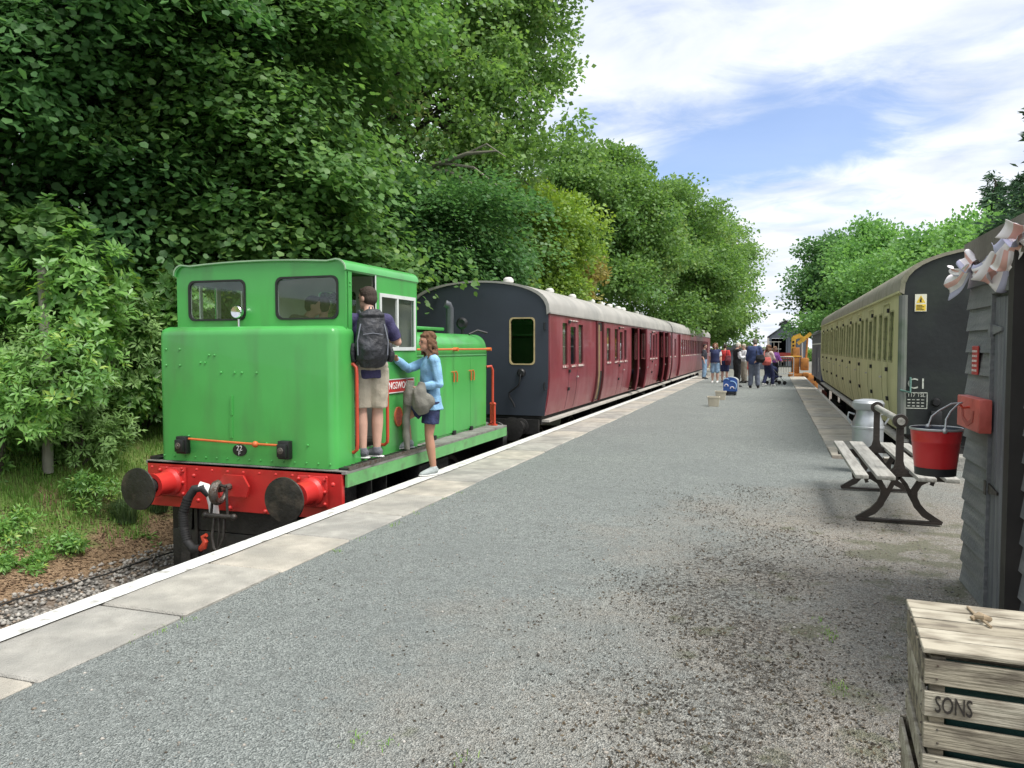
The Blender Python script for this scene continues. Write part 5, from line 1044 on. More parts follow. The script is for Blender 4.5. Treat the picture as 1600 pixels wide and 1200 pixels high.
def sprays(P, D, nleaf, L_, W_, droop=.35, jitter=.5, rise=.0):
    """fan of leaves about each point, laid out along the outward direction and drooping"""
    n = len(P); h = D.copy(); h[:, 2] *= .35; h = unit(h + RNG.normal(scale=.25, size=(n, 3)) * [1, 1, .3]); side = unit(np.cross(h, [0, 0, 1.])); up = np.cross(side, h)
    t = RNG.random((n, nleaf)) ** .8; s = RNG.normal(scale=.42, size=(n, nleaf)) * (1.15 - .6 * t); u = RNG.normal(scale=.12, size=(n, nleaf)); k = RNG.uniform(.6, 1.35, (n, 1))
    pos = P[:, None] + h[:, None] * ((t - .45) * L_ * k)[..., None] + side[:, None] * (s * W_ * k)[..., None] + up[:, None] * ((u - droop * t * t + rise * t) * L_ * k)[..., None]
    tip = h[:, None] * .8 + side[:, None] * (s * 1.2)[..., None] + np.array([0, 0, -.35]) + RNG.normal(scale=jitter * .6, size=(n, nleaf, 3))
    nr = up[:, None] * 1.0 + h[:, None] * .45 + RNG.normal(scale=jitter, size=(n, nleaf, 3)); return pos.reshape(-1, 3), tip.reshape(-1, 3), nr.reshape(-1, 3)
def clumps(P, D, nleaf, rad, jitter=.9):
    n = len(P); o = RNG.normal(size=(n, nleaf, 3)); o *= (RNG.random((n, nleaf, 1)) ** .4) * rad / np.linalg.norm(o, axis=-1, keepdims=True); o[..., 2] *= .75
    pos = P[:, None] + o * RNG.uniform(.6, 1.3, (n, 1, 1)); tip = unit(o) * .7 + D[:, None] * .5 + RNG.normal(scale=jitter * .7, size=o.shape) + [0, 0, -.1]; nr = unit(o) * .5 + D[:, None] * .4 + np.array([0, 0, .6]) + RNG.normal(scale=jitter * .6, size=o.shape)
    return pos.reshape(-1, 3), tip.reshape(-1, 3), nr.reshape(-1, 3)
BARK = mat('grey_brown_bark', (.085, .07, .055), .9, .3, 5, .8, 25, col2=(.11, .12, .075), c2=(.5, .7), s2=3)
def curve_pts(a, b, bend, n=7):
    a, b = np.array(a, float), np.array(b, float); w = RNG.normal(scale=bend, size=3); return [a + (b - a) * t + w * math.sin(math.pi * t) + np.array([0, 0, .10]) * math.sin(math.pi * t) * np.linalg.norm(b - a) for t in np.linspace(0, 1, n)]
LEAFM = {
 'sycamore': rnd_mat('sycamore_leaf', [(0.072, 0.164, 0.046), (0.112, 0.230, 0.066), (0.151, 0.276, 0.079), (0.092, 0.198, 0.066), (0.224, 0.355, 0.092)], .45, .42, .35),
 'deep': rnd_mat('deep_green_leaf', [(0.055, 0.138, 0.050), (0.085, 0.198, 0.066), (0.119, 0.244, 0.079), (0.068, 0.164, 0.059), (0.158, 0.276, 0.092)], .45, .42, .35),
 'ash': rnd_mat('ash_leaf', [(0.104, 0.203, 0.059), (0.150, 0.276, 0.080), (0.197, 0.335, 0.092), (0.126, 0.230, 0.079), (0.276, 0.347, 0.116)], .5, .42, .35),
 'lime': rnd_mat('lime_leaf', [(0.145, 0.264, 0.053), (0.198, 0.329, 0.066), (0.264, 0.382, 0.079), (0.172, 0.289, 0.059)], .5, .35, .4),
 'oakish': rnd_mat('hill_leaf', [(0.092, 0.197, 0.058), (0.134, 0.254, 0.068), (0.173, 0.300, 0.083), (0.116, 0.219, 0.073), (0.230, 0.323, 0.104)], .5, .42, .35),
 'bronze': rnd_mat('bronzed_leaf', [(0.208, 0.197, 0.068), (0.300, 0.254, 0.080), (0.230, 0.276, 0.080), (0.393, 0.300, 0.104)], .5, .42, .35),
 'laurel': rnd_mat('laurel_leaf', [(0.098, 0.224, 0.059), (0.158, 0.329, 0.085), (0.211, 0.395, 0.098), (0.132, 0.276, 0.072), (0.395, 0.527, 0.119)], .36, .36, .45),
 'grey': rnd_mat('sallow_leaf', [(0.119, 0.224, 0.066), (0.185, 0.316, 0.098), (0.238, 0.382, 0.132), (0.145, 0.264, 0.079)], .5, .28, .35),
 'grey0': rnd_mat('sallow_leaf_b', [(0.138, 0.230, 0.116), (0.208, 0.323, 0.150), (0.276, 0.393, 0.185), (0.173, 0.276, 0.126)], .45, .25, .5),
 'hedge': rnd_mat('right_bank_leaf', [(0.116, 0.254, 0.080), (0.162, 0.335, 0.104), (0.208, 0.393, 0.116), (0.138, 0.276, 0.092)], .5, .42, .35),
 'conifer': rnd_mat('conifer_needle', [(0.042, 0.092, 0.050), (0.068, 0.138, 0.068), (0.104, 0.185, 0.092)], .6, .1, .3)}
def tree(name, label, base, lobes, leaf, style, nspray, nleaf, size, trunk_r=.22, group=None, shape=KITE, L_=1.3, W_=.9, view=None, cat='tree', trunk_to=None, limbs=8, inner=.18, droop=.35, extra=None, jitter=.5):
    r = thing(name, base, label, cat, group); top = trunk_to if trunk_to is not None else np.array(max(lobes, key=lambda l: l[0][2])[0])
    tk = B(); pts = curve_pts(base - np.array([0, 0, .3]), top, .25); tk.tube(pts, [trunk_r * (1 - .8 * i / 6) for i in range(7)], 9)
    for c, rr in [lobes[i] for i in RNG.permutation(len(lobes))[:limbs]]:
        a = pts[RNG.integers(1, 5)]; q = curve_pts(a, c, .3); tk.tube(q, [trunk_r * .45 * (1 - .8 * i / 6) for i in range(7)], 7)
        for _ in range(3):
            d = RNG.normal(size=3); d /= np.linalg.norm(d); tk.tube(curve_pts(q[3 + RNG.integers(0, 3)], np.array(c) + d * np.array(rr) * .85, .15, 5), [trunk_r * .16 * (1 - .7 * i / 4) for i in range(5)], 5)
    tk.build('trunk', BARK, r)
    P, D, I = crown_points(lobes, nspray, view, inner, 8 if style == 'spray' else 6, L_ * (.8 if style == 'spray' else 1.5))
    pos, tip, nr = sprays(P, D, nleaf, L_, W_, droop, jitter) if style == 'spray' else clumps(P, D, nleaf, L_)
    n = len(pos); tint = np.clip(np.repeat(RNG.normal(.45, .2, len(P)), nleaf) + RNG.normal(scale=.15, size=n), 0, 1)
    me = leaf_mesh('crown', pos, tip, nr, size * RNG.uniform(.65, 1.25, n), shape, tint); finish(me, 'crown', LEAFM[leaf], r, smooth=False)
    return r
def lob(cx, cy, cz, R_, n, spread=.6, squash=.85, rs=.55):
    """a central ellipsoid broken into n overlapping lobes"""
    out = []
    for i in range(n):
        d = RNG.normal(size=3); d /= np.linalg.norm(d); out.append((np.array([cx, cy, cz]) + d * R_ * spread * np.array([1, 1, squash]), np.array([1, 1, squash]) * R_ * rs * RNG.uniform(.75, 1.2)))
    return out
def lobpx(items):
    """lobes from picture places with their own distance: (u, v, Y, radius in metres)"""
    return [(aty(u, v, y), np.array([r, r, r * .8]) * .9) for u, v, y, r in items]
def gz(x, y): return float(height(x, y))
VW = np.array([.75, -.55, -.1]); VW /= np.linalg.norm(VW)
G1 = 'broadleaf trees along the left bank'
# big sycamores close to the track on the left
def T(name, label, bx, by, items, **k):
    tree(name, label, np.array([bx, by, gz(bx, by)]), lobpx(items), group=G1, view=VW, **k)
T('sycamore_tree', 'dark sycamore filling the top left corner, its boughs hanging closest to the camera', -12.6, 8.6, [(60, 60, 9.0, 2.0), (180, 20, 9.6, 1.9), (-60, 180, 8.6, 2.2), (120, 190, 9.4, 1.7), (40, 300, 8.8, 1.5), (230, 130, 10.0, 1.5), (-80, -30, 8.8, 2.4), (150, -80, 9.6, 2.2), (300, 40, 10.4, 1.5), (-40, 380, 8.6, 1.2), (170, 300, 9.6, 1.3)], leaf='deep', style='spray', nspray=560, nleaf=95, size=.108, shape=MAPLE, L_=1.3, W_=.85, trunk_r=.28)
T('sycamore_tree', 'broad sycamore with layered leafy boughs directly above the locomotive cab', -12.9, 12.6, [(330, 110, 11.4, 1.6), (420, 170, 11.6, 1.5), (370, 250, 11.2, 1.5), (470, 260, 11.8, 1.4), (290, 220, 11.0, 1.3), (410, 330, 11.6, 1.3), (300, 340, 11.2, 1.2), (510, 340, 12.2, 1.2), (250, 380, 11.0, 1.0), (440, 60, 12.2, 1.7), (320, -20, 12, 2.0), (480, -50, 12.8, 2.0), (560, 400, 12.6, .9), (380, 400, 11.6, .9)], leaf='sycamore', style='spray', nspray=680, nleaf=95, size=.104, shape=MAPLE, L_=1.25, W_=.8, trunk_r=.26)
T('ash_tree', 'tall olive-green ash with a bare crooked limb, between the sycamore and the sky', -12.2, 19.0, [(620, 90, 17.5, 2.2), (720, 60, 18.5, 2.0), (560, 170, 17, 1.8), (680, 190, 17.5, 2.0), (770, 180, 18.5, 1.5), (600, 280, 17, 1.7), (790, 260, 18.2, 1.2), (540, 40, 18, 2.0), (640, -30, 18.5, 2.3), (760, -20, 19, 1.9), (820, 20, 19.2, .9), (800, 110, 19, 1.0), (830, 190, 19, .7), (700, 130, 18, 2.0), (740, 300, 18, 1.2)], leaf='ash', style='clump', nspray=580, nleaf=100, size=.128, L_=.6, trunk_r=.3, shape=KITE, limbs=12)
T('sycamore_tree', 'shadowed sycamore with drooping dark leaves just behind the dark coach end', -11.6, 16.2, [(560, 310, 14.2, 1.1), (640, 330, 15, 1.3), (700, 350, 15.4, 1.2), (620, 400, 14.6, 1.1), (680, 420, 15.2, 1.0), (740, 400, 16, .9), (580, 450, 14.2, .7), (520, 390, 13.6, .8)], leaf='deep', style='spray', nspray=460, nleaf=115, size=.10, shape=KITE, L_=1.1, W_=.7, trunk_r=.2)
T('lime_tree', 'bright yellow-green young tree beside the coach roof', -9.4, 22.0, [(830, 350, 20.5, 1.1), (850, 400, 20.8, 1.0), (800, 430, 20, .8), (845, 320, 21.2, .9), (870, 440, 21.2, .7), (885, 400, 21.6, .7)], leaf='lime', style='clump', nspray=260, nleaf=85, size=.115, L_=.45, trunk_r=.12)
T('bronze_tree', 'small bronzing bush beside the coach roof vents', -8.9, 24.5, [(885, 445, 23.5, .75), (905, 430, 23.8, .65), (900, 465, 23.5, .6)], leaf='bronze', style='clump', nspray=70, nleaf=70, size=.13, L_=.4, trunk_r=.07)
T('oak_tree', 'round-topped green tree rising behind the first coach roof', -11.2, 31.0, [(900, 305, 29, 1.9), (955, 312, 30, 1.8), (930, 360, 29.5, 1.9), (995, 340, 31, 1.7), (890, 380, 28, 1.5), (880, 275, 29.5, 1.5), (950, 430, 29, 1.4), (1010, 400, 31, 1.6), (925, 268, 30.5, 1.2), (975, 285, 31, 1.1)], leaf='oakish', style='clump', nspray=480, nleaf=105, size=.135, L_=.62, trunk_r=.28, limbs=8)
T('oak_tree', 'dense green tree sloping down to the second coach, right of the round-topped tree', -11.5, 43.0, [(1030, 335, 41, 2.0), (1025, 390, 40, 2.2), (1070, 390, 43, 1.9), (1000, 450, 38, 1.8), (1060, 440, 41, 2.2), (1100, 440, 44, 2.0), (1080, 365, 44, 1.3), (1040, 490, 39, 1.3)], leaf='oakish', style='clump', nspray=480, nleaf=110, size=.165, L_=.75, trunk_r=.28)
T('oak_tree', 'green tree low above the far coach roof at the bend of the bank', -10.4, 58.0, [(1105, 420, 56, 2.2), (1112, 470, 56, 2.0), (1100, 490, 54, 1.8), (1122, 505, 58, 1.5), (1085, 470, 54, 1.8), (1110, 385, 58, 1.7), (1110, 522, 56, 1.4)], leaf='ash', style='clump', nspray=420, nleaf=90, size=.21, L_=.9, trunk_r=.25)
T('wispy_tree', 'tall wispy tree with open twigs against the sky, last on the left bank', -7.2, 84.0, [(1122, 365, 80, 1.8), (1150, 385, 82, 1.6), (1162, 425, 84, 1.5), (1140, 360, 82, 1.2), (1166, 460, 84, 1.1), (1148, 450, 82, 1.7), (1140, 495, 84, 1.6), (1130, 420, 80, 2.0), (1172, 405, 84, 1.0)], leaf='ash', style='clump', nspray=230, nleaf=40, size=.24, L_=.9, trunk_r=.25, limbs=9, inner=.3)
# second row behind, closing the gaps
for j, (bx, by, hh, lab) in enumerate(((-19, 9, 12, 'dark tree deep in the wood at far left'), (-18, 15, 14, 'dark tree standing behind the sycamores'), (-18, 23, 15, 'tall tree standing behind the ash'), (-17, 33, 13, 'tree standing behind the round-topped tree'), (-18, 46, 12, 'tree standing behind the sloping green tree'))):
    tree('wood_tree', lab, np.array([bx, by, gz(bx, by)]), lob(bx, by, hh * .5 + 2.5, hh * .5, 14, .62, 1.05, .5), 'deep' if j < 3 else 'oakish', 'spray', 330, 60, .23, .25, G1, L_=1.8, W_=1.2, view=VW)
# understorey: dark leaves low behind the locomotive
for j, (bx, by, lab) in enumerate(((-11.3, 10.6, 'dark leafy bush under the trees behind the cab'), (-11.4, 13.6, 'shaded bush under the trees, right of the cab'), (-11.0, 17.2, 'shaded bush beside the dark coach end'), (-10.4, 27, 'dark bush behind the first coach'), (-10.5, 36, 'bush behind the far end of the first coach'), (-10, 47, 'bush behind the second coach'))):
    tree('woodland_bush', lab, np.array([bx, by, gz(bx, by)]), lob(bx, by, gz(bx, by) + 1.7, 2.0, 9, .6, .8, .5), 'deep' if j < 3 else 'ash', 'spray', 220, 80, .13, .08, 'bushes under the trees', L_=1.0, W_=.7, view=VW, cat='bush')
# bare crooked limb on the ash
tk = B(); A = [aty(*p) for p in ((590, 275, 16.2), (650, 265, 16), (690, 255, 15.9), (730, 240, 15.8), (775, 236, 15.8))]; tk.tube(A, [.09, .075, .06, .045, .02], 8); tk.tube([A[1], aty(700, 268, 15.9), aty(735, 285, 15.8), aty(750, 310, 15.8)], [.06, .045, .03, .015], 7); tk.tube([A[2], aty(740, 262, 15.8), aty(790, 300, 15.7)], [.04, .03, .012], 6); tk.tube([A[3], aty(760, 225, 15.8), aty(790, 245, 15.8)], [.03, .02, .01], 6); tk.tube([A[0], aty(560, 300, 16.4), aty(530, 330, 17)], [.09, .1, .12], 8)
tk.build('dead_limb', mat('pale_bark', (.20, .19, .15), .9, .2, 6), bpy.data.objects['ash_tree'])
# laurel-like shrubs on the bank
def shrub(name, label, u, v, X, rx, rz, leaf, nros, nl=9, size=.16, cat='shrub', group='evergreen shrubs on the bank', shape=LANCE):
    c = atx(u, v, X); base = np.array([c[0], c[1], gz(c[0], c[1])]); r = thing(name, base, label, cat, group)
    lobes = [(c + RNG.normal(size=3) * [rx * .45, rx * .5, rz * .4], np.array([rx, rx, rz]) * RNG.uniform(.5, .75)) for _ in range(9)]
    st = B()
    for l_ in lobes: st.tube(curve_pts(base - [0, 0, .2], l_[0], .12), [q_ * min(1, rx * 1.1) * (.35 if rx < .4 else 1) for q_ in (.03, .027, .024, .02, .016, .012, .008)], 6)
    st.build('stems', BARK, r)
    P, D, I = crown_points(lobes, nros, None, .25); ax = unit(D * .7 + [0.12, -.05, .55] + RNG.normal(scale=.25, size=D.shape)); n = len(P)
    a = unit(np.cross(ax, RNG.normal(size=ax.shape))); bb_ = np.cross(ax, a); th = (2 * np.pi * np.arange(nl) / nl)[None] + RNG.uniform(0, 6, (n, 1)); el = RNG.uniform(.1, .75, (n, nl))
    rad = a[:, None] * np.cos(th)[..., None] + bb_[:, None] * np.sin(th)[..., None]; tip = rad * np.cos(el)[..., None] + ax[:, None] * np.sin(el)[..., None] + [0, 0, -.12]; nr = ax[:, None] * np.cos(el)[..., None] - rad * np.sin(el)[..., None] + RNG.normal(scale=.15, size=tip.shape)
    pos = P[:, None] + tip * .02 - ax[:, None] * (RNG.random((n, nl)) * .10)[..., None]; pos = pos.reshape(-1, 3); m_ = len(pos)
    tint = np.clip(np.repeat(RNG.normal(.45, .22, n), nl) + RNG.normal(scale=.12, size=m_), 0, 1)
    finish(leaf_mesh('foliage', pos, tip.reshape(-1, 3), nr.reshape(-1, 3), size * RNG.uniform(.7, 1.2, m_), shape, tint), 'foliage', LEAFM[leaf], r, smooth=False); return r
LSH = (LANCE[0] * np.array([1.35, 1, 1]), LANCE[1])
shrub('laurel_shrub', 'bright laurel shrub touching the left side of the locomotive cab', 225, 480, -9.6, 1.0, .9, 'laurel', 1116, size=.125, shape=LSH)
shrub('laurel_shrub', 'tall yellow-green laurel shrub to the right of the fence post', 150, 470, -9.9, 1.0, .85, 'laurel', 1152, size=.125, shape=LSH)
shrub('laurel_shrub', 'darker laurel shrub low beside the locomotive nose', 215, 580, -9.3, .85, .75, 'laurel', 936, size=.125, shape=LSH)
shrub('sallow_shrub', 'grey-green sallow shrub below the fence post', 90, 560, -9.2, .9, .9, 'grey', 1000, 8, .095)
shrub('sallow_shrub', 'grey-green sallow shrub hanging low over the grass bank', 110, 650, -8.9, .75, .6, 'grey', 800, 8, .095)
shrub('laurel_shrub', 'leafy shrub at the left edge, left of the fence post', -10, 470, -9.6, .9, .9, 'laurel', 936, size=.125, shape=LSH)
shrub('sallow_shrub', 'green shrub cut off by the left edge below the fence post', -15, 620, -8.9, .8, .8, 'laurel', 850, 8, .105)
shrub('laurel_shrub', 'yellow-green laurel shrub seen through the left cab window', 345, 480, -9.7, 1.1, 1.0, 'laurel', 936, size=.125, shape=LSH)
shrub('laurel_shrub', 'dark laurel shrub hidden behind the locomotive nose', 300, 560, -9.3, .9, .8, 'laurel', 630, size=.125, shape=LSH)
shrub('sycamore_sapling', 'sycamore sapling with broad leaves at the left edge, above the shrubs', 10, 405, -9.8, .7, .7, 'sycamore', 520, 7, .11, shape=MAPLE)
# low weeds at the foot of the bank
for j, (u, v, w, lab) in enumerate(((215, 845, .22, 'leafy weed clump under the left buffer'), (100, 853, .18, 'rounded weed clump on the brown litter'), (55, 875, .13, 'small weed sprig left of the rounded clump'), (20, 830, .30, 'bushy weed at the left edge of the bank'), (10, 880, .2, 'low weed at the left edge near the rail'), (150, 760, .3, 'weed clump high on the grass bank'))):
    X_ = -7.75 - (.5 if v < 840 else 0); r = shrub('bank_weed', lab, u, v, X_, w, w * .7, 'laurel', 90 if w < .25 else 150, 8, .07, 'weed', 'weeds at the foot of the bank')
# grass: blades on the bank (uncountable) and arching tufts
def blades(name, label, px, py, pz, hgt, wid, cols, lean=.6):
    n = len(px); a = RNG.uniform(0, 6.28, n); d = np.stack([np.cos(a), np.sin(a), np.zeros(n)], 1) * (RNG.random((n, 1)) * lean) * hgt[:, None]; b0 = np.stack([px, py, pz], 1); s = np.stack([-np.sin(a), np.cos(a), np.zeros(n)], 1) * wid
    m1 = b0 + d * .35 + np.stack([0 * a, 0 * a, hgt * .65], 1); t1 = b0 + d + np.stack([0 * a, 0 * a, hgt * (1 - .35 * np.linalg.norm(d, axis=1) / np.maximum(hgt, .01))], 1)
    V = np.stack([b0 - s, b0 + s, m1 - s * .7, m1 + s * .7, t1], 1).reshape(-1, 3); i = 5 * np.arange(n); T_ = np.concatenate([np.stack([i, i + 1, i + 3], 1), np.stack([i, i + 3, i + 2], 1), np.stack([i + 2, i + 3, i + 4], 1)]); r = RNG.random(n)
    o = finish(fast_mesh(name, V, T_, np.concatenate([r, r, r])), name, cols, smooth=False); return tag(o, label, 'grass', kind='stuff')
GRS = rnd_mat('bank_grass', [(.14, .29, .06), (.19, .37, .08), (.25, .42, .10), (.30, .42, .13), (.19, .33, .08)], .6, .3)
n = 85000; px = RNG.uniform(-10.2, -7.6, n); py = RNG.uniform(4.0, 13, n); dn = np.clip((-px - 7.8 + .5 * wob(px, py, 1.9, 1.)) / .5, 0, 1) * np.clip(.75 + .5 * wob(px, py, 2.7, 5.), .25, 1); kp = RNG.random(n) < dn; px, py = px[kp], py[kp]
blades('bank_grass', 'rough green grass covering the foot of the bank', px, py, height(px, py) - .01, RNG.uniform(.03, .13, len(px)), .0055, GRS)
TUF = rnd_mat('tuft_grass', [(.07, .13, .05), (.11, .18, .08), (.15, .22, .10), (.09, .15, .06)], .5, .3)
for u, v, lab in ((245, 800, 'arching pale grass tuft right below the left buffer'), (285, 790, 'arching pale grass tuft beside the vacuum hose'), (195, 805, 'smaller grass tuft behind the left buffer')):
    c = atx(u, v, -7.95); n = 500; a = RNG.uniform(0, 6.28, n); rr = RNG.random(n) ** .5 * .13; zc = gz(c[0], c[1])
    o = blades('grass_tuft', lab, c[0] + rr * np.cos(a), c[1] + rr * np.sin(a), np.full(n, zc - .02), RNG.uniform(.22, .42, n), .005, TUF, 1.1); o['category'] = 'grass tuft'; o['kind'] = 'stuff'
# bark and twig litter on the brown strip
n = 9000; px = RNG.uniform(-8.5, -7.1, n); py = RNG.uniform(4.0, 10, n); p = np.stack([px, py, height(px, py) + .008], 1)
tag(flakes('bark_litter', p, RNG.uniform(.01, .035, n), rnd_mat('bark_scrap', [(.09, .055, .035), (.19, .12, .07), (.28, .19, .12), (.14, .085, .05)]), .35, .4), 'brown bark and leaf litter along the outer rail', 'litter', kind='stuff')
# small grass in the platform joints
for cnt, xr, yr in ((160, (-3.12, -3.02), (3.0, 7.5)), (220, (-.6, .35), (1.6, 2.4)), (120, (-1.6, -.6), (1.5, 2.6)), (90, (.2, .4), (3.6, 4.6))):
    cx_, cy_ = RNG.uniform(*xr, cnt // 14 + 1), RNG.uniform(*yr, cnt // 14 + 1); i = RNG.integers(0, len(cx_), cnt); px = cx_[i] + RNG.normal(scale=.025, size=cnt); py = cy_[i] + RNG.normal(scale=.03, size=cnt)
    blades('platform_grass', 'tiny grass sprouting through the platform gravel', px, py, platz(px, py) - .004, RNG.uniform(.01, .035, cnt), .0022, GRS, 1.4)
# right-hand bank: hedge trees behind the cream coach, conifers
G2 = 'trees on the right bank'; VR = np.array([-.3, -.9, 0]); 
def TR_(name, label, bx, by, items, **k): tree(name, label, np.array([bx, by, gz(bx, by)]), lobpx(items), group=G2, **k)
TR_('hedge_tree', 'dark-edged tree at the left end of the right bank, beside the sky gap', 6.5, 56, [(1292, 470, 52, 1.5), (1312, 425, 52, 1.8), (1300, 505, 52, 1.4), (1318, 400, 54, 1.8), (1315, 480, 52, 2.1), (1340, 450, 54, 2.2), (1345, 385, 56, 1.5), (1276, 500, 52, .7), (1272, 465, 53, .6)], leaf='deep', style='clump', nspray=400, nleaf=90, size=.19, L_=.85, trunk_r=.25)
TR_('hedge_tree', 'bright green tree behind the cream coach, in the middle of the right bank', 7.0, 38, [(1360, 425, 34, 1.4), (1390, 400, 34, 1.5), (1352, 470, 33, 1.3), (1380, 460, 33, 1.6), (1420, 430, 34, 1.4), (1335, 500, 33, 1.0), (1370, 385, 35, 1.1), (1400, 470, 33, 1.3)], leaf='hedge', style='clump', nspray=420, nleaf=95, size=.14, L_=.6, trunk_r=.2)
TR_('hedge_tree', 'bright green hedge tree just above the dark coach end', 7.6, 26, [(1440, 430, 23, 1.1), (1480, 410, 22, 1.0), (1520, 408, 22, .9), (1560, 388, 21, .9), (1460, 460, 22, 1.0), (1600, 385, 20, .9), (1500, 385, 23, .7), (1545, 400, 20, .9), (1650, 380, 20, 1.0)], leaf='hedge', style='clump', nspray=420, nleaf=90, size=.105, L_=.45, trunk_r=.15)
for u, v, Y_, hh, lab in ((1690, 50, 13.5, 7.5, 'dark conifer whose branch tips reach in at the upper right edge'), (1556, 275, 25, 6.2, 'small conifer with drooping tip above the hut roof'), (1596, 280, 25, 6.0, 'conifer at the right edge beside the drooping-tipped one')):
    tp_ = aty(u, v, Y_); base = np.array([tp_[0], tp_[1], gz(tp_[0], tp_[1])]); r = thing('conifer_tree', base, lab, 'conifer', 'conifers on the right bank'); H_ = tp_[2] - base[2]
    tk = B().tube([base - [0, 0, .2], base + [0, 0, H_ * .6], tp_ - [0, 0, .15], tp_ + [-.12, 0, .02]], [.14, .08, .03, .008], 8); P, Dd = [], []
    for k in range(190):
        t = RNG.random() ** .8; zc = base[2] + H_ * (.1 + .9 * (1 - t)); a = RNG.uniform(0, 6.28); ln_ = (.15 + 1.9 * t * (.42 if Y_ > 20 else 1.2)) * RNG.uniform(.7, 1.1); d = np.array([math.cos(a), math.sin(a), .12]); e = np.array([tp_[0], tp_[1], zc]) + d * ln_ - [0, 0, .25 * ln_]
        tk.tube([np.array([tp_[0], tp_[1], zc]), np.array([tp_[0], tp_[1], zc]) + d * ln_ * .6, e], [.016, .01, .004], 5)
        for q in np.linspace(.15, 1, int(6 + ln_ * 9)): P.append(np.array([tp_[0], tp_[1], zc]) * (1 - q) + e * q + [0, 0, .1 * math.sin(3.1 * q)]); Dd.append(d)
    tk.build('trunk', BARK, r); P, Dd = np.array(P), np.array(Dd); nl = 11; o_ = RNG.normal(scale=.06, size=(len(P), nl, 3)); tip = Dd[:, None] + RNG.normal(scale=.55, size=o_.shape) + [0, 0, -.25]; pos = (P[:, None] + o_).reshape(-1, 3); n = len(pos)
    finish(leaf_mesh('crown', pos, tip.reshape(-1, 3), RNG.normal(size=(n, 3)), RNG.uniform(.10, .20, n), (LANCE[0] * [.8, 1, 1], LANCE[1]), RNG.random(n)), 'crown', LEAFM['conifer'], r, smooth=False)
# distant tree line closing the horizon
for j, (u, Y_, w, lab) in enumerate(((1165, 150, 6, 'low far-off tree line left of the lamp post'), (1196, 160, 6, 'low far-off trees left of the engine shed'), (1215, 175, 7, 'far-off trees behind the engine shed'), (1140, 130, 6, 'far-off trees behind the wispy tree'), (1255, 150, 6, 'far-off trees right of the engine shed'))):
    c = aty(u, 538, Y_); tree('distant_tree', lab, np.array([c[0], Y_, gz(c[0], Y_)]), lob(c[0], Y_, -.2, w * .55, 9, .9, .35, .5), 'oakish', 'clump', 90, 40, .35, .2, 'far-off trees at the end of the line', L_=.8)
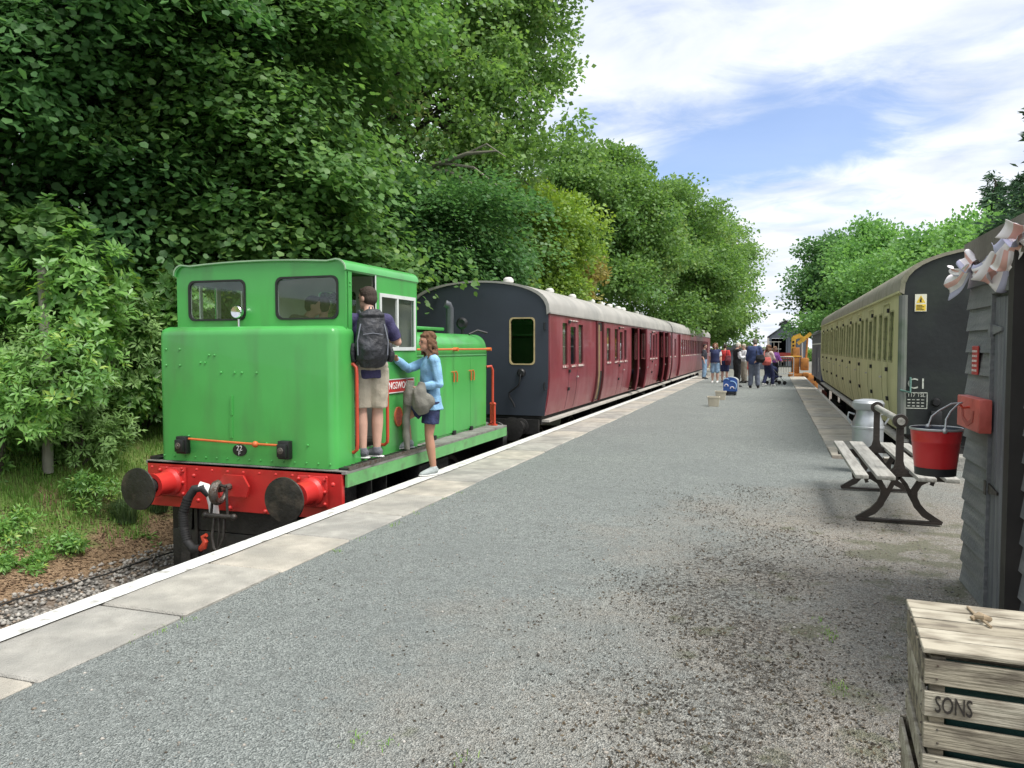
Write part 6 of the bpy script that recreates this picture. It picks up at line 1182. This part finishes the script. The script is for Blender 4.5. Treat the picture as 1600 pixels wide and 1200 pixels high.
# ------------------------------------------------------------ people
def cloth(name, c, var=.12): return mat(name, c, .85, var, 9, .35, 55)
SKIN = mat('skin', (.56, .34, .26), .5, .06, 12, .05, 80, spec=.35); SKINT = mat('tanned_skin', (.46, .245, .165), .5, .06, 12, .05, 80, spec=.35)
DEF = dict(pelvis=(0, 0, .95), waist=(0, .005, 1.09), chest=(0, .0, 1.29), neck=(0, -.015, 1.475), head=(0, .025, 1.635),
           shL=(-.175, -.01, 1.41), elL=(-.235, -.03, 1.13), wrL=(-.235, .05, .89), shR=(.175, -.01, 1.41), elR=(.235, -.03, 1.13), wrR=(.235, .05, .89),
           hipL=(-.085, 0, .92), knL=(-.10, .02, .50), anL=(-.105, -.02, .085), hipR=(.085, 0, .92), knR=(.10, .02, .50), anR=(.105, -.02, .085))
def person(label, loc, rz, H, pose=None, top=None, sleeve=.45, bottom=None, leg=1.0, shoe=None, hair=(.06, .04, .03), hairstyle='short', skin=SKIN, build_=1.0, vox=.025, hem=0., footyaw=0., headyaw=0., vest=None, collar=None, flare=0., sole=None, group=None, skirt=False, headtilt=0.):
    s = H / 1.75; J = {k: Vector(v) for k, v in DEF.items()}
    for k, v in (pose or {}).items(): J[k] = Vector(v)
    root = thing('person', loc, label, 'person', group, rz); W_ = build_
    def torso(b, g, lo=-.1, hi=1.0):
        P = [J['pelvis'] + Vector((0, 0, lo)), J['pelvis'], J['waist'], J['chest'], J['chest'].lerp(J['neck'], .55), J['neck'] - Vector((0, 0, .01))]; r = [(.15, .105), (.168, .12), (.148, .108), (.168, .122), (.15, .095), (.065, .062)]
        b.tube(P, [((x + g) * W_, (y + g) * W_ * (1.0 if W_ < 1.1 else 1.15)) for x, y in r], 20)
        for k in 'LR': b.sph(J['sh' + k] * 1.0, .062 + g, 12, 8); b.tube([J['sh' + k], J['chest'].lerp(J['neck'], .6)], [.06 + g, .07 + g], 12)
    def limb(b, a, m, e, rad, g, t0=0., t1=1., fl=0.):
        A, M_, E = J[a], J[m], J[e]; pts = [A, A.lerp(M_, .5), M_, M_.lerp(E, .35), E]; ts = [0, .25, .5, .675, 1.]
        def at(t):
            for i in range(4):
                if t <= ts[i + 1] + 1e-9: f = (t - ts[i]) / (ts[i + 1] - ts[i]); return pts[i].lerp(pts[i + 1], f), rad[i] + (rad[i + 1] - rad[i]) * f
            return pts[4], rad[4]
        T_ = [t0] + [t for t in ts if t0 < t < t1] + [t1]; q = [at(t) for t in T_]; b.tube([p for p, r in q], [(r + g) * (W_ ** .5) + fl * (i / (len(q) - 1)) for i, (p, r) in enumerate(q)], 14)
        for p, r in q[1:-1]: b.sph(p, r * W_ ** .5 + g, 12, 8)
    ARM = [.055, .049, .041, .041, .028]; LEG = [.092, .08, .056, .06, .038]
    b = B(); torso(b, 0)
    for k in 'LR':
        limb(b, 'sh' + k, 'el' + k, 'wr' + k, ARM, 0); limb(b, 'hip' + k, 'kn' + k, 'an' + k, LEG, 0)
        w, e = J['wr' + k], J['el' + k]; d = (w - e).normalized(); ref = Vector((1, 0, 0)) if k == 'R' else Vector((-1, 0, 0)); sd = d.cross(Vector((0, 1, .2)) if abs(d.z) > .6 else Vector((0, 0, 1))).normalized()
        nn = sd.cross(d)
        b.tube([w - d * .02, w + d * .03, w + d * .085], [(.022, .03), (.020, .040), (.016, .040)], 10)
        if vox < .012:
            for i, fl_ in enumerate((.062, .075, .072, .055)):
                o = sd * (-.03 + .02 * i); p0 = w + d * .075 + o; p1 = p0 + d * fl_ * .55 + nn * .006; p2 = p1 + d * fl_ * .45 + nn * .022; b.tube([p0, p1, p2], [.0095, .009, .0075], 8)
            t0 = w + d * .03 - sd * .03; b.tube([t0, t0 - sd * .022 + d * .028, t0 - sd * .026 + d * .058 + nn * .012], [.012, .011, .009], 8)
        else: b.tube([w + d * .075, w + d * .12 + nn * .01, w + d * .16 + nn * .03], [(.013, .037), (.012, .034), (.009, .025)], 8)
        a = J['an' + k]; fy = Vector((math.sin(footyaw) * (1 if k == 'R' else 1), math.cos(footyaw), 0)); b.tube([a, a + Vector((0, 0, -.03)) + fy * .03, a + Vector((0, 0, -.055)) + fy * .12], [.038, .04, .03], 10)
    hd = J['head']; Rh = Matrix.Rotation(headyaw, 4, 'Z') @ Matrix.Rotation(headtilt, 4, 'X')
    def hp(x, y, z): return hd + (Rh @ Vector((x, y, z)))
    b.tube([J['neck'] + Vector((0, .0, -.06)), J['neck'], hp(0, -.015, -.06)], [.07, .057, .052], 12)
    def ell(b, c, r, n=14, m=10):
        t = B(); t.sph((0, 0, 0), r, n, m); t.b.transform(Matrix.Translation(c) @ Rh); me = bpy.data.meshes.new('x'); t.b.to_mesh(me); t.b.free(); b.b.from_mesh(me); bpy.data.meshes.remove(me)
    ell(b, hp(0, 0, .025), (.074, .094, .092)); ell(b, hp(0, .028, -.045), (.056, .062, .062)); ell(b, hp(0, .068, -.085), (.026, .022, .02)); ell(b, hp(0, .097, -.012), (.013, .018, .022)); ell(b, hp(0, .09, .012), (.010, .014, .025)); ell(b, hp(0, .083, -.055), (.024, .012, .012)); ell(b, hp(0, .085, .038), (.045, .012, .012))
    for k in (-1, 1): ell(b, hp(k * .077, -.008, -.005), (.010, .022, .032))
    S4 = Matrix.Diagonal((s, s, s, 1))
    def out(bb, name, mt, v=vox, sm=3, parent=root):
        me = remesh(bb, v, sm); (ruffle(me, .0055 if vox < .012 else .007, 17., len(label)) if name in ('top', 'shorts', 'trousers') else None); me.transform(S4); o = bpy.data.objects.new(name, me); link(o); me.materials.append(mt); me.shade_smooth(); o.parent = parent; return o
    body = out(b, 'body', skin, vox, 3)
    for k in (-1, 1):
        e = B(); c = hp(k * .032, .083, .012) * s; e.sph(c, .011 * s, 8, 6); e.build('eye', mat('eye_dark', (.03, .02, .02), .2), body, world=False)
    if top is not None:
        b = B(); torso(b, .012, -.08 - hem)
        if hem > .05: P = J['pelvis']; b.tube([P + Vector((0, 0, .02)), P + Vector((0, 0, -.08 - hem))], [(.185 * W_, .135 * W_), (.19 * W_ + flare, .145 * W_ + flare)], 20)
        for k in 'LR': limb(b, 'sh' + k, 'el' + k, 'wr' + k, ARM, .013, 0, sleeve, .012 if sleeve < .6 else .003)
        t_o = out(b, 'top', top, vox, 3)
        if collar is not None:
            c = B(); n_ = J['neck']; c.tube([n_ + Vector((0, .0, -.025)), n_ + Vector((0, 0, .02))], [(.083, .083), (.066, .07)], 16); out(c, 'collar', collar, min(vox, .012), 1)
        if vest is not None:
            b = B(); torso(b, .024, -.07); out(b, 'waistcoat', vest, vox, 3)
    if bottom is not None:
        b = B(); P = J['pelvis']; b.tube([P + Vector((0, 0, -.10)), P, P.lerp(J['waist'], .55)], [(.16 * W_, .118 * W_), (.182 * W_, .134 * W_), (.166 * W_, .124 * W_)], 20)
        for k in 'LR': limb(b, 'hip' + k, 'kn' + k, 'an' + k, [.098, .088, .07, .07, .055], .012, 0, leg, flare if leg < .7 else .004)
        if skirt: b.tube([P, P + Vector((0, 0, -.45))], [(.18, .13), (.24, .18)], 20)
        out(b, 'shorts' if leg < .7 else 'trousers', bottom, vox, 3)
    for k in 'LR':
        a = J['an' + k]; fy = Vector((math.sin(footyaw), math.cos(footyaw), 0)); z0 = a.z - .085; b = B(); h0 = Vector((a.x, a.y, z0)) - fy * .06
        b.tube([h0 + Vector((0, 0, .05)), h0 + fy * .05 + Vector((0, 0, .062)), h0 + fy * .13 + Vector((0, 0, .05)), h0 + fy * .21 + Vector((0, 0, .036)), h0 + fy * .262 + Vector((0, 0, .03))], [(.036, .03), (.05, .042), (.042, .046), (.03, .046), (.012, .028)], 14); b.tube([a + Vector((0, 0, .03)), a - Vector((0, 0, .04))], [.046, .05], 12)
        sh = out(b, 'shoe', shoe or BLACK, .012 if vox < .012 else .02, 2)
        b = B(); b.tube([h0 - fy * .022 + Vector((0, 0, .012)), h0 + fy * .05 + Vector((0, 0, .012)), h0 + fy * .14 + Vector((0, 0, .012)), h0 + fy * .22 + Vector((0, 0, .013)), h0 + fy * .275 + Vector((0, 0, .018))], [(.012, .028), (.012, .042), (.012, .046), (.012, .046), (.010, .026)], 14); out(b, 'sole', sole or shoe or BLACK, .010 if vox < .012 else .02, 1, sh)
    hm = mat('hair_%d_%d_%d' % tuple(int(c * 100) for c in hair), hair, .7, .35, 60, .8, 150)
    b = B()
    if hairstyle != 'bald':
        ell(b, hp(0, -.016, .045), (.083, .094, .086)); ell(b, hp(0, -.04, .0), (.078, .072, .075)); ell(b, hp(0, .04, .085), (.06, .05, .03))
        if hairstyle in ('bob', 'curly', 'long'):
            rr = random.Random(3); n_ = 150 if hairstyle == 'curly' else 60
            for i in range(n_):
                a = rr.uniform(R(-112), R(112)) + R(-90); z = rr.uniform(-.20, .07) if hairstyle != 'bob' else rr.uniform(-.11, .07); rad = .092 + .03 * max(0, -z * 4) ** .5 + rr.uniform(-.01, .014)
                ell(b, hp(rad * .92 * math.cos(a), rad * math.sin(a) * .95 - .012, z), (.019, .019, .024) if hairstyle == 'curly' else (.03, .03, .045), 7, 5)
            for i in range(40 if hairstyle == 'curly' else 0):
                a = rr.uniform(0, 6.28); t = rr.uniform(.3, 1.3); ell(b, hp(.088 * math.cos(a) * math.sin(t), .098 * math.sin(a) * math.sin(t) - .02, .05 + .085 * math.cos(t)), (.02, .02, .02), 7, 5)
        out(b, 'hair', hm, (.008 if hairstyle == 'short' else .0095) if vox < .012 else .017, 1)
    else:
        b.tube([hp(-.076, -.01, .0), hp(-.06, -.07, .0), hp(0, -.095, .005), hp(.06, -.07, .0), hp(.076, -.01, .0)], [.02, .03, .035, .03, .02], 8); out(b, 'hair', hm, .012, 1)
    return root
# the man standing in the cab doorway
NAVT = cloth('navy_purple_tee', (.045, .04, .105)); BEIGE = cloth('beige_shorts_cloth', (.42, .37, .29)); GREYS = cloth('grey_canvas_shoe', (.13, .13, .15)); WSOLE = cloth('white_sole', (.7, .7, .68))
man_loc = (-4.055, 7.235, FP + .036)
person('man in navy T-shirt, beige shorts and black backpack standing in the cab doorway', man_loc, R(36), 1.82, dict(elR=(.30, .06, 1.19), wrR=(.20, .27, 1.24), elL=(-.24, .10, 1.15), wrL=(-.16, .32, 1.2), head=(-.01, .05, 1.63), anL=(-.075, .0, .085), anR=(.075, .06, .085), knL=(-.085, .02, .5), knR=(.085, .05, .5)), NAVT, .42, BEIGE, .47, GREYS, (.05, .032, .022), 'short', SKIN, 1.06, .0095, .05, R(-50), R(40), flare=.018, sole=WSOLE)
# backpack
PK = mat('black_backpack_cloth', (.022, .023, .028), .6, .3, 14, .7, 28, col2=(.045, .048, .058), c2=(.5, .7), s2=6); PKG = mat('pack_grey_trim', (.16, .17, .20), .6, .2, 12)
bp = thing('backpack', (man_loc[0], man_loc[1], 1.0), 'black hiking backpack with grey trim worn by the man in the cab doorway', 'backpack', rz=R(36))
def lump(items, vox, name, mt, parent, sm=4):
    b = B()
    for it in items: it(b)
    me = remesh(b, vox, sm); ruffle(me, .008, 22. if 'pack' in name else 16., 1.); o = bpy.data.objects.new(name, me); link(o); me.materials.append(mt); me.shade_smooth(); o.parent = parent; return o
zb = man_loc[2] - 1.0
lump([lambda b: b.tube([(0, -.215, zb + .98), (0, -.235, zb + 1.06), (0, -.24, zb + 1.22), (0, -.225, zb + 1.38), (0, -.205, zb + 1.50), (0, -.19, zb + 1.545)], [(.12, .05), (.165, .095), (.175, .11), (.16, .10), (.13, .075), (.07, .04)], 20), lambda b: b.tube([(0, -.30, zb + 1.06), (0, -.315, zb + 1.16), (0, -.30, zb + 1.30)], [(.10, .04), (.12, .055), (.09, .04)], 16)], .010, 'pack_body', PK, bp)
lump([lambda b: b.tube([(0, -.20, zb + 1.46), (0, -.23, zb + 1.53), (0, -.22, zb + 1.56)], [(.13, .07), (.135, .08), (.08, .05)], 16)], .010, 'pack_lid', PK, bp)
for s_ in (-1, 1):
    B().tube([(s_ * .10, -.15, zb + 1.52), (s_ * .11, -.06, zb + 1.555), (s_ * .115, .03, zb + 1.52), (s_ * .125, .12, zb + 1.42), (s_ * .14, .13, zb + 1.25), (s_ * .17, .03, zb + 1.1), (s_ * .165, -.14, zb + 1.05)], [(.022, .008)] * 7, 8).build('shoulder_strap', PKG, bp, world=False)
    B().tube([(s_ * .15, -.30, zb + 1.10), (s_ * .155, -.31, zb + 1.25), (s_ * .12, -.29, zb + 1.42)], .007, 6).build('side_cord', PKG, bp, world=False)
    lump([lambda b: b.tube([(s_ * .19, -.2, zb + 1.03), (s_ * .20, -.2, zb + 1.12), (s_ * .185, -.2, zb + 1.22)], [(.03, .05), (.035, .06), (.02, .04)], 12)], .012, 'side_pocket', PK, bp)
B().tube([(-.02, -.17, zb + 1.56), (-.015, -.18, zb + 1.60), (.015, -.18, zb + 1.60), (.02, -.17, zb + 1.56)], .008, 6).build('grab_loop', PKG, bp, world=False)
B().tube([(-.1, -.335, zb + 1.31), (0, -.345, zb + 1.325), (.1, -.335, zb + 1.31)], .004, 6).build('zip', PKG, bp, world=False)
# woman stepping between platform and locomotive
HOOD = cloth('pale_blue_hoodie', (.24, .45, .66), .22); NSH = cloth('navy_print_shorts', (.022, .03, .085), .5); TRN = cloth('grey_trainer', (.36, .40, .40), .2)
wl = (-3.80, 8.21, .008)
wpose = dict(elR=(.13, .25, 1.31), wrR=(-.08, .44, 1.44), elL=(-.235, -.06, 1.13), wrL=(-.17, .16, 1.10), anL=(-.06, -.02, .085), knL=(-.085, .04, .50), hipL=(-.085, 0, .92), anR=(.16, .24, .40), knR=(.12, .30, .70), head=(0, .04, 1.63), pelvis=(0, 0, .95))
person('woman with curly brown hair in pale blue hoodie stepping up from the platform edge', wl, R(128), 1.66, wpose, HOOD, .97, NSH, .33, TRN, (.16, .075, .035), 'curly', SKINT, .96, .0092, .06, R(-22), R(14), flare=.02, sole=WSOLE)
# grey jacket and bag carried over her arm
GJ = cloth('grey_jacket_cloth', (.17, .165, .14), .2)
gj = thing('grey_jacket', (wl[0], wl[1], .3), 'grey jacket with a hanging sleeve carried over the arm of the woman in blue', 'jacket', rz=R(122)); zj = -.3
lump([lambda b: b.tube([(-.20, .12, zj + 1.10), (-.23, .16, zj + .98), (-.235, .13, zj + .84), (-.21, .10, zj + .74)], [(.05, .045), (.07, .085), (.08, .105), (.05, .065)], 14), lambda b: b.tube([(-.17, .24, zj + 1.12), (-.19, .27, zj + .98), (-.18, .28, zj + .84)], [(.04, .04), (.05, .06), (.03, .05)], 12), lambda b: b.sph((-.22, .08, zj + .88), (.07, .10, .10), 14, 10)], .010, 'folds', GJ, gj)
lump([lambda b: b.tube([(-.13, .27, zj + 1.0), (-.12, .29, zj + .8), (-.12, .30, zj + .6), (-.12, .29, zj + .40), (-.12, .29, zj + .32)], [(.05, .05), (.055, .05), (.05, .042), (.045, .04), (.036, .034)], 14)], .010, 'sleeve', GJ, gj)
ph = thing('phone', (wl[0] - .25, wl[1] - .25, 1.05), 'small black phone held by the woman in blue', 'phone', rz=R(112))
B().box(-.035, .035, -.005, .005, -.06, .06, .004).build('body', BLACK, ph, world=False); ph.location = (Matrix.Rotation(R(112), 3, 'Z') @ Vector((-.16, .25, 0))) + Vector(wl) + Vector((0, 0, 1.09)); ph.rotation_euler = (R(-20), R(15), R(112))
# two people inside the cab
c = aty(505, 470, 7.75); person('boy in white T-shirt seen through the right cab window', (c[0], 7.75, FP + .116), R(20), 1.68, None, cloth('white_tee', (.7, .72, .74)), .42, cloth('jeans_dark', (.05, .06, .10)), 1., None, (.07, .05, .035), 'short')
c = aty(462, 470, 7.55); person('man in khaki shirt leaning in the cab beside the boy', (c[0], 7.62, FP + .116), R(-70), 1.74, dict(chest=(0, .06, 1.29), neck=(0, .10, 1.46), head=(0, .17, 1.58), wrL=(-.2, .3, 1.2), elL=(-.25, .08, 1.15)), cloth('khaki_shirt', (.22, .20, .15)), .95, cloth('dark_trousers', (.03, .03, .035)), 1., None, (.05, .04, .035), 'short')
# group farther along the platform
GP = 'people gathered on the platform'
WSH = cloth('white_shirt', (.72, .73, .76)); BLK = cloth('black_cloth', (.012, .012, .014)); NVY = cloth('navy_cloth', (.025, .035, .10)); JEAN = cloth('grey_jean', (.13, .15, .20)); DEN = cloth('pale_denim', (.22, .34, .48)); RED = cloth('red_tee', (.52, .04, .04)); PUR = cloth('purple_top', (.36, .12, .46)); PNK = cloth('cream_top', (.62, .52, .47)); RDJ = cloth('coral_bag_cloth', (.55, .12, .10))
def at_(u, v): q = atz(u, v); return (q[0], q[1], .0 - .012)
person('woman in navy vest and pale denim shorts facing the camera, leftmost of the group', at_(1117, 598), R(175), 1.70, dict(wrL=(-.26, .06, .92)), WSH, .4, DEN, .52, WSOLE, (.22, .10, .05), 'bob', SKIN, 1.12, group=GP, vest=NVY, flare=.03)
person('person in red T-shirt and navy shorts seen from behind', at_(1132, 597), R(-10), 1.66, None, RED, .45, NVY, .5, GREYS, (.04, .025, .02), 'short', SKIN, 1.08, group=GP, flare=.02)
person('white-haired man in white shirt, black waistcoat and black trousers looking right', at_(1151, 604), R(-62), 1.72, dict(elL=(-.24, .04, 1.15), wrL=(-.14, .27, 1.17), elR=(.24, .04, 1.15), wrR=(.12, .28, 1.18), head=(0, .06, 1.61)), WSH, .97, BLK, 1., BLACK, (.68, .64, .55), 'short', SKIN, 1.06, group=GP, vest=BLK)
person('person in white shirt half hidden behind the white-haired man', at_(1162, 598), R(120), 1.66, dict(wrL=(-.14, .28, 1.1), elL=(-.24, .05, 1.14)), WSH, .97, cloth('stone_trousers', (.30, .27, .22)), 1., BLACK, (.55, .5, .42), 'short', SKIN, 1.06, group=GP)
person('tall man in navy jacket and grey jeans seen from behind, head bowed', at_(1178, 606), R(-8), 1.86, dict(chest=(0, .03, 1.29), neck=(0, .06, 1.47), head=(0, .12, 1.60), elR=(.25, .03, 1.13), wrR=(.12, -.12, .98), wrL=(-.26, .12, .95), anL=(-.13, 0, .085), anR=(.13, 0, .085)), cloth('navy_jacket', (.035, .055, .14)), .97, JEAN, 1., BLACK, (.16, .14, .12), 'short', SKIN, 1.16, group=GP, hem=.04)
person('bare-legged person in dark top partly hidden left of the tall man', at_(1168, 597), R(40), 1.58, None, NVY, .45, RDJ, .35, GREYS, (.08, .05, .03), 'bob', SKIN, 1., group=GP)
person('woman in cream top and navy trousers mid-stride right of the tall man', at_(1200, 603), R(-40), 1.62, dict(anL=(-.06, -.22, .12), knL=(-.09, .0, .50), anR=(.08, .18, .085), knR=(.1, .16, .50), elR=(.22, .1, 1.15), wrR=(.14, .3, 1.1)), PNK, .6, cloth('navy_leggings', (.022, .028, .08)), 1., WSOLE, (.18, .09, .05), 'long', SKIN, 1.02, group=GP)
person('person in purple top pushing the pushchair at the right of the group', at_(1210, 597), R(-140), 1.56, dict(elR=(.22, .12, 1.12), wrR=(.16, .34, 1.02), elL=(-.22, .12, 1.12), wrL=(-.16, .34, 1.02)), PUR, .9, cloth('dark_leggings', (.02, .02, .03)), 1., BLACK, (.33, .18, .10), 'long', SKIN, 1.04, group=GP)
person('person in dark top standing close against the far maroon coach', (-3.15, 38.0, -.012), R(-100), 1.68, None, cloth('charcoal_top', (.03, .03, .04)), .5, DEN, 1., BLACK, (.05, .03, .03), 'short', SKIN, 1.05, group=GP)
# bags of the group, pushchair
q = at_(1133, 597); bg_ = thing('shoulder_bag', (q[0] + .12, q[1] - .2, .75), 'dark maroon shoulder bag on the back of the person in red', 'bag')
lump([lambda b: b.tube([(0, 0, 0), (0, -.02, .18), (0, 0, .40)], [(.10, .05), (.14, .09), (.10, .05)], 14)], .015, 'bag_body', cloth('maroon_bag', (.14, .03, .04)), bg_); B().tube([(-.05, .02, .38), (-.06, .1, .62), (-.04, .2, .66)], .012, 6).build('strap', BLK, bg_, world=False)
q = at_(1178, 606); bg_ = thing('shoulder_bag', (q[0] + .2, q[1] - .22, .95), 'black bag held behind the back of the tall man', 'bag')
lump([lambda b: b.tube([(0, 0, 0), (.02, -.02, .12), (0, 0, .28)], [(.14, .05), (.18, .08), (.13, .05)], 14)], .015, 'bag_body', BLK, bg_); B().tube([(-.1, .02, .26), (-.12, .06, .4), (-.15, .12, .5)], .012, 6).build('strap', BLK, bg_, world=False)
q = at_(1198, 603); bg_ = thing('shoulder_bag', (q[0] - .02, q[1] - .2, .82), 'coral red bag slung at the hip of the striding woman', 'bag')
lump([lambda b: b.tube([(0, 0, 0), (0, -.02, .14), (0, 0, .30)], [(.15, .06), (.19, .09), (.14, .05)], 14)], .015, 'bag_body', RDJ, bg_); B().tube([(-.1, .02, .28), (-.08, .12, .5), (-.03, .2, .58)], .012, 6).build('strap', RDJ, bg_, world=False)
q = at_(1210, 600); pc = thing('pushchair', (q[0] + .05, q[1] - .3, -.012), 'small navy folding pushchair beside the person in purple', 'pushchair', rz=R(-60))
B().box(-.18, .18, -.15, .18, .30, .36, .02).build('seat', NVY, pc, world=False); B().beam((0, -.14, .33), (0, -.32, .72), .36, .04, (1, 0, 0)).build('backrest', NVY, pc, world=False)
for s_ in (-1, 1):
    B().tube([(s_ * .2, -.40, .95), (s_ * .2, -.30, .72), (s_ * .2, .28, .10)], .014, 8).build('frame_tube', GALV, pc, world=False); B().tube([(s_ * .2, .12, .40), (s_ * .2, -.28, .08)], .014, 8).build('frame_tube', GALV, pc, world=False)
    for yy in (-.28, .28): B().lathe((s_ * .2, yy, .08), [(0, -.02), (.07, -.025), (.08, 0), (.07, .025), (0, .02)], 16, 'x').build('wheel', RUB, pc, world=False)
lump([lambda b: b.sph((0, -.12, .62), (.2, .16, .14), 14, 10)], .02, 'hood', NVY, pc)
